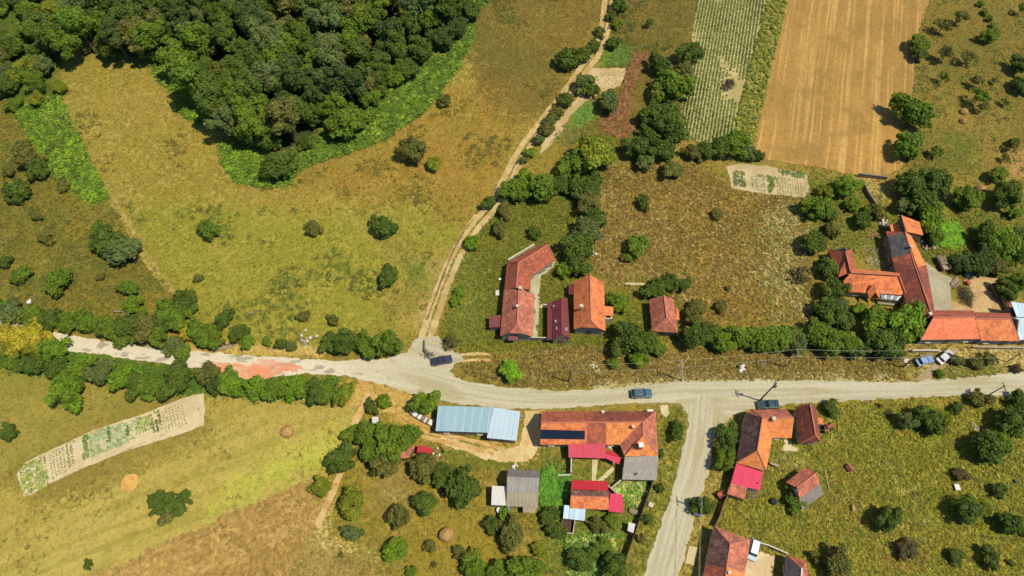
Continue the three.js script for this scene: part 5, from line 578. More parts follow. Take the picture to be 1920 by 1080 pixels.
row('b', 'orchard_bush', [[-31.68,-17.52,0.59,4],[-29.89,-21.33,1.99,9],[-28.49,-45.82,1.73,0],[-25.88,-46.95,1.74,2],[-18.54,-14.51,1.27,1],[-15.36,-19.03,1.39,4],[-14.26,-15.75,0.69,4],[-9.87,-17.82,1.38,4],[-6.89,-17.43,1.58,3],[-3.5,-22.58,2,0],[-1.51,-24.57,1.62,2],[4.95,-18.36,1.58,3],[7.27,-24.2,2.19,0],[8.22,-21.62,1.97,0],[16.13,-22.61,1.73,4],[16.71,-18.78,2.08,1],[18.73,-23.6,1.53,1]], '% bush, # from the left among the orchard and garden plots', 'bush', 'bushes of the orchard and gardens');
row('b', 'lane_bush', [[24.24,-20.3,1.02,4],[25.66,-23.93,1.22,0],[29.21,-36.38,0.97,0],[28.55,-29.62,1.04,0],[32.82,-40.58,1.94,0],[34.81,-26.55,1.46,0],[36.55,-25.96,2.18,0],[40.65,-38.22,1.33,4]], '% bush, # from the left beside the side lane', 'bush', 'bushes along the side lane');
row('t', 'lane_tree', [[41.29,-34.17,2.24,1],[42.04,-36.66,1.89,0],[42.69,-39.72,2.47,0],[53.66,-29.01,1.48,0],[53.75,-25.56,1.28,1],[53.99,-26.95,1.83,1]], '% tree, # from the left around the corner house and the hut', 'tree', 'trees around the corner house');
row('t', 'meadow_tree', [[56.37,-16.87,1.33,4],[58.92,-15.6,2.96,4],[70.03,-23.3,2.69,0],[78.75,-42.53,2.11,9],[81.64,-43.52,1.74,0],[83.53,-42.71,3.06,0],[87.18,-43.32,1.64,3],[85.81,-25.2,2.89,0],[89.26,-25.77,1.82,3],[93.08,-37.22,3.56,0],[88.11,-16.8,2.03,0],[94.8,-35.38,1.51,1],[96.87,-39.06,2.09,2],[93.34,-22.75,2.51,0],[99.48,-42.22,3.24,0],[103.06,-46.47,2.33,0]], '% tree, # from the left in the meadow of the corner house', 'tree', 'trees of the south eastern meadow');
row('b', 'meadow_shrub', [[64.7,-45.32,1.94,0],[73.17,-18.12,2.13,7],[86.88,-41.21,1.06,4],[81.18,-17.49,0.89,0],[90.14,-45.44,1.46,0],[81.81,-17.04,1.77,0],[87.24,-32.07,1.68,7],[94.99,-47.58,1.96,4],[97.53,-47.5,1.37,4],[93.55,-29.03,1.57,0],[92.15,-16.12,0.71,4],[96.11,-21.28,0.81,0]], '% shrub, # from the left in the meadow of the corner house', 'shrub', 'shrubs of the south eastern meadow');
row('n', 'thin_shrub', [[56.5,-133.02,1.87,7],[64.47,-76.2,2.14,7],[75.14,-46.33,0.59,7],[71.07,-24.57,0.82,4],[76.88,-44.71,0.78,7],[74.27,-19.33,1.25,7]], '% thin half bare shrub, # from the left of the six sparse ones', 'shrub', 'sparse half bare shrubs');
// gardens along the dirt track
row('b', 'track_bush', [[2.61,-108.57,1.31,9],[4.59,-110.87,1.57,0],[6.63,-114.69,1.58,0],[8.83,-118.09,2.12,0],[9.44,-120.84,1.86,9],[11.11,-122.67,2.26,0],[13.72,-127.44,2.54,0],[14.87,-140.59,3.58,0],[18.55,-142.77,2.75,0],[18.35,-132.25,2.94,0],[21.6,-146.31,2.48,0],[20.79,-130.9,2.52,0],[23.97,-151.96,1.67,4],[27.58,-158.01,1.82,0],[27.47,-147.53,2.18,0],[28.72,-155.03,1.67,3],[29.9,-161.62,2.53,0]], '% bush, # from the left along the upper dirt track', 'bush', 'bushes along the upper dirt track');
row('t', 'garden_tree', [[14.53,-105.15,4.23,1],[19.64,-107.53,5.4,3],[22.8,-112.01,2.75,3],[24.73,-125.8,3.09,9],[30.71,-110.72,3.64,0],[32.13,-107.51,2.65,9],[34.54,-120.95,3.46,0],[34.1,-114.71,2.93,0],[38.66,-138.42,3.34,0],[37.78,-129.24,3.27,3],[37.35,-110.77,3.1,0],[38.08,-120.03,5.09,0],[39.21,-115.55,3.84,0],[38.45,-104.84,2.81,4],[41.31,-130.2,4.71,1],[45.05,-137.03,2.78,4],[47.75,-142.6,3.8,0]], '% tree, # from the left in the gardens beside the crop strip', 'tree', 'garden trees beside the crop strip');
row('b', 'strip_bush', [[44.1,-110.22,2.38,4],[46.03,-109.88,1.85,4],[47.44,-110.9,2.89,0],[50.93,-111.55,2.9,0],[54.85,-111.91,3.94,1],[58.1,-110.31,2.23,9],[60.64,-109.63,1.72,0]], '% bush, # from the left in the hedge below the crop strip', 'bush', 'hedge below the crop strip');
row('b', 'homestead_bush', [[-13.03,-60.17,1.78,4],[-12.28,-69.86,1.31,2],[-11.54,-72.4,1.58,2],[-9.13,-84.57,2.05,2],[-5.28,-95.86,2.11,0],[-2.83,-88.45,2.07,4],[-1.75,-93.15,2.1,4],[-0.22,-53.5,2.72,6],[0.25,-98.09,3.66,1],[3.3,-100.54,3.12,2],[5.16,-87.5,1.93,0],[6.31,-99.16,3.94,1],[7.85,-97.77,2.24,0],[10.19,-100.25,3.36,0],[15.29,-99.51,3.31,0],[19.24,-101.53,3.01,0],[21.75,-70.35,1.75,1],[21.13,-55.39,1.55,1],[23.43,-69.3,2.46,2]], '% bush, # from the left in the green homestead plots', 'bush', 'bushes of the homestead plots');
row('t', 'screen_tree', [[11.76,-77.42,2.09,0],[13.99,-78.77,3.49,0],[14.88,-82.56,3.66,0],[15.5,-85.37,2.9,8],[16.82,-87.22,3.43,0],[17.95,-94.98,3.23,0],[18.91,-98.8,2.72,0],[19.05,-91.59,2.92,0]], '% tree, # from the left in the row behind the orange house', 'tree', 'tree row behind the orange house');
row('b', 'weed_field_bush', [[25.51,-81.16,1.14,4],[26.21,-80.84,1.25,2],[28.82,-83.46,2.94,1],[31.02,-96.01,2.11,0],[30.16,-72.16,2.18,0],[32.66,-72.49,3.02,0],[35.37,-74.43,2.16,0],[37.55,-73.64,2.14,0],[47.93,-92.76,1.68,4],[45.63,-68.59,1.57,4],[47.98,-73.39,0.75,4]], '% bush, # from the left in the brown weedy plot', 'bush', 'bushes of the brown weedy plot');
row('t', 'screen_bush', [[22.82,-59.15,2.61,0],[24.79,-60.48,3.9,0],[26.7,-56.23,2.33,1],[28.13,-59.35,3.03,0],[30.31,-58.49,2.1,0],[37.97,-60.76,3.18,1],[39.24,-66.02,2.54,4],[40.16,-68.13,2.1,4],[41.67,-61.55,2.74,0],[43.99,-59.47,2.72,1],[48.13,-60.85,2.95,1],[52.52,-60.12,2.95,1],[57.11,-60.68,3.4,1],[60.29,-59.47,2.72,1],[64.11,-61.84,2.96,1],[67.97,-67,3.24,1],[67.01,-59.54,3.17,1],[71.03,-77.72,2.87,0],[70.31,-72.16,3.29,0],[70.66,-68.58,2.56,0],[70.48,-64.23,3.21,0],[70.59,-59.39,2.94,1],[72.65,-58.34,2.48,0],[75.72,-67.59,1.86,2],[77.07,-64.23,3.21,0],[77.23,-59.38,3.6,0],[79.99,-61.25,3.19,8],[79.98,-57.94,2.26,0],[83.55,-63.68,4.55,0]], '% tree, # from the left in the long screen above the road bank', 'tree', 'tree screen above the road bank');
row('t', 'farm_tree', [[68.45,-84.01,3.04,0],[70.92,-93.58,3.57,1],[74.14,-92.42,2.01,0],[73.73,-88.03,1.99,4],[79,-99.28,3.18,2],[81.16,-90.69,2.44,0],[92.95,-94.57,2.91,9],[94.06,-99.47,3.85,0],[95.38,-94.94,3.8,0],[96.09,-90.06,3.53,0],[98.93,-99.18,4.29,0],[97.25,-86.35,2.42,0],[100.89,-79.13,2.79,8],[106.91,-95.97,3.59,1],[104.22,-78.81,3.42,8],[107.95,-85.99,3.06,0],[107.62,-81.78,3.02,0],[108.03,-77.97,2.36,0],[116.65,-103.59,2.31,0],[110.36,-83.39,3.68,1],[115.62,-96.3,4.03,0],[108.7,-71.72,2.52,0],[115.2,-86.23,2.63,0],[112.09,-73.84,2.54,1],[114.68,-81.89,2.81,0]], '% tree, # from the left around the eastern farm', 'tree', 'trees around the eastern farm');
row('b', 'farm_bush', [[74.55,-98.64,2.05,3],[79.97,-94.95,1.81,2],[83.46,-93.56,1.58,1],[85.16,-93.19,2.02,4],[92.16,-77.41,0.86,0],[89.17,-53.17,1,1],[92.35,-56.69,1.21,7],[93.79,-56.03,1.41,4],[97.46,-55.37,1.61,4],[100.55,-56.33,1.61,4],[110.78,-79.7,1.95,2],[117.51,-92.71,1.8,2],[105.61,-54.3,1.2,7]], '% bush, # from the left around the eastern farm', 'bush', 'bushes around the eastern farm');
row('t', 'big_field_tree', [[96.68,-111.3,4.2,1],[99.92,-121.65,4.79,1],[108.92,-146.39,3.08,1],[108.49,-143.2,2.3,0]], '% large tree, # from the left at the edge of the stubble field', 'tree', 'large trees by the stubble field');
row('s', 'fruit_tree', [[37.6,-155.14,1.22,0],[104.11,-110.46,1.64,1],[112.57,-134.74,1.38,1],[117.17,-152.77,2.21,4],[114.77,-142.17,2.16,4],[122.75,-156.22,1.84,4],[120.68,-141.39,2.03,4],[120.65,-133.48,1.62,4],[119.06,-127.1,2.32,1],[119.68,-124.64,1.46,4],[126.32,-134.48,0.88,4],[126.48,-126.88,1.11,1],[120.72,-108.99,1.06,4],[123.4,-112.24,1.53,4],[141.45,-160.17,1.46,0]], '% small fruit tree, # from the left in the north eastern orchard meadow', 'tree', 'small fruit trees of the north east');
row('t', 'orchard_meadow_tree', [[129.31,-149.63,2.59,1],[124.72,-114.13,1.43,0],[133.51,-138.77,2.52,0],[132.13,-131.88,2.73,0]], '% dense round tree, # from the left in the north eastern orchard meadow', 'tree', 'dense trees of the north east');
row('b', 'ditch_bush', [[131.82,-163.84,1.21,1],[131.9,-160.23,1.2,1],[132.46,-157.62,1.06,1],[132.78,-155.34,1.06,1],[133.08,-153.4,0.92,1]], '% low bush, # from the left along the ditch in the top right', 'bush', 'bushes along the north east ditch');

// dead trees and brush
function deadTree(label, p, size, seed, mat, lying) { const f = rng(seed), t = new Thing('dead_tree', p[0], p[1]), parts = []; const grow = (a, dir, len, r, d) => { const b = a.clone().addScaledVector(dir, len); parts.push(bar(a.toArray(), b.toArray(), r, r * 0.65, 5)); if (d > 0) for (let i = 0; i < 3; i++) grow(b.clone().lerp(a, f() * 0.4), dir.clone().add(V(rr(-0.8, 0.8, f), rr(lying ? -0.1 : -0.2, lying ? 0.25 : 0.7, f), rr(-0.8, 0.8, f))).normalize(), len * rr(0.6, 0.8, f), r * 0.6, d - 1); }; grow(V(0, lying ? 0.3 : -0.1, 0), lying ?? V(0, 1, 0), size * 0.36, size * 0.03, 3); for (const q of parts) { q.computeBoundingBox(); if (q.boundingBox.min.y < -0.1) q.translate(0, -0.1 - q.boundingBox.min.y, 0); } t.add('trunk', parts[0], mat); t.add('branches', mergeGeometries(parts.slice(1)), mat); return t.done(label, 'dead tree'); }
deadTree('bare grey dead tree fallen at the road junction beside the dark car', [[-18.82,-60.89]][0], 7.5, 5, M.greyWood, V(0.1, 0.25, 1).normalize());
deadTree('tangle of bare brown branches between junction and farmhouse', [[-14.64,-61.17]][0], 7, 6, M.bark, V(0.6, 0.3, 0.4).normalize());
deadTree('white dead birch standing in the wood edge', [[-72.4,-131.58]][0], 7.5, 7, M.deadWood);
deadTree('pale bare dead crown in the middle of the wood', [[-80.47,-153.34]][0], 9, 17, M.deadWood);
deadTree('pale fallen branches behind the hedge of the western road', [[-87.07,-67.74]][0], 5, 8, M.deadWood, V(1, 0.2, 0.1).normalize());
deadTree('pale fallen trunk in the meadow above the hedge', [[-58.04,-66.84]][0], 3.4, 9, M.deadWood, V(1, 0.2, -0.5).normalize());
deadTree('pale bare branches leaning on the road bank below the tree screen', [[51.75,-56.46]][0], 4.2, 10, M.deadWood, V(0.2, 0.6, 0.5).normalize());
deadTree('small white dead branch in the meadow trees', [[93.15,-42.94]][0], 3.2, 12, M.white, V(0.1, 0.5, 0.8).normalize());


// ---------------------------------------------------------------- vehicles
function roundedProfile(pts, w, bevel) { const s = new THREE.Shape(); pts.forEach(([x, y], i) => i ? s.lineTo(x, y) : s.moveTo(x, y)); s.closePath(); const g = new THREE.ExtrudeGeometry(s, { depth: w - 2 * bevel, bevelEnabled: true, bevelThickness: bevel, bevelSize: bevel * 0.7, bevelSegments: 3, steps: 1 }); g.translate(0, 0, -(w - 2 * bevel) / 2); return g; }
const carPaint = c => new THREE.MeshPhysicalMaterial({ color: lin(c), roughness: 0.35, metalness: 0.2, clearcoat: 0.8, clearcoatRoughness: 0.12 });
function car(name, label, p, turn, o) {
  const t = new Thing(name, p[0], p[1], 0.03, turn), L = o.l, W = o.w ?? 1.72, h = o.h ?? 1.45, belt = h * 0.6, m = carPaint(o.c), f = L / 2;
  const body = t.add('body', roundedProfile([[-f + 0.1, 0.3], [f - 0.1, 0.3], [f - 0.02, 0.5], [f - 0.06, belt * 0.8], [f - o.hood - 0.1, belt], [-f + o.boot + 0.1, belt], [-f + 0.05, belt * 0.92], [-f + 0.02, 0.55]], W, 0.13), m);
  const wx = f - o.hood, rx = -f + o.boot; t.add('cabin', roundedProfile([[rx + 0.1, belt - 0.05], [wx - 0.1, belt - 0.05], [wx - o.rake, h - 0.1], [rx + o.tailRake, h - 0.1]], W - 0.2, 0.12), M.glass);
  const roof = t.add('roof', roundedProfile([[rx + o.tailRake + 0.02, h - 0.1], [wx - o.rake - 0.02, h - 0.1], [wx - o.rake - 0.1, h - 0.04], [rx + o.tailRake + 0.1, h - 0.04]], W - 0.3, 0.06), m);
  if (o.rails) for (const s of [-1, 1]) t.add('roof_rail', bx(L * 0.3, 0.04, 0.04, (rx + wx) / 2, h + 0.04, s * (W / 2 - 0.28)), M.alu, roof);
  for (const s of [-1, 1]) { for (const u of [-1, 1]) { const w = t.add('wheel', new THREE.CylinderGeometry(0.31, 0.31, 0.2, 16).rotateX(Math.PI / 2).translate(u * (f - 0.78), 0.29, s * (W / 2 - 0.06)), M.tyre); t.add('rim', new THREE.CylinderGeometry(0.19, 0.19, 0.22, 12).rotateX(Math.PI / 2).translate(u * (f - 0.78), 0.29, s * (W / 2 - 0.05)), M.rim, w); }
    t.add('headlight', bx(0.12, 0.16, 0.34, f - 0.05, belt * 0.68, s * (W / 2 - 0.3)), M.lamp); t.add('tail_light', bx(0.1, 0.2, 0.24, -f + 0.02, belt * 0.75, s * (W / 2 - 0.22)), M.tail); t.add('door_mirror', bx(0.14, 0.13, 0.2, wx - 0.35, belt + 0.06, s * (W / 2 + 0.1)), m); t.add('window_pillar', bar([(rx + wx) / 2, belt, s * (W / 2 - 0.06)], [(rx + wx) / 2, h - 0.08, s * (W / 2 - 0.17)], 0.035, 0.035, 5), m); }
  t.add('bumper', bx(0.16, 0.22, W - 0.2, f - 0.02, 0.42, 0), M.black, body); t.add('bumper', bx(0.16, 0.22, W - 0.2, -f + 0.02, 0.42, 0), M.black, body);
  return t.done(label, o.cat ?? 'car', 'cars of the village');
}
const turnOf = ([a, b]) => Math.atan2(-(b[1] - a[1]), b[0] - a[0]);
const sedan = { l: 4.5, hood: 1.3, boot: 1.0, rake: 0.75, tailRake: 0.6 }, hatch = { l: 3.7, hood: 0.95, boot: 0.25, rake: 0.7, tailRake: 0.35, h: 1.5, w: 1.6 }, suv = { l: 4.2, hood: 1.2, boot: 0.2, rake: 0.55, tailRake: 0.25, h: 1.7, w: 1.75, rails: true };
car('sedan_car', 'black sedan parked at the junction beside the fallen dead tree', [[-14.81,-56.12]][0], turnOf([[-17.03,-55.79],[-12.62,-56.66]]), { ...sedan, l: 4.25, w: 1.66, c: [48, 56, 78] });
car('suv_car', 'dark teal off-road car driving on the main road', [[26.64,-48.77]][0], turnOf([[24.52,-48.68],[28.67,-48.87]]), { ...suv, c: [70, 104, 110] });
car('estate_car', 'dark green car parked beside the pole at the corner house', [[52.3,-46.44]][0], turnOf([[54.55,-46.57],[50.22,-46.33]]), { ...sedan, l: 4.3, boot: 0.5, c: [44, 74, 70] });
car('hatchback_car', 'small blue hatchback on the gravel apron', [[86.92,-56.04]][0], turnOf([[85.11,-55.55],[88.63,-56.7]]), { ...hatch, c: [150, 172, 204] });
car('hatchback_car', 'white compact car beside the small blue hatchback', [[91.41,-56.93]][0], turnOf([[89.78,-55.82],[93.15,-58.12]]), { ...hatch, l: 4.0, c: [226, 222, 210] });
car('delivery_van', 'pale white van parked in the sand coloured court', [[44.87,-18.34]][0], turnOf([[45.5,-19.94],[44.38,-17.22]]), { l: 3.8, w: 1.6, h: 1.75, hood: 0.6, boot: 0.1, rake: 0.4, tailRake: 0.12, c: [206, 220, 220], cat: 'van' });
car('city_car', 'navy blue car in the shade of the bush beside the lane', [[35.58,-26.14]][0], turnOf([[35.5,-25.49],[35.89,-27.15]]), { ...hatch, l: 3.4, c: [44, 62, 104] });
{ // tractor behind the red barn
  const p = [[63.14,-41.6]][0], t = new Thing('tractor', p[0], p[1], 0.02, 0.25); t.add('hood', roundedProfile([[0.1, 0.7], [1.5, 0.7], [1.55, 1.15], [0.1, 1.25]], 0.6, 0.08), M.rustPaint); t.add('chassis', bx(2.2, 0.3, 0.5, 0.5, 0.6, 0), M.black); t.add('seat', bx(0.45, 0.12, 0.45, -0.35, 1.2, 0), M.black); t.add('steering_wheel', new THREE.TorusGeometry(0.2, 0.025, 6, 16).rotateX(Math.PI / 2 - 0.5).translate(0.1, 1.45, 0), M.black); t.add('exhaust', cyl(0.04, 0.04, 0.8, 1.0, 1.2, 0.15, 8), M.black);
  for (const s of [-1, 1]) { const w = t.add('rear_wheel', new THREE.TorusGeometry(0.45, 0.2, 10, 20).translate(-0.4, 0.63, s * 0.72), M.tyre); t.add('rim', new THREE.CylinderGeometry(0.34, 0.34, 0.16, 14).rotateX(Math.PI / 2).translate(-0.4, 0.63, s * 0.72), M.rim, w); const v = t.add('front_wheel', new THREE.TorusGeometry(0.24, 0.1, 8, 16).translate(1.25, 0.33, s * 0.6), M.tyre); t.add('rim', new THREE.CylinderGeometry(0.18, 0.18, 0.1, 12).rotateX(Math.PI / 2).translate(1.25, 0.33, s * 0.6), M.rim, v); t.add('fender', bx(0.9, 0.06, 0.35, -0.4, 1.32, s * 0.72), M.rustPaint); }
  t.done('old tractor standing behind the dark red barn', 'tractor');
}
function cart(label, p, turn, l, w, mat, load, name = 'farm_cart') { const t = new Thing(name, p[0], p[1], 0.02, turn), bed = t.add('bed', bx(l, 0.12, w, 0, 0.75, 0), mat); for (const s of [-1, 1]) { for (let i = 0; i < 3; i++) t.add('side_board', bx(l, 0.16, 0.05, 0, 0.92 + i * 0.19, s * w / 2), mat); t.add('end_board', bx(0.05, 0.5, w - 0.1, s * (l / 2 - 0.03), 1.06, 0), mat); for (const u of [-1, 1]) { const q = t.add('wheel', new THREE.TorusGeometry(0.26, 0.09, 8, 16).translate(u * l * 0.33, 0.33, s * (w / 2 + 0.06)), M.tyre); t.add('hub', new THREE.CylinderGeometry(0.17, 0.17, 0.1, 10).rotateX(Math.PI / 2).translate(u * l * 0.33, 0.33, s * (w / 2 + 0.06)), M.rim, q); } } t.add('drawbar', bar([l / 2, 0.6, 0], [l / 2 + 1.2, 0.35, 0], 0.05, 0.05, 6), M.black); load?.(t, bed); return t.done(label, 'cart'); }
cart('long brown farm cart in the earth yard near the trees', [[107.07,-72.79]][0], turnOf([[107,-74.13],[107.48,-71.9]]), 2.9, 1.4, M.plank);
cart('farm cart loaded with a white box and orange crates beside the metal barn', [[108.64,-69.7]][0], turnOf([[108.45,-71.24],[108.78,-68.61]]), 3.4, 1.7, M.oldWood, t => { t.add('box', bx(0.9, 0.6, 1.0, -1.0, 1.3, 0), M.white); t.add('crate', bx(0.9, 0.5, 1.2, 0.2, 1.25, 0), M.rustPaint); t.add('crate', bx(0.6, 0.4, 0.9, 1.1, 1.2, 0.1), M.brick); });
cart('pale flat cart with planks beside the concrete court', [[97.33,-79.61]][0], turnOf([[97.01,-81.01],[97.78,-77.31]]), 3.6, 1.8, M.oldWood, t => { for (let i = 0; i < 6; i++) t.add('plank', bx(2.2, 0.06, 0.16, -0.4, 1.35 + (i % 2) * 0.07, -0.7 + i * 0.27), M.oldWood); });
cart('small rusty red cart by the lane wall', [[40.14,-28.36]][0], 0.5, 1.4, 1.0, M.rustPaint);
// ---------------------------------------------------------------- poles and wires
function pole(label, p, h, mat, o = {}) { const t = new Thing('power_pole', p[0], p[1], 0, o.turn ?? 0); t.add('post', cyl(o.r ?? 0.17, (o.r ?? 0.17) * 0.65, h + 0.3, 0, -0.3, 0, 8), mat); if (o.stub) t.add('concrete_stub', bx(0.26, 1.8, 0.22, 0.22, 0.7, 0), M.polePale); for (let i = 0; i < (o.arms ?? 1); i++) { const y = h - 0.35 - i * 0.8, a = t.add('crossarm', bx(0.12, 0.12, o.aw ?? 1.7, 0, y, 0), mat); for (const z of [-0.75, -0.3, 0.3, 0.75]) t.add('insulator', cyl(0.05, 0.04, 0.2, 0, y + 0.06, z * (o.aw ?? 1.7) / 1.7, 8), M.white, a); } if (o.box) t.add('junction_box', bx(0.5, 0.55, 0.4, 0.3, h - 2.0, 0), M.black); if (o.brace) t.add('brace', bar([1.6, 0, 0.6], [0.1, h - 0.8, 0], 0.12, 0.09, 7), mat); return t.done(label, 'utility pole', 'power poles of the village'); }
const PP = [[50.95,-47.47],[33.92,-52.43],[57.88,-54.95]], P2 = [[82.2,-54.76],[97.73,-48.34],[104.66,-56.08]], P3 = [[11.79,-51.57],[34.8,-26.26]];
pole('tall dark pole with two crossarms at the road fork', PP[0], 10.6, M.pole, { arms: 2, box: true, aw: 1.5, stub: true });
pole('pale slanted braced pole on the bank opposite the teal car', PP[1], 8.2, M.polePale, { brace: true });
pole('pole on the bank below the long tree screen', [[57.49,-54.85]][0], 8, M.oldWood, {});
pole('dark pole with concrete stub beside the small blue hatchback', P2[0], 7.6, M.pole, { stub: true });
pole('thin dark pole at the meadow corner south of the road', P2[1], 6.6, M.pole, { r: 0.13 });
pole('short dark pole in front of the metal barn', P2[2], 4.6, M.pole, { r: 0.12 });
pole('brown pole on the bank south of the orange house', P3[0], 7.5, M.pole, {});
pole('dark pole in the bush beside the side lane', P3[1], 7, M.pole, {});
function cable(label, a, ha, b, hb, off) { const A = V(a[0], ha, a[1] + off), B = V(b[0], hb, b[1] + off), pts = []; for (let i = 0; i <= 12; i++) { const t = i / 12, q = A.clone().lerp(B, t); q.y -= 4 * 0.5 * t * (1 - t); pts.push(q); } const o = new THREE.Mesh(new THREE.TubeGeometry(new THREE.CatmullRomCurve3(pts), 24, 0.02, 5), M.wire); o.name = 'power_cable'; o.castShadow = true; return tag(o, label, 'cable', 'overhead cables'); }
const pD = [[57.49,-54.85]][0];
for (const [k, w] of [[-0.75, 'northern'], [0.75, 'southern']]) { cable(w + ' cable between the braced pole and the pole south of the orange house', P3[0], 7.4, PP[1], 8.05, k); cable(w + ' cable between the braced pole and the next pole east', PP[1], 8.05, pD, 7.85, k); cable(w + ' cable from the bank pole to the stub pole by the blue hatchback', pD, 7.85, P2[0], 7.45, k); cable(w + ' cable over the shrubs in front of the street houses', P2[0], 7.45, P2[2], 4.4, k); }
for (const [k, w] of [[-0.6, 'western'], [0.6, 'eastern']]) cable(w + ' cable along the side lane leaving the bush pole southwards', P3[1], 6.9, [[31.31,-3.34]][0], 7, k);
// ---------------------------------------------------------------- hay
function haystack(label, p, r, h, seed) { const t = new Thing('haystack', p[0], p[1]), pr = [[r * 0.9, -0.1], [r, h * 0.15], [r * 0.98, h * 0.4], [r * 0.78, h * 0.68], [r * 0.4, h * 0.92], [0.001, h]].map(q => new THREE.Vector2(...q)), g = new THREE.LatheGeometry(new THREE.SplineCurve(pr).getPoints(14), 28), P = g.attributes.position; for (let i = 0; i < P.count; i++) { const x = P.getX(i), y = P.getY(i), z = P.getZ(i), n = 1 + 0.4 * (fbm(x * 2.6 + seed, z * 2.6 + y * 3, 3) - 0.5); P.setXYZ(i, x * n, y, z * n); } g.computeVertexNormals(); t.add('hay_mound', g, M.straw); const f = rng(seed), wisps = []; for (let i = 0; i < 420; i++) { const a = f() * 6.283, u = Math.sqrt(f()), q = r * u * 0.97, y = h * (1 - u * u * 0.85), d = a + (f() - 0.5) * 3; wisps.push(bar([Math.cos(a) * q, y - 0.05, Math.sin(a) * q], [Math.cos(a) * q + Math.cos(d) * 0.3, y - 0.16 + f() * 0.24, Math.sin(a) * q + Math.sin(d) * 0.3], 0.028, 0.012, 3)); } t.add('loose_straw', mergeGeometries(wisps), M.straw); t.add('centre_pole', cyl(0.05, 0.04, h + 0.5, 0, 0, 0, 6), M.darkWood); return t.done(label, 'haystack', 'haystacks in the meadows'); }
haystack('round tan haystack in the orchard meadow south of the blue shed', [[-12.26,-21.08]][0], 1.35, 2.0, 1);
haystack('brown haystack in the mown field below the western hedge', [[-45.24,-40.89]][0], 1.25, 1.4, 2);
haystack('haystack between trees north of the eastern farm', [[112.29,-100.05]][0], 1.2, 1.8, 3);
haystack('upper of two small hay heaps in the orchard meadow', [[115.7,-124.53]][0], 0.9, 1.2, 4);
haystack('lower of two small hay heaps in the orchard meadow', [[114.67,-121.53]][0], 0.75, 1.0, 5);
{ const c = [[-74.52,-30.81]][0], p = []; for (let i = 0; i < 40; i++) { const a = i / 40 * 6.283, r = 1.7 * (0.85 + 0.3 * fbm(Math.cos(a) * 2, Math.sin(a) * 2)); p.push([c[0] + Math.cos(a) * r, c[1] + Math.sin(a) * r]); } sheet('straw_patch', 'round golden patch of old straw in the south western field', p, 0.0, dusty([222, 170, 84], [206, 154, 74], 1.2), { amp: 0.3, ppm: 16 }); }
// ---------------------------------------------------------------- garden walls, fences
function wallRun(name, label, pts, h, th, mat, cat = 'wall', top = M.concrete) { const t = new Thing(name, pts[0][0], pts[0][1]); for (let i = 0; i + 1 < pts.length; i++) { const [a, b] = [pts[i], pts[i + 1]], L = Math.hypot(b[0] - a[0], b[1] - a[1]), n = Math.max(1, Math.round(L / 2.4)), ry = Math.atan2(-(b[1] - a[1]), b[0] - a[0]); for (let k = 0; k < n; k++) { const u = (k + 0.5) / n, x = a[0] + (b[0] - a[0]) * u, z = a[1] + (b[1] - a[1]) * u; const w = t.world('wall_panel', bx(L / n - 0.03, h + 0.2, th, x, h / 2 - 0.1, z, ry), mat); t.world('coping', bx(L / n - 0.02, 0.06, th + 0.05, x, h + 0.03, z, ry), top, w); } } for (const p of pts) block([[p[0] - 0.3, p[1] - 0.3], [p[0] + 0.3, p[1] - 0.3], [p[0] + 0.3, p[1] + 0.3], [p[0] - 0.3, p[1] + 0.3]]); return t.done(label, cat); }
wallRun('garden_wall', 'long garden wall beside the lane behind the L-shaped house', [[27.24,-30.92],[25.43,-26.86],[23.68,-22.92],[21.96,-19.08],[20.77,-16.46],[19.82,-14.24]], 1.9, 0.1, M.darkWood, 'wall', M.darkWood);  // wall and coping coloured dark to stand in for the wall's shadow band
wallRun('garden_wall', 'white garden wall running south from the rose canopy', [[11.62,-35.49],[11.53,-33.99],[11.43,-32.39]], 1.9, 0.16, M.white);
wallRun('garden_wall', 'low white wall beside the green vegetable patch', [[8.9,-32.04],[11.44,-32.15]], 0.9, 0.2, M.white);
wallRun('garden_wall', 'short slanting wall between grey roof and red outbuilding', [[21.34,-31.3],[19.04,-29.44]], 1.4, 0.15, M.concrete);
wallRun('plank_fence', 'plank fence along the lane south of the corner house', [[41.51,-28.55],[40.4,-26.78],[39.08,-24.03],[38.14,-22.59]], 1.7, 0.08, M.plank, 'fence', M.plank);
wallRun('garden_wall', 'low wall with plants between the southern house and the slate house', [[45.76,-19.64],[47.67,-19.11],[51.03,-17.63]], 1.1, 0.2, M.oldPlaster);
wallRun('stone_wall', 'old stone wall coloured dark like its shadow below the stubble field', [[83.92,-104.47],[90.72,-103.42]], 1.1, 0.3, M.oldPlaster, 'wall', M.oldPlaster);  // dark tone of this wall stands in for a shadow line
wallRun('stone_wall', 'old stone wall running down to the eastern farm', [[84.66,-102.38],[85.05,-98.86],[86.04,-95.98]], 1.1, 0.3, M.oldPlaster, 'wall', M.oldPlaster);  // same darkened tone, shade put into the wall colour
wallRun('yard_wall', 'wall and gate between the farmhouse and the maroon shed', [[3.86,-61.01],[9.22,-60.86]], 1.6, 0.15, M.oldPlaster);
wallRun('low_wall', 'pale low wall behind the bent farmhouse', [[-0.91,-80.56],[2.12,-82.65],[5.14,-84.74]], 0.7, 0.3, M.concrete);
wallRun('street_wall', 'pale retaining wall in front of the street houses', [[84.84,-58.3],[87.85,-58.39],[90.64,-58.3]], 0.8, 0.3, M.oldPlaster);
wallRun('street_wall', 'pale kerb wall below the metal barn end', [[98.06,-59.28],[103.32,-59.1],[108.96,-59.1]], 0.6, 0.3, M.oldPlaster, 'wall', M.stone);
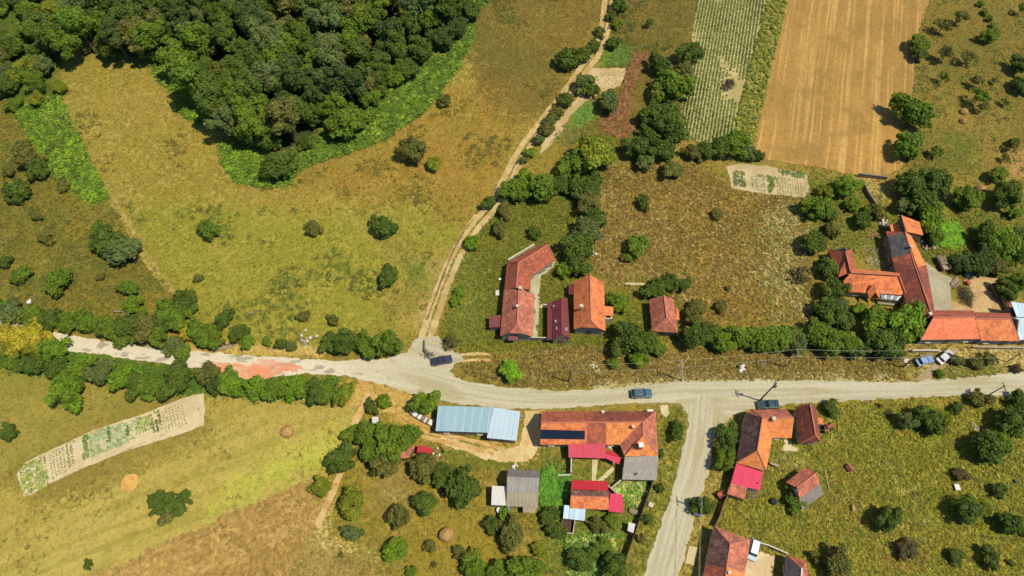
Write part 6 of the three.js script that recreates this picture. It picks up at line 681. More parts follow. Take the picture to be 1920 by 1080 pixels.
{ const t = new Thing('concrete_tank', ...[[10.6,-22.6]][0]); const q = [[9.53,-23.81],[11.9,-23.71],[11.44,-21.24],[9.34,-21.39]]; for (let i = 0; i < 4; i++) { const a = q[i], b = q[(i + 1) % 4], L = Math.hypot(b[0] - a[0], b[1] - a[1]); t.world('side_wall', bx(L, 1.1, 0.14, (a[0] + b[0]) / 2, 0.4, (a[1] + b[1]) / 2, Math.atan2(-(b[1] - a[1]), b[0] - a[0])), i === 3 || i === 0 ? M.plank : M.concrete); } t.world('floor', pane(q.map(p => [p[0], 0.06, p[1]]), 0.1), M.soil); block(q); t.done('open brown lined concrete tank below the pale blue sheet roof', 'tank'); }
// ---------------------------------------------------------------- yard clutter
function pile(name, label, p, n, spread, size, mats, cat, seed, part) { const t = new Thing(name, p[0], p[1]), f = rng(seed); for (let i = 0; i < n; i++) { const a = f() * 6.283, r = spread * Math.sqrt(f()), s = size * rr(0.6, 1.3, f), g = new THREE.DodecahedronGeometry(s, 0); g.scale(1, 0.7, rr(0.7, 1.2, f)); g.rotateY(f() * 6); g.translate(Math.cos(a) * r, s * 0.5, Math.sin(a) * r); t.add(part, g, mats[i % mats.length]); } return t.done(label, cat); }
pile('rubble_heap', 'white rubble heap at the far end of the patchwork wing', [[87.08,-91.45]][0], 26, 1.6, 0.32, [M.white, M.concrete, M.brick], 'rubble heap', 1, 'stone');
pile('stone_heap', 'small pale stones on the bank south of the orange house', [[17.07,-54.65]][0], 9, 1.2, 0.25, [M.white, M.concrete], 'stone heap', 2, 'stone');
pile('rubbish_heap', 'white and dark sacks on the road bank below the bare branches', [[48.3,-54.75]][0], 7, 0.9, 0.4, [M.white, M.black, M.white], 'rubbish heap', 3, 'sack');
pile('stone_heap', 'pale stones in front of the grey barn', [[0.59,-33.94]][0], 10, 0.7, 0.26, [M.concrete, M.white], 'stone heap', 4, 'stone');
pile('rubble_heap', 'tyres and scrap beside the red scrap store', [[-14.36,-36.45]][0], 12, 1.4, 0.26, [M.white, M.brick, M.tyre, M.oldWood], 'scrap heap', 5, 'scrap');
pile('stone_heap', 'white boulder heap in the grass behind the hedge of the western road', [[-106.51,-70.09]][0], 4, 0.5, 0.4, [M.white], 'stone heap', 6, 'boulder');
pile('stone_heap', 'pale rock outcrop above the western junction trees', [[-43.8,-61.53]][0], 16, 2.0, 0.35, [M.concrete, M.stone], 'stone heap', 7, 'stone');
pile('rubble_heap', 'white plastic clutter behind the orange house trees', [[18.57,-83.28]][0], 12, 1.2, 0.3, [M.white, M.alu], 'rubble heap', 8, 'piece');
pile('stone_heap', 'white stones beside the stub pole and blue hatchback', [[83.27,-56.08]][0], 7, 0.8, 0.3, [M.white, M.concrete], 'stone heap', 9, 'stone');
pile('clutter_heap', 'assorted junk in the shade beside the patchwork wing', [[95.81,-85.51]][0], 24, 2.2, 0.35, [M.darkWood, M.oldWood, M.concrete, M.steel, M.brick], 'junk heap', 10, 'piece');
pile('clutter_heap', 'pots and junk in the valley of the L-shaped house', [[19.42,-37.92]][0], 10, 0.7, 0.22, [M.white, M.concrete, M.darkWood], 'junk heap', 11, 'pot');
pile('brick_stack', 'reddish brick stack in the garden of the eastern farm', [[83.72,-87.98]][0], 18, 1.4, 0.24, [M.brick, M.salmon, M.oldPlaster], 'brick stack', 12, 'brick');
pile('clutter_heap', 'pale debris bed in the court garden of the eastern farm', [[83.72,-82.26]][0], 22, 1.9, 0.22, [M.stone, M.greyWood, M.oldPlaster], 'debris heap', 13, 'piece');
pile('clutter_heap', 'flower pots by the wall of the sand coloured court', [[46.17,-18.69]][0], 6, 0.6, 0.2, [M.brick, M.rustPaint], 'flower pots', 14, 'pot');
{ const f = rng(8), t = new Thing('brush_pile', ...[[100.51,-71.68]][0]), parts = []; for (let i = 0; i < 160; i++) { const a = f() * 6.283, r = 2.0 * Math.sqrt(f()), x = Math.cos(a) * r * 0.8, z = Math.sin(a) * r * 1.3, y = 0.9 * (1 - r / 2.2) + 0.1, d = f() * 6.283; parts.push(bar([x, y * f(), z], [x + Math.cos(d) * 0.9, y + 0.2 * f(), z + Math.sin(d) * 0.9], 0.05, 0.02, 4)); } t.add('branches', mergeGeometries(parts), M.bark); t.add('leaf_litter', leafCrown(77, [[0, 0.1, 0, 1.2], [0.2, 0.1, 1.0, 0.9], [-0.1, 0.1, -1.0, 0.9]], 500, 0.2, { flat: 0.6 }), TONES[7]); t.done('brown heap of cut branches between the concrete court and the yard', 'brush pile'); }
{ const t = new Thing('board_stack', ...[[-17.88,-43.15]][0]), line = smooth([[-20.07,-44.77],[-18.73,-43.89],[-17.24,-43.06],[-15.76,-42.4]], 4); line.forEach((p, i) => { if (i % 2 || i >= line.length - 1) return; const q = line[i + 1], ry = Math.atan2(-(q[1] - p[1]), q[0] - p[0]); t.world('pallet', bx(0.9, 0.9 + 0.15 * hash(i, 3), 1.1, p[0], 0.35, p[1], ry), i % 4 ? M.white : M.oldPlaster); }); t.done('curved row of pale stacked blocks beside the blue shed', 'block stack'); }
{ const t = new Thing('log_pile', ...[[-61.28,-59.55]][0]), f = rng(3); for (let i = 0; i < 9; i++) { const x = rr(-1.6, 1.6, f), z = -0.8 + i * 0.2; t.add('log', bar([x - 1.7, 0.18 + (i % 3) * 0.16, z + 0.5], [x + 1.5, 0.18 + (i % 3) * 0.16, z - 0.3], 0.13, 0.11, 7), i % 2 ? M.oldWood : M.deadWood); } t.done('pile of peeled logs on the verge of the western road', 'log pile'); }
{ const t = new Thing('log_pile', ...[[99.12,-75.03]][0]), f = rng(4); for (let i = 0; i < 8; i++) t.add('beam', bx(2.6, 0.16, 0.2, rr(-0.2, 0.2, f), 0.1 + (i % 2) * 0.17, -0.8 + i * 0.22, 0.7), M.oldWood); t.done('stack of pale beams beside the concrete court', 'timber stack'); }
function barrel(name, label, p, r, h, mat, cat = 'barrel') { const t = new Thing(name, p[0], p[1], 0.01); t.add('body', new THREE.LatheGeometry([[r * 0.92, 0], [r, h * 0.1], [r * 1.04, h * 0.5], [r, h * 0.9], [r * 0.92, h], [0.001, h]].map(q => new THREE.Vector2(...q)), 16), mat); for (const y of [0.25, 0.75]) t.add('hoop', new THREE.TorusGeometry(r * 1.03, 0.025, 5, 18).rotateX(Math.PI / 2).translate(0, h * y, 0), M.black); t.add('lid', cyl(r * 0.8, r * 0.8, 0.04, 0, h, 0, 14), mat); return t.done(label, cat); }
barrel('water_barrel', 'teal plastic barrel beside the brush pile', [[102.32,-76.74]][0], 0.55, 1.0, M.teal);
barrel('water_barrel', 'red drum beside the brush pile', [[101.73,-74.76]][0], 0.5, 0.9, M.redPaint);
barrel('water_tank', 'round white tank behind the grey barn', [[-2.38,-25.55]][0], 0.62, 0.8, M.white, 'tank');
barrel('water_tank', 'blue and white tank behind the grey barn', [[-0.86,-25.71]][0], 0.5, 1.0, M.bluePlastic, 'tank');
barrel('water_barrel', 'black barrel near the small hut', [[50.2,-27.14]][0], 0.6, 0.8, M.tyre);
barrel('water_barrel', 'small dark drum in the eastern meadow', [[98.03,-31.02]][0], 0.35, 0.6, M.black);
function board(name, label, p, w, d, h, mat, ry, cat) { const t = new Thing(name, p[0], p[1], 0.0, ry); t.add('top', bx(w, 0.07, d, 0, h, 0), mat); for (const s of [-1, 1]) for (const u of [-1, 1]) t.add('leg', bx(0.08, h, 0.08, s * (w / 2 - 0.08), h / 2 - 0.03, u * (d / 2 - 0.08)), M.oldWood); return t.done(label, cat); }
board('board_table', 'white board table in the eastern meadow', [[86.19,-29.84]][0], 0.95, 1.15, 0.6, M.white, 0.1, 'table');
board('work_bench', 'pale bench below the corner house hip', [[51.41,-34.19]][0], 1.7, 0.5, 0.8, M.oldWood, -0.4, 'bench');
board('well_cover', 'square pale well cover on the lane verge', [[26.66,-26.56]][0], 0.9, 0.9, 0.35, M.concrete, -0.4, 'well cover');
board('garden_table', 'white box west of the bent farmhouse', [[-3.25,-72.21]][0], 0.8, 1.3, 0.5, M.whiteSheet, 0, 'table');
board('garden_table', 'small white box by the farmhouse shadow', [[-2.72,-75.7]][0], 0.5, 0.5, 0.5, M.white, 0, 'box');
board('cold_frame', 'pale cold frame in the garden beside the long wall', [[23.2,-25.27]][0], 1.7, 0.9, 0.5, M.oldPlaster, -0.3, 'cold frame');
board('garden_table', 'grey box at the end of the blue shed', [[1.94,-43.99]][0], 0.7, 0.4, 0.6, M.steel, 0, 'box');
{ const t = new Thing('doghouse', ...[[66.13,-33.53]][0], 0, 0.5); t.add('body', bx(0.9, 0.7, 1.1, 0, 0.3, 0), M.oldWood); for (const s of [-1, 1]) t.add('roof', bx(0.75, 0.06, 1.4, s * 0.36, 0, 0).rotateZ(-s * 0.6).translate(-s * 0.05, 1.08, 0), s < 0 ? M.wine : M.salmon); t.add('opening_shade', bx(0.4, 0.45, 0.03, 0, 0.3, 0.56), M.black); t.done('small red roofed kennel in the eastern meadow', 'kennel'); }  // black panel stands in for the dark inside the kennel
{ const t = new Thing('hay_bundle', ...[[65.23,-25.97]][0], 0, 1.5), lb = []; const S = (r, x, y, z, sx, sy, sz) => new THREE.SphereGeometry(r, 12, 9).scale(sx, sy, sz).translate(x, y, z); lb.push(S(0.42, 0, 0.42, 0, 1.4, 0.9, 0.9), S(0.3, 0.45, 0.34, 0.1, 1, 0.9, 0.9), S(0.25, -0.45, 0.3, -0.1, 1.1, 0.8, 0.8)); t.add('bundle', mergeGeometries(lb), M.straw); t.done('small cream bundle lying in the eastern meadow', 'bundle'); }
function plankOn(label, a, b, r, mat) { const t = new Thing('wooden_beam', a[0], a[1]); t.world('beam', bar([a[0], 0.12, a[1]], [b[0], 0.12, b[1]], r, r * 0.8, 6), mat); t.add('cut_end', cyl(r * 1.02, r * 1.02, 0.02, 0, 0.1, 0, 6), M.deadWood); return t.done(label, 'beam'); }
plankOn('long pale pole lying in the grass beside the small hut', ...[[61.47,-33.4],[61.43,-29.08]], 0.12, M.deadWood);
plankOn('tan plank lying beside the dark red barn', ...[[64.44,-44.37],[64.93,-41.42]], 0.12, M.straw);
plankOn('thin pale rail on the verge of the western road', ...[[-88.44,-61.73],[-73.67,-59.24]], 0.09, M.deadWood);
plankOn('second thin rail on the verge of the western road', ...[[-83.78,-60.33],[-73.74,-58.59]], 0.08, M.oldWood);


// ---------------------------------------------------------------- grass, weeds, crops: too many to count
function bladeTuft(seed, n, h, w, spread) { const f = rng(seed), pos = []; for (let i = 0; i < n; i++) { const a = f() * 6.283, r = spread * f() * 0.4, x = Math.cos(a) * r, z = Math.sin(a) * r, lean = spread * rr(0.3, 0.8, f), hh = h * rr(0.5, 1, f), px = -Math.sin(a) * w, pz = Math.cos(a) * w, mx = x + Math.cos(a) * lean * 0.4, mz = z + Math.sin(a) * lean * 0.4; pos.push(x - px, -0.1, z - pz, x + px, -0.1, z + pz, mx + px * 0.8, hh * 0.7, mz + pz * 0.8, x - px, -0.1, z - pz, mx + px * 0.8, hh * 0.7, mz + pz * 0.8, mx - px * 0.8, hh * 0.7, mz - pz * 0.8, mx - px * 0.8, hh * 0.7, mz - pz * 0.8, mx + px * 0.8, hh * 0.7, mz + pz * 0.8, x + Math.cos(a) * lean, hh * 0.85, z + Math.sin(a) * lean); } return geoFrom(pos); }
function leafTuft(seed, n, h, size, spread) { const f = rng(seed), pos = []; for (let i = 0; i < n; i++) { const a = f() * 6.283, r = spread * Math.sqrt(f()), x = Math.cos(a) * r, z = Math.sin(a) * r, y = h * rr(0.35, 1, f) * (1 - 0.4 * r / spread), s = size * rr(0.6, 1.2, f), c = Math.cos(a), q = Math.sin(a), dy = -0.3 * s * f(); pos.push(x - c * s * 0.5, y, z - q * s * 0.5, x - q * s * 0.4, y + dy * 0.3, z + c * s * 0.4, x + q * s * 0.4, y + dy * 0.3, z - c * s * 0.4, x - q * s * 0.4, y + dy * 0.3, z + c * s * 0.4, x + c * s * 0.7, y + dy, z + q * s * 0.7, x + q * s * 0.4, y + dy * 0.3, z - c * s * 0.4); } for (let i = 0; i < 3; i++) { const a = i * 2.1; pos.push(-0.02, -0.1, 0, 0.02, -0.1, 0, Math.cos(a) * spread * 0.4, h * 0.6, Math.sin(a) * spread * 0.4); } return geoFrom(pos); }
const tuftMat = new THREE.MeshStandardMaterial({ color: 0xffffff, roughness: 0.95, side: THREE.DoubleSide });
function stuff(name, label, geo, list) { if (!list.length) return; const m = new THREE.InstancedMesh(geo, tuftMat, list.length), mt = new THREE.Matrix4(), q = new THREE.Quaternion(), c = new THREE.Color(), Y = V(0, 1, 0); list.forEach(([x, z, s, sy, col], i) => { q.setFromAxisAngle(Y, hash(i, 7) * 6.283); mt.compose(V(x, 0, z), q, V(s, s * sy, s)); m.setMatrixAt(i, mt); c.setRGB(s2l(col[0]) / KEY, s2l(col[1]) / KEY, s2l(col[2]) / KEY); m.setColorAt(i, c); }); m.name = name; m.castShadow = m.receiveShadow = true; tag(m, label, null, null, 'stuff'); }
const jit = (c, a, f) => { const k = 1 + rr(-a, a, f), h = rr(-a, a, f) * 0.35; return [Math.min(255, c[0] * k * (1 + h)), Math.min(255, c[1] * k), Math.min(255, c[2] * k * (1 - h))].map(v => Math.max(8, v)); };
function scatter(poly, density, f, fn, free = false) { const b = box2(poly), n = Math.round((b[2] - b[0]) * (b[3] - b[1]) * density), out = []; for (let i = 0; i < n; i++) { const x = rr(b[0], b[2], f), z = rr(b[1], b[3], f); if (inPoly(poly, x, z) && (free || !blocked(x, z))) { const e = fn(x, z); if (e) out.push(e); } } return out; }
const view = [[-171.13,-186.49],[171.13,-186.49],[103.16,-6.76],[-103.16,-6.76]];
{
  const f = rng(61);
  stuff('dry_grass', 'short dry meadow grass over the open ground', bladeTuft(1, 7, 0.2, 0.035, 0.34), scatter(view, 4.2, f, (x, z) => { const c = groundColour(x, z), n = fbm(x * 0.3, z * 0.3, 3); const q = groundRough; if (f() > 0.1 + n * 0.5 + q * 0.5) return; return [x, z, rr(0.45, 0.75, f) + q * 0.45, rr(0.4, 0.7, f) + q * 0.3, jit(c, 0.1 + q * 0.1, f)]; }));
  const rough = [[[[-149.81,-130.12],[-119.44,-128.3],[-94.21,-95.12],[-74.35,-71.02],[-72.04,-65.81],[-125.98,-67.09]], 1.6, [[128, 118, 36], [104, 112, 28], [150, 128, 52], [86, 98, 28]]], [[[21.97,-107.37],[44.69,-109.33],[54.39,-99.42],[70.34,-97.88],[66.33,-65.17],[39.51,-65.81],[18.98,-77.08],[18.33,-87.68]], 9, [[160, 132, 62], [140, 110, 46], [122, 98, 38], [190, 166, 96], [116, 106, 38], [132, 118, 44]]],
    [[[47.39,-45.12],[92.39,-48.08],[121.16,-48.54],[105.07,-6.76],[42.03,-6.76],[40.05,-27.26]], 7, [[150, 136, 38], [126, 124, 28], [168, 150, 54], [104, 110, 24], [90, 98, 22]]], [[[-15.79,-60.75],[-11.26,-83.36],[0,-102.09],[20.76,-104.47],[17.99,-76.39],[21.66,-59.51],[-9.06,-57.31]], 5.5, [[116, 118, 26], [136, 130, 36], [98, 108, 22]]],
    [[[-12.36,-54.89],[11.41,-59.76],[38.68,-58.9],[83.15,-59.27],[82.42,-52.04],[33.39,-51.8],[4.43,-50.16]], 9, [[160, 130, 62], [132, 112, 42], [112, 98, 34], [184, 156, 90]]], [[[30.18,-46.25],[35.43,-46.25],[30.71,-28.27],[24.11,-13.88],[18.15,-6.76],[22.92,-18.52]], 4, [[140, 130, 42], [118, 120, 30], [170, 150, 74]]], [[[6.33,-35.5],[28.06,-30.81],[20.72,-15.71],[9.55,-6.76],[5.03,-21.37]], 4, [[110, 128, 34], [136, 146, 56], [90, 112, 26], [160, 160, 80]]],
    [[[-38.83,-41.99],[-3.15,-33.4],[5.26,-34.45],[5.73,-6.76],[-24.83,-6.76],[-36.23,-21.37]], 1.5, [[158, 134, 50], [140, 126, 40], [174, 146, 72]]], [[[70.06,-104.47],[89.13,-102.88],[99.91,-90.62],[124.01,-102.88],[139.51,-102.88],[127.46,-71.02],[96.69,-79.15],[73.11,-81.95]], 3.5, [[126, 130, 40], [104, 116, 30], [150, 136, 60]]], [[[87.3,-52.77],[94.08,-55.9],[104.26,-54.85],[103.48,-53.46],[91.91,-51.82]], 6, [[130, 128, 46], [164, 148, 82], [108, 112, 36]]], [[[-76.45,-80.54],[-48.54,-80.54],[-46.66,-67.09],[-62.99,-67.09]], 0.35, [[120, 116, 36], [104, 106, 30]]], [[[-54.02,-101.3],[-8.06,-117.72],[-7.56,-93.61],[-50.37,-93.61]], 0.3, [[130, 110, 36]]], [[[-14.62,-81.95],[-7.31,-81.95],[-6.87,-60.75],[-13.73,-60.75]], 5, [[112, 122, 34], [140, 138, 60], [94, 114, 26]]], [[[59.44,-95.12],[68.58,-96.65],[65.27,-79.15],[66.23,-65.81],[56.83,-65.17],[56.81,-79.15]], 6, [[190, 178, 108], [154, 150, 70], [128, 124, 50], [210, 200, 140]]]];
  const list = []; for (const [p, d, pal] of rough) list.push(...scatter(p, d, f, (x, z) => { const n = 0.5 * fbm(x * 0.25 + 9, z * 0.25, 3) + 0.5 * fbm(x * 0.07, z * 0.07 + 12, 3); if (f() > sm(0.32, 0.6, n) + 0.15) return; return [x, z, rr(0.55, 1.25, f), rr(0.6, 1.3, f), jit(pal[Math.floor(f() * f() * pal.length + n * 0.8) % pal.length], 0.22, f)]; }));
  stuff('weeds', 'tall mixed weeds of the rough plots and banks', leafTuft(2, 9, 0.36, 0.17, 0.26), list);
  const clump = (p, d, pal, lo = 0.6, hi = 1.4) => scatter(p, d, f, (x, z) => { const n = fbm(x * 0.12 + 31, z * 0.12, 3); if (n < 0.56 || f() > (n - 0.53) * 6) return; return [x, z, rr(lo, hi, f), rr(0.5, 1.1, f), jit(pal[Math.floor(f() * pal.length)], 0.2, f)]; });
  stuff('weed_clumps', 'low dark weed clumps dotted over the meadows', leafTuft(12, 14, 0.32, 0.3, 0.55), [...clump([[-92.7,-96.65],[-50.58,-95.12],[-22.67,-93.61],[-15.46,-73.68],[-19.6,-63.26],[-45.6,-59.51],[-62.03,-62],[-71.15,-67.09]], 0.9, [[104, 112, 30], [118, 118, 36], [92, 100, 26]]), ...clump([[-121.84,-143.34],[-98.91,-143.34],[-72.24,-116.01],[-51.45,-101.3],[-92.31,-95.12],[-110.19,-117.72]], 0.5, [[126, 112, 40], [112, 108, 34]]), ...clump([[-51.67,-102.88],[-34.63,-114.32],[-8.36,-131.95],[2.7,-119.44],[-12.49,-90.62],[-40.81,-98.18]], 0.9, [[122, 112, 34], [106, 106, 30], [130, 112, 36]]), ...clump([[-9.26,-174.87],[26.25,-174.87],[11.05,-128.3],[-8.25,-126.49]], 1.2, [[96, 100, 28], [112, 104, 32]]), ...clump([[-140.19,-126.49],[-119.03,-124.71],[-74.35,-71.02],[-119.44,-68.39]], 1.6, [[92, 104, 26], [110, 112, 34], [130, 118, 44]]), ...clump([[117.33,-174.87],[166.74,-174.87],[140.72,-106.08],[97.72,-106.08]], 0.6, [[108, 108, 34], [122, 112, 40]]), ...clump([[-111.61,-46.48],[-61.28,-46.48],[-34.76,-44.22],[-40.8,-25.27],[-84.29,-13.88],[-99.97,-13.88]], 0.3, [[136, 122, 50], [122, 114, 42]], 0.4, 0.9), ...clump([[29.33,-174.87],[52.49,-174.87],[44.65,-145.3],[27.5,-147.28]], 1.4, [[98, 100, 28], [84, 92, 24]]), ...clump([[47.39,-45.12],[113.29,-48.08],[99.01,-8.51],[44.22,-8.51]], 1.2, [[96, 104, 24], [120, 122, 34], [160, 146, 60]], 0.5, 1.2), ...clump([[53.56,-98.18],[70.34,-97.88],[66.33,-65.17],[53.35,-65.17],[51.97,-79.15]], 2.4, [[204, 190, 122], [176, 164, 92], [150, 148, 66]], 0.4, 0.9), ...clump([[21.97,-107.37],[44.69,-109.33],[54.39,-99.42],[51.13,-65.81],[18.98,-77.08]], 1.6, [[186, 156, 88], [156, 128, 58], [120, 112, 40]], 0.4, 0.9)]);
  const fern = [[[-128.22,-125.6],[-117.74,-130.48],[-113.58,-123.82],[-108.26,-115.67],[-102.5,-106.89],[-96.2,-97.88],[-100.32,-96.65],[-108.28,-102.09],[-114.01,-106.08],[-120.4,-116.01]], [[-98.9,-144.51],[-88.41,-144.51],[-83.34,-131.95],[-77.68,-130.12],[-72.89,-119.44],[-79.65,-120.83],[-85.43,-124.35],[-87.31,-129.75],[-93.4,-135.68]], [[-73.32,-114.66],[-63.93,-114.32],[-52.12,-106.08],[-53.49,-102.09],[-59.12,-100.99],[-67.17,-102.88],[-70.93,-107.7]], [[-55.45,-110.98],[-45.89,-119.44],[-37.63,-131.95],[-27.37,-145.3],[-18.98,-150.89],[-11.12,-157.47],[-3.07,-172.62],[-12.35,-174.87],[-10.23,-151.3],[-15.55,-137.56],[-23.21,-123.82],[-32.08,-115.67],[-42.21,-110.65],[-48.5,-108.35],[-52.66,-105.27]], [[-129.47,-179.45],[-109.97,-179.45],[-107.84,-161.69],[-112.7,-157.47],[-120.42,-163.84]], [[-96.57,-54.65],[-78.6,-54.65],[-71.91,-49.93],[-72.62,-48.2],[-82.17,-51.1],[-94.91,-52.86]]].flatMap((p, i) => scatter(p, 3.8, f, (x, z) => [x, z, rr(0.7, 1.6, f), rr(0.7, 1.7, f), jit(f() < 0.3 ? [84, 108, 18] : f() < 0.3 ? [138, 158, 40] : i === 3 ? [98, 124, 24] : [114, 142, 22], 0.22, f)]));
  stuff('bracken', 'bright green bracken along the wood edge', leafTuft(3, 12, 0.5, 0.34, 0.5), fern);
  const rowsIn = (poly, dx, dz, gap, step, fn) => { const b = box2(poly), out = [], L = Math.hypot(dx, dz), ux = dx / L, uz = dz / L, nx = -uz, nz = ux, cx = (b[0] + b[2]) / 2, cz = (b[1] + b[3]) / 2, Rr = Math.hypot(b[2] - b[0], b[3] - b[1]) / 2; for (let v = -Rr; v < Rr; v += gap) for (let u = -Rr; u < Rr; u += step) { const x = cx + ux * u + nx * v + rr(-0.06, 0.06, f), z = cz + uz * u + nz * v + rr(-0.1, 0.1, f); if (inPoly(poly, x, z)) { const e = fn(x, z); if (e) out.push(e); } } return out; };
  const [c0, c1] = [[49.45,-115.67],[61.41,-161.69]]; const rd = [c1[0] - c0[0], c1[1] - c0[1]];
  stuff('crop_rows', 'green crop plants standing in rows on the strip', leafTuft(4, 10, 0.36, 0.27, 0.26), rowsIn(cropOutline, rd[0], rd[1], 0.85, 0.34, (x, z) => { const n = fbm(x * 0.09 + 4, z * 0.07, 3); if (n > 0.62 && f() < (n - 0.62) * 9) return; return [x, z, rr(0.75, 1.25, f), rr(0.7, 1.2, f), jit(mixc([72, 98, 28], [112, 126, 48], sm(0.35, 0.6, n)), 0.18, f)]; }));
  stuff('corn_plants', 'yellowing maize plants along the field strip', leafTuft(5, 10, 0.9, 0.34, 0.4), scatter(cornOutline, 3.2, f, (x, z) => [x, z, rr(0.7, 1.2, f), rr(0.6, 1.2, f), jit(f() < 0.35 ? [172, 156, 66] : f() < 0.5 ? [112, 126, 34] : [138, 138, 44], 0.2, f)], true));
  stuff('soil_clods', 'coarse brown clods of the dug strip', bladeTuft(6, 6, 0.22, 0.11, 0.3), scatter(tilledOutline, 5, f, (x, z) => [x, z, rr(0.7, 1.4, f), rr(0.5, 1.1, f), jit([140, 100, 54], 0.25, f)], true));
  stuff('straw_stubble', 'short straw stubble of the harvested field', bladeTuft(8, 6, 0.12, 0.03, 0.24), rowsIn(stubbleOutline, 0.24, 1, 0.9, 0.5, (x, z) => f() < 0.6 ? [x, z, rr(0.7, 1.3, f), rr(0.6, 1.1, f), jit([196, 150, 82], 0.16, f)] : null));
  // vegetable beds
  const veg = [], leafy = (p, gapU, gapV, pal, s, thin = 1) => { const [q0, q1] = p.d; veg.push(...rowsIn(p.p, q1[0] - q0[0], q1[1] - q0[1], gapV, gapU, (x, z) => f() < thin ? [x, z, s * rr(0.7, 1.25, f), rr(0.7, 1.2, f), jit(pal[Math.floor(f() * pal.length)], 0.18, f)] : null)); };
  const dir = [[-88.87,-38.61],[-86.76,-33.87]];
  leafy({ p: [[-96.68,-32.74],[-95.83,-34.6],[-93.51,-35.86],[-89.98,-30.8],[-92.05,-29.18],[-94.22,-28.28]], d: dir }, 0.36, 0.5, [[140, 160, 56], [118, 146, 44], [166, 172, 84]], 0.95, 0.85);
  leafy({ p: [[-93.71,-35.86],[-92.23,-36.49],[-89.91,-30.9],[-90.69,-30.09]], d: dir }, 0.4, 0.7, [[96, 118, 36], [128, 130, 50]], 0.7, 0.8);
  leafy({ p: [[-92.13,-36.49],[-89.27,-38.19],[-87.07,-33.15],[-89.83,-31.31]], d: dir }, 0.55, 0.62, [[120, 122, 56], [106, 114, 50]], 0.6);
  leafy({ p: [[-89.17,-38.57],[-87.78,-39.21],[-85.88,-34.81],[-87.07,-33.87]], d: dir }, 0.4, 0.75, [[120, 138, 34], [92, 116, 28]], 0.9, 0.75);
  leafy({ p: [[-86.17,-39.9],[-85.26,-40.44],[-83.67,-35.86],[-84.76,-35.27]], d: dir }, 0.34, 0.45, [[104, 138, 34], [86, 118, 28]], 1.0);
  leafy({ p: [[-85.26,-40.44],[-81.13,-42.08],[-76.57,-43.5],[-75.68,-39.9],[-76.99,-38.4],[-80.76,-36.7],[-83.67,-35.86]], d: dir }, 0.4, 0.5, [[140, 168, 108], [156, 182, 128], [122, 152, 88]], 0.9, 0.85);
  leafy({ p: [[-81.71,-41.86],[-81.31,-41.97],[-80.38,-38.83],[-80.77,-38.72]], d: dir }, 0.25, 0.3, [[74, 104, 40]], 0.9);
  leafy({ p: [[-78.02,-42.29],[-77.71,-42.4],[-77.05,-40.12],[-77.36,-40.01]], d: dir }, 0.25, 0.3, [[74, 104, 40]], 0.9);
  leafy({ p: [[-76.6,-43.62],[-73.83,-44.61],[-72.64,-41.42],[-75.52,-40.12]], d: dir }, 0.4, 0.55, [[124, 150, 48], [146, 164, 66]], 0.95, 0.9);
  leafy({ p: [[-73.83,-45.06],[-71.67,-45.51],[-70.41,-41.42],[-72.28,-40.77]], d: dir }, 0.45, 0.75, [[72, 98, 32], [92, 116, 40]], 1.1, 0.85);
  leafy({ p: [[-71.5,-45.73],[-67.23,-46.97],[-65.42,-42.51],[-70.2,-40.99]], d: dir }, 0.6, 0.65, [[122, 124, 60], [108, 116, 52]], 0.6, 0.9);
  leafy({ p: [[-66.51,-45.62],[-63.28,-46.74],[-62.38,-42.29],[-65.4,-41.42]], d: dir }, 1.1, 1.2, [[136, 140, 70]], 0.5, 0.5);
  leafy({ p: [[-79.14,-36.91],[-70.31,-40.55],[-69.15,-40.12],[-78.63,-36.59]], d: dir }, 0.6, 0.5, [[120, 118, 60]], 0.45, 0.8);
  const dr = [[64.7,-104.47],[64.22,-98.96]];
  leafy({ p: [[53.72,-105.88],[56.55,-106.28],[56.27,-101.3],[53.22,-101.3]], d: dr }, 0.45, 0.5, [[84, 108, 40], [104, 124, 50]], 1.0, 0.85);
  leafy({ p: [[58.06,-104.47],[61.72,-105.07],[61.16,-99.74],[57.98,-99.93]], d: dr }, 0.45, 0.55, [[140, 156, 84], [158, 168, 104]], 0.8, 0.75);
  leafy({ p: [[61.98,-104.67],[63.82,-104.07],[63.35,-101.3],[61.73,-99.35]], d: dr }, 0.35, 0.4, [[92, 116, 30], [112, 132, 40]], 1.0, 0.8);
  leafy({ p: [[64.38,-104.47],[71.73,-103.08],[71.36,-99.54],[69.54,-98.38],[63.58,-98.96]], d: dr }, 0.42, 0.62, [[150, 148, 70], [130, 136, 56]], 0.6, 0.9);
  leafy({ p: [[64.86,-106.28],[71.55,-105.47],[71.16,-103.47],[64.65,-105.07]], d: dr }, 0.4, 0.45, [[88, 118, 48], [108, 136, 60]], 1.0, 0.85);
  leafy({ p: [[22.07,-137.78],[30.44,-139.36],[29.38,-135.68],[23.67,-131.54]], d: [[22.18,-132.57],[28.04,-138.83]] }, 0.7, 1.0, [[110, 108, 48]], 0.6, 0.7);
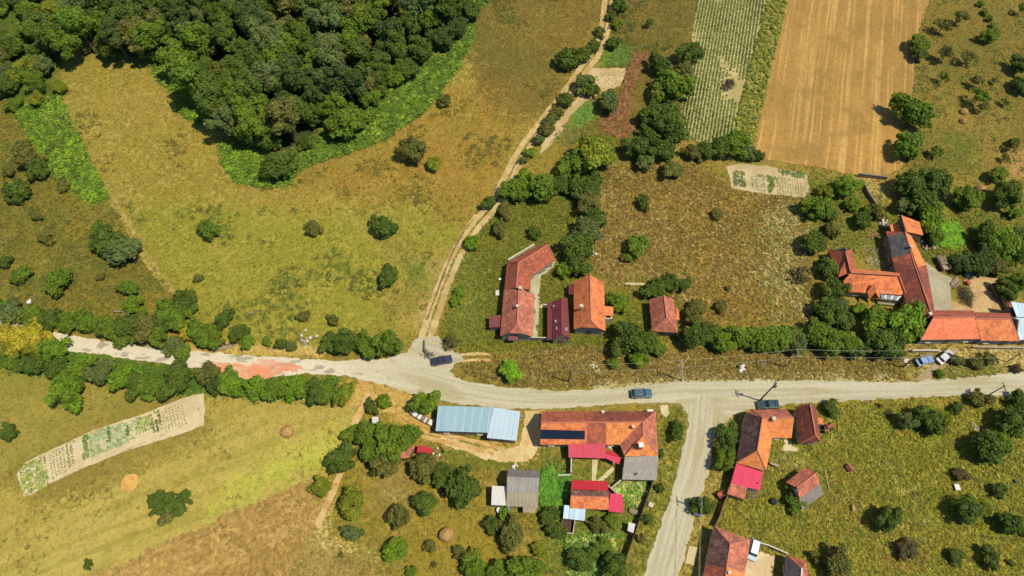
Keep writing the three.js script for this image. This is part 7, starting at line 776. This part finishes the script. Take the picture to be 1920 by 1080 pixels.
  leafy({ p: [[25.09,-142.04],[28.6,-146.95],[33.15,-148.61],[32.31,-143.12],[30.52,-140.43],[25.78,-140.43]], d: [[22.18,-132.57],[28.04,-138.83]] }, 0.45, 0.6, [[88, 120, 40], [112, 138, 54]], 1.0, 0.7);
  leafy({ p: [[15.61,-123.52],[18.88,-128.5],[21.92,-127.99],[21.24,-122.54],[17.75,-120.6]], d: [[22.18,-132.57],[28.04,-138.83]] }, 0.45, 0.6, [[100, 142, 44], [126, 158, 66]], 1.0, 0.85);
  leafy({ p: [[9.34,-114.88],[13.25,-121.08],[18.85,-120.12],[18.3,-116.3],[13.73,-113.48]], d: [[22.18,-132.57],[28.04,-138.83]] }, 0.5, 0.65, [[104, 132, 54], [136, 150, 80]], 0.9, 0.7);
  stuff('vegetable_rows', 'rows of vegetables on the pale garden plots', leafTuft(9, 9, 0.3, 0.24, 0.26), veg);
  const big = [...scatter([[5.49,-32.72],[7.48,-33.86],[8.91,-32.39],[11.35,-32.07],[11.38,-30.62],[10.91,-29.03],[9.86,-26.51],[9.18,-25.27],[6,-25.58],[5.4,-27.77]], 7, f, (x, z) => [x, z, rr(0.8, 1.4, f), rr(0.7, 1.2, f), jit([88, 136, 30], 0.22, f)]), ...scatter([[20.18,-30.73],[24.47,-31.21],[26.74,-30.89],[25.48,-27.69],[23.06,-25.81],[21.9,-27.38],[19.76,-29.28]], 5, f, (x, z) => [x, z, rr(0.7, 1.2, f), rr(0.7, 1.2, f), jit(f() < 0.4 ? [172, 174, 92] : [116, 146, 44], 0.2, f)]), ...scatter([[100.22,-90.62],[104.44,-91.45],[105,-86.23],[101.98,-83.81],[98.76,-84.61]], 6, f, (x, z) => [x, z, rr(0.7, 1.1, f), rr(0.6, 1, f), jit([112, 158, 28], 0.16, f)]), ...scatter([[10.03,-20.41],[19.12,-21.37],[19.96,-12.06],[10.61,-9.39]], 5, f, (x, z) => [x, z, rr(0.8, 1.4, f), rr(0.8, 1.4, f), jit(f() < 0.3 ? [164, 168, 84] : [96, 128, 38], 0.2, f)])];
  stuff('leafy_garden', 'broad leafed garden greens between the yards', leafTuft(10, 11, 0.6, 0.4, 0.5), big);
}

renderer.render(scene, camera);
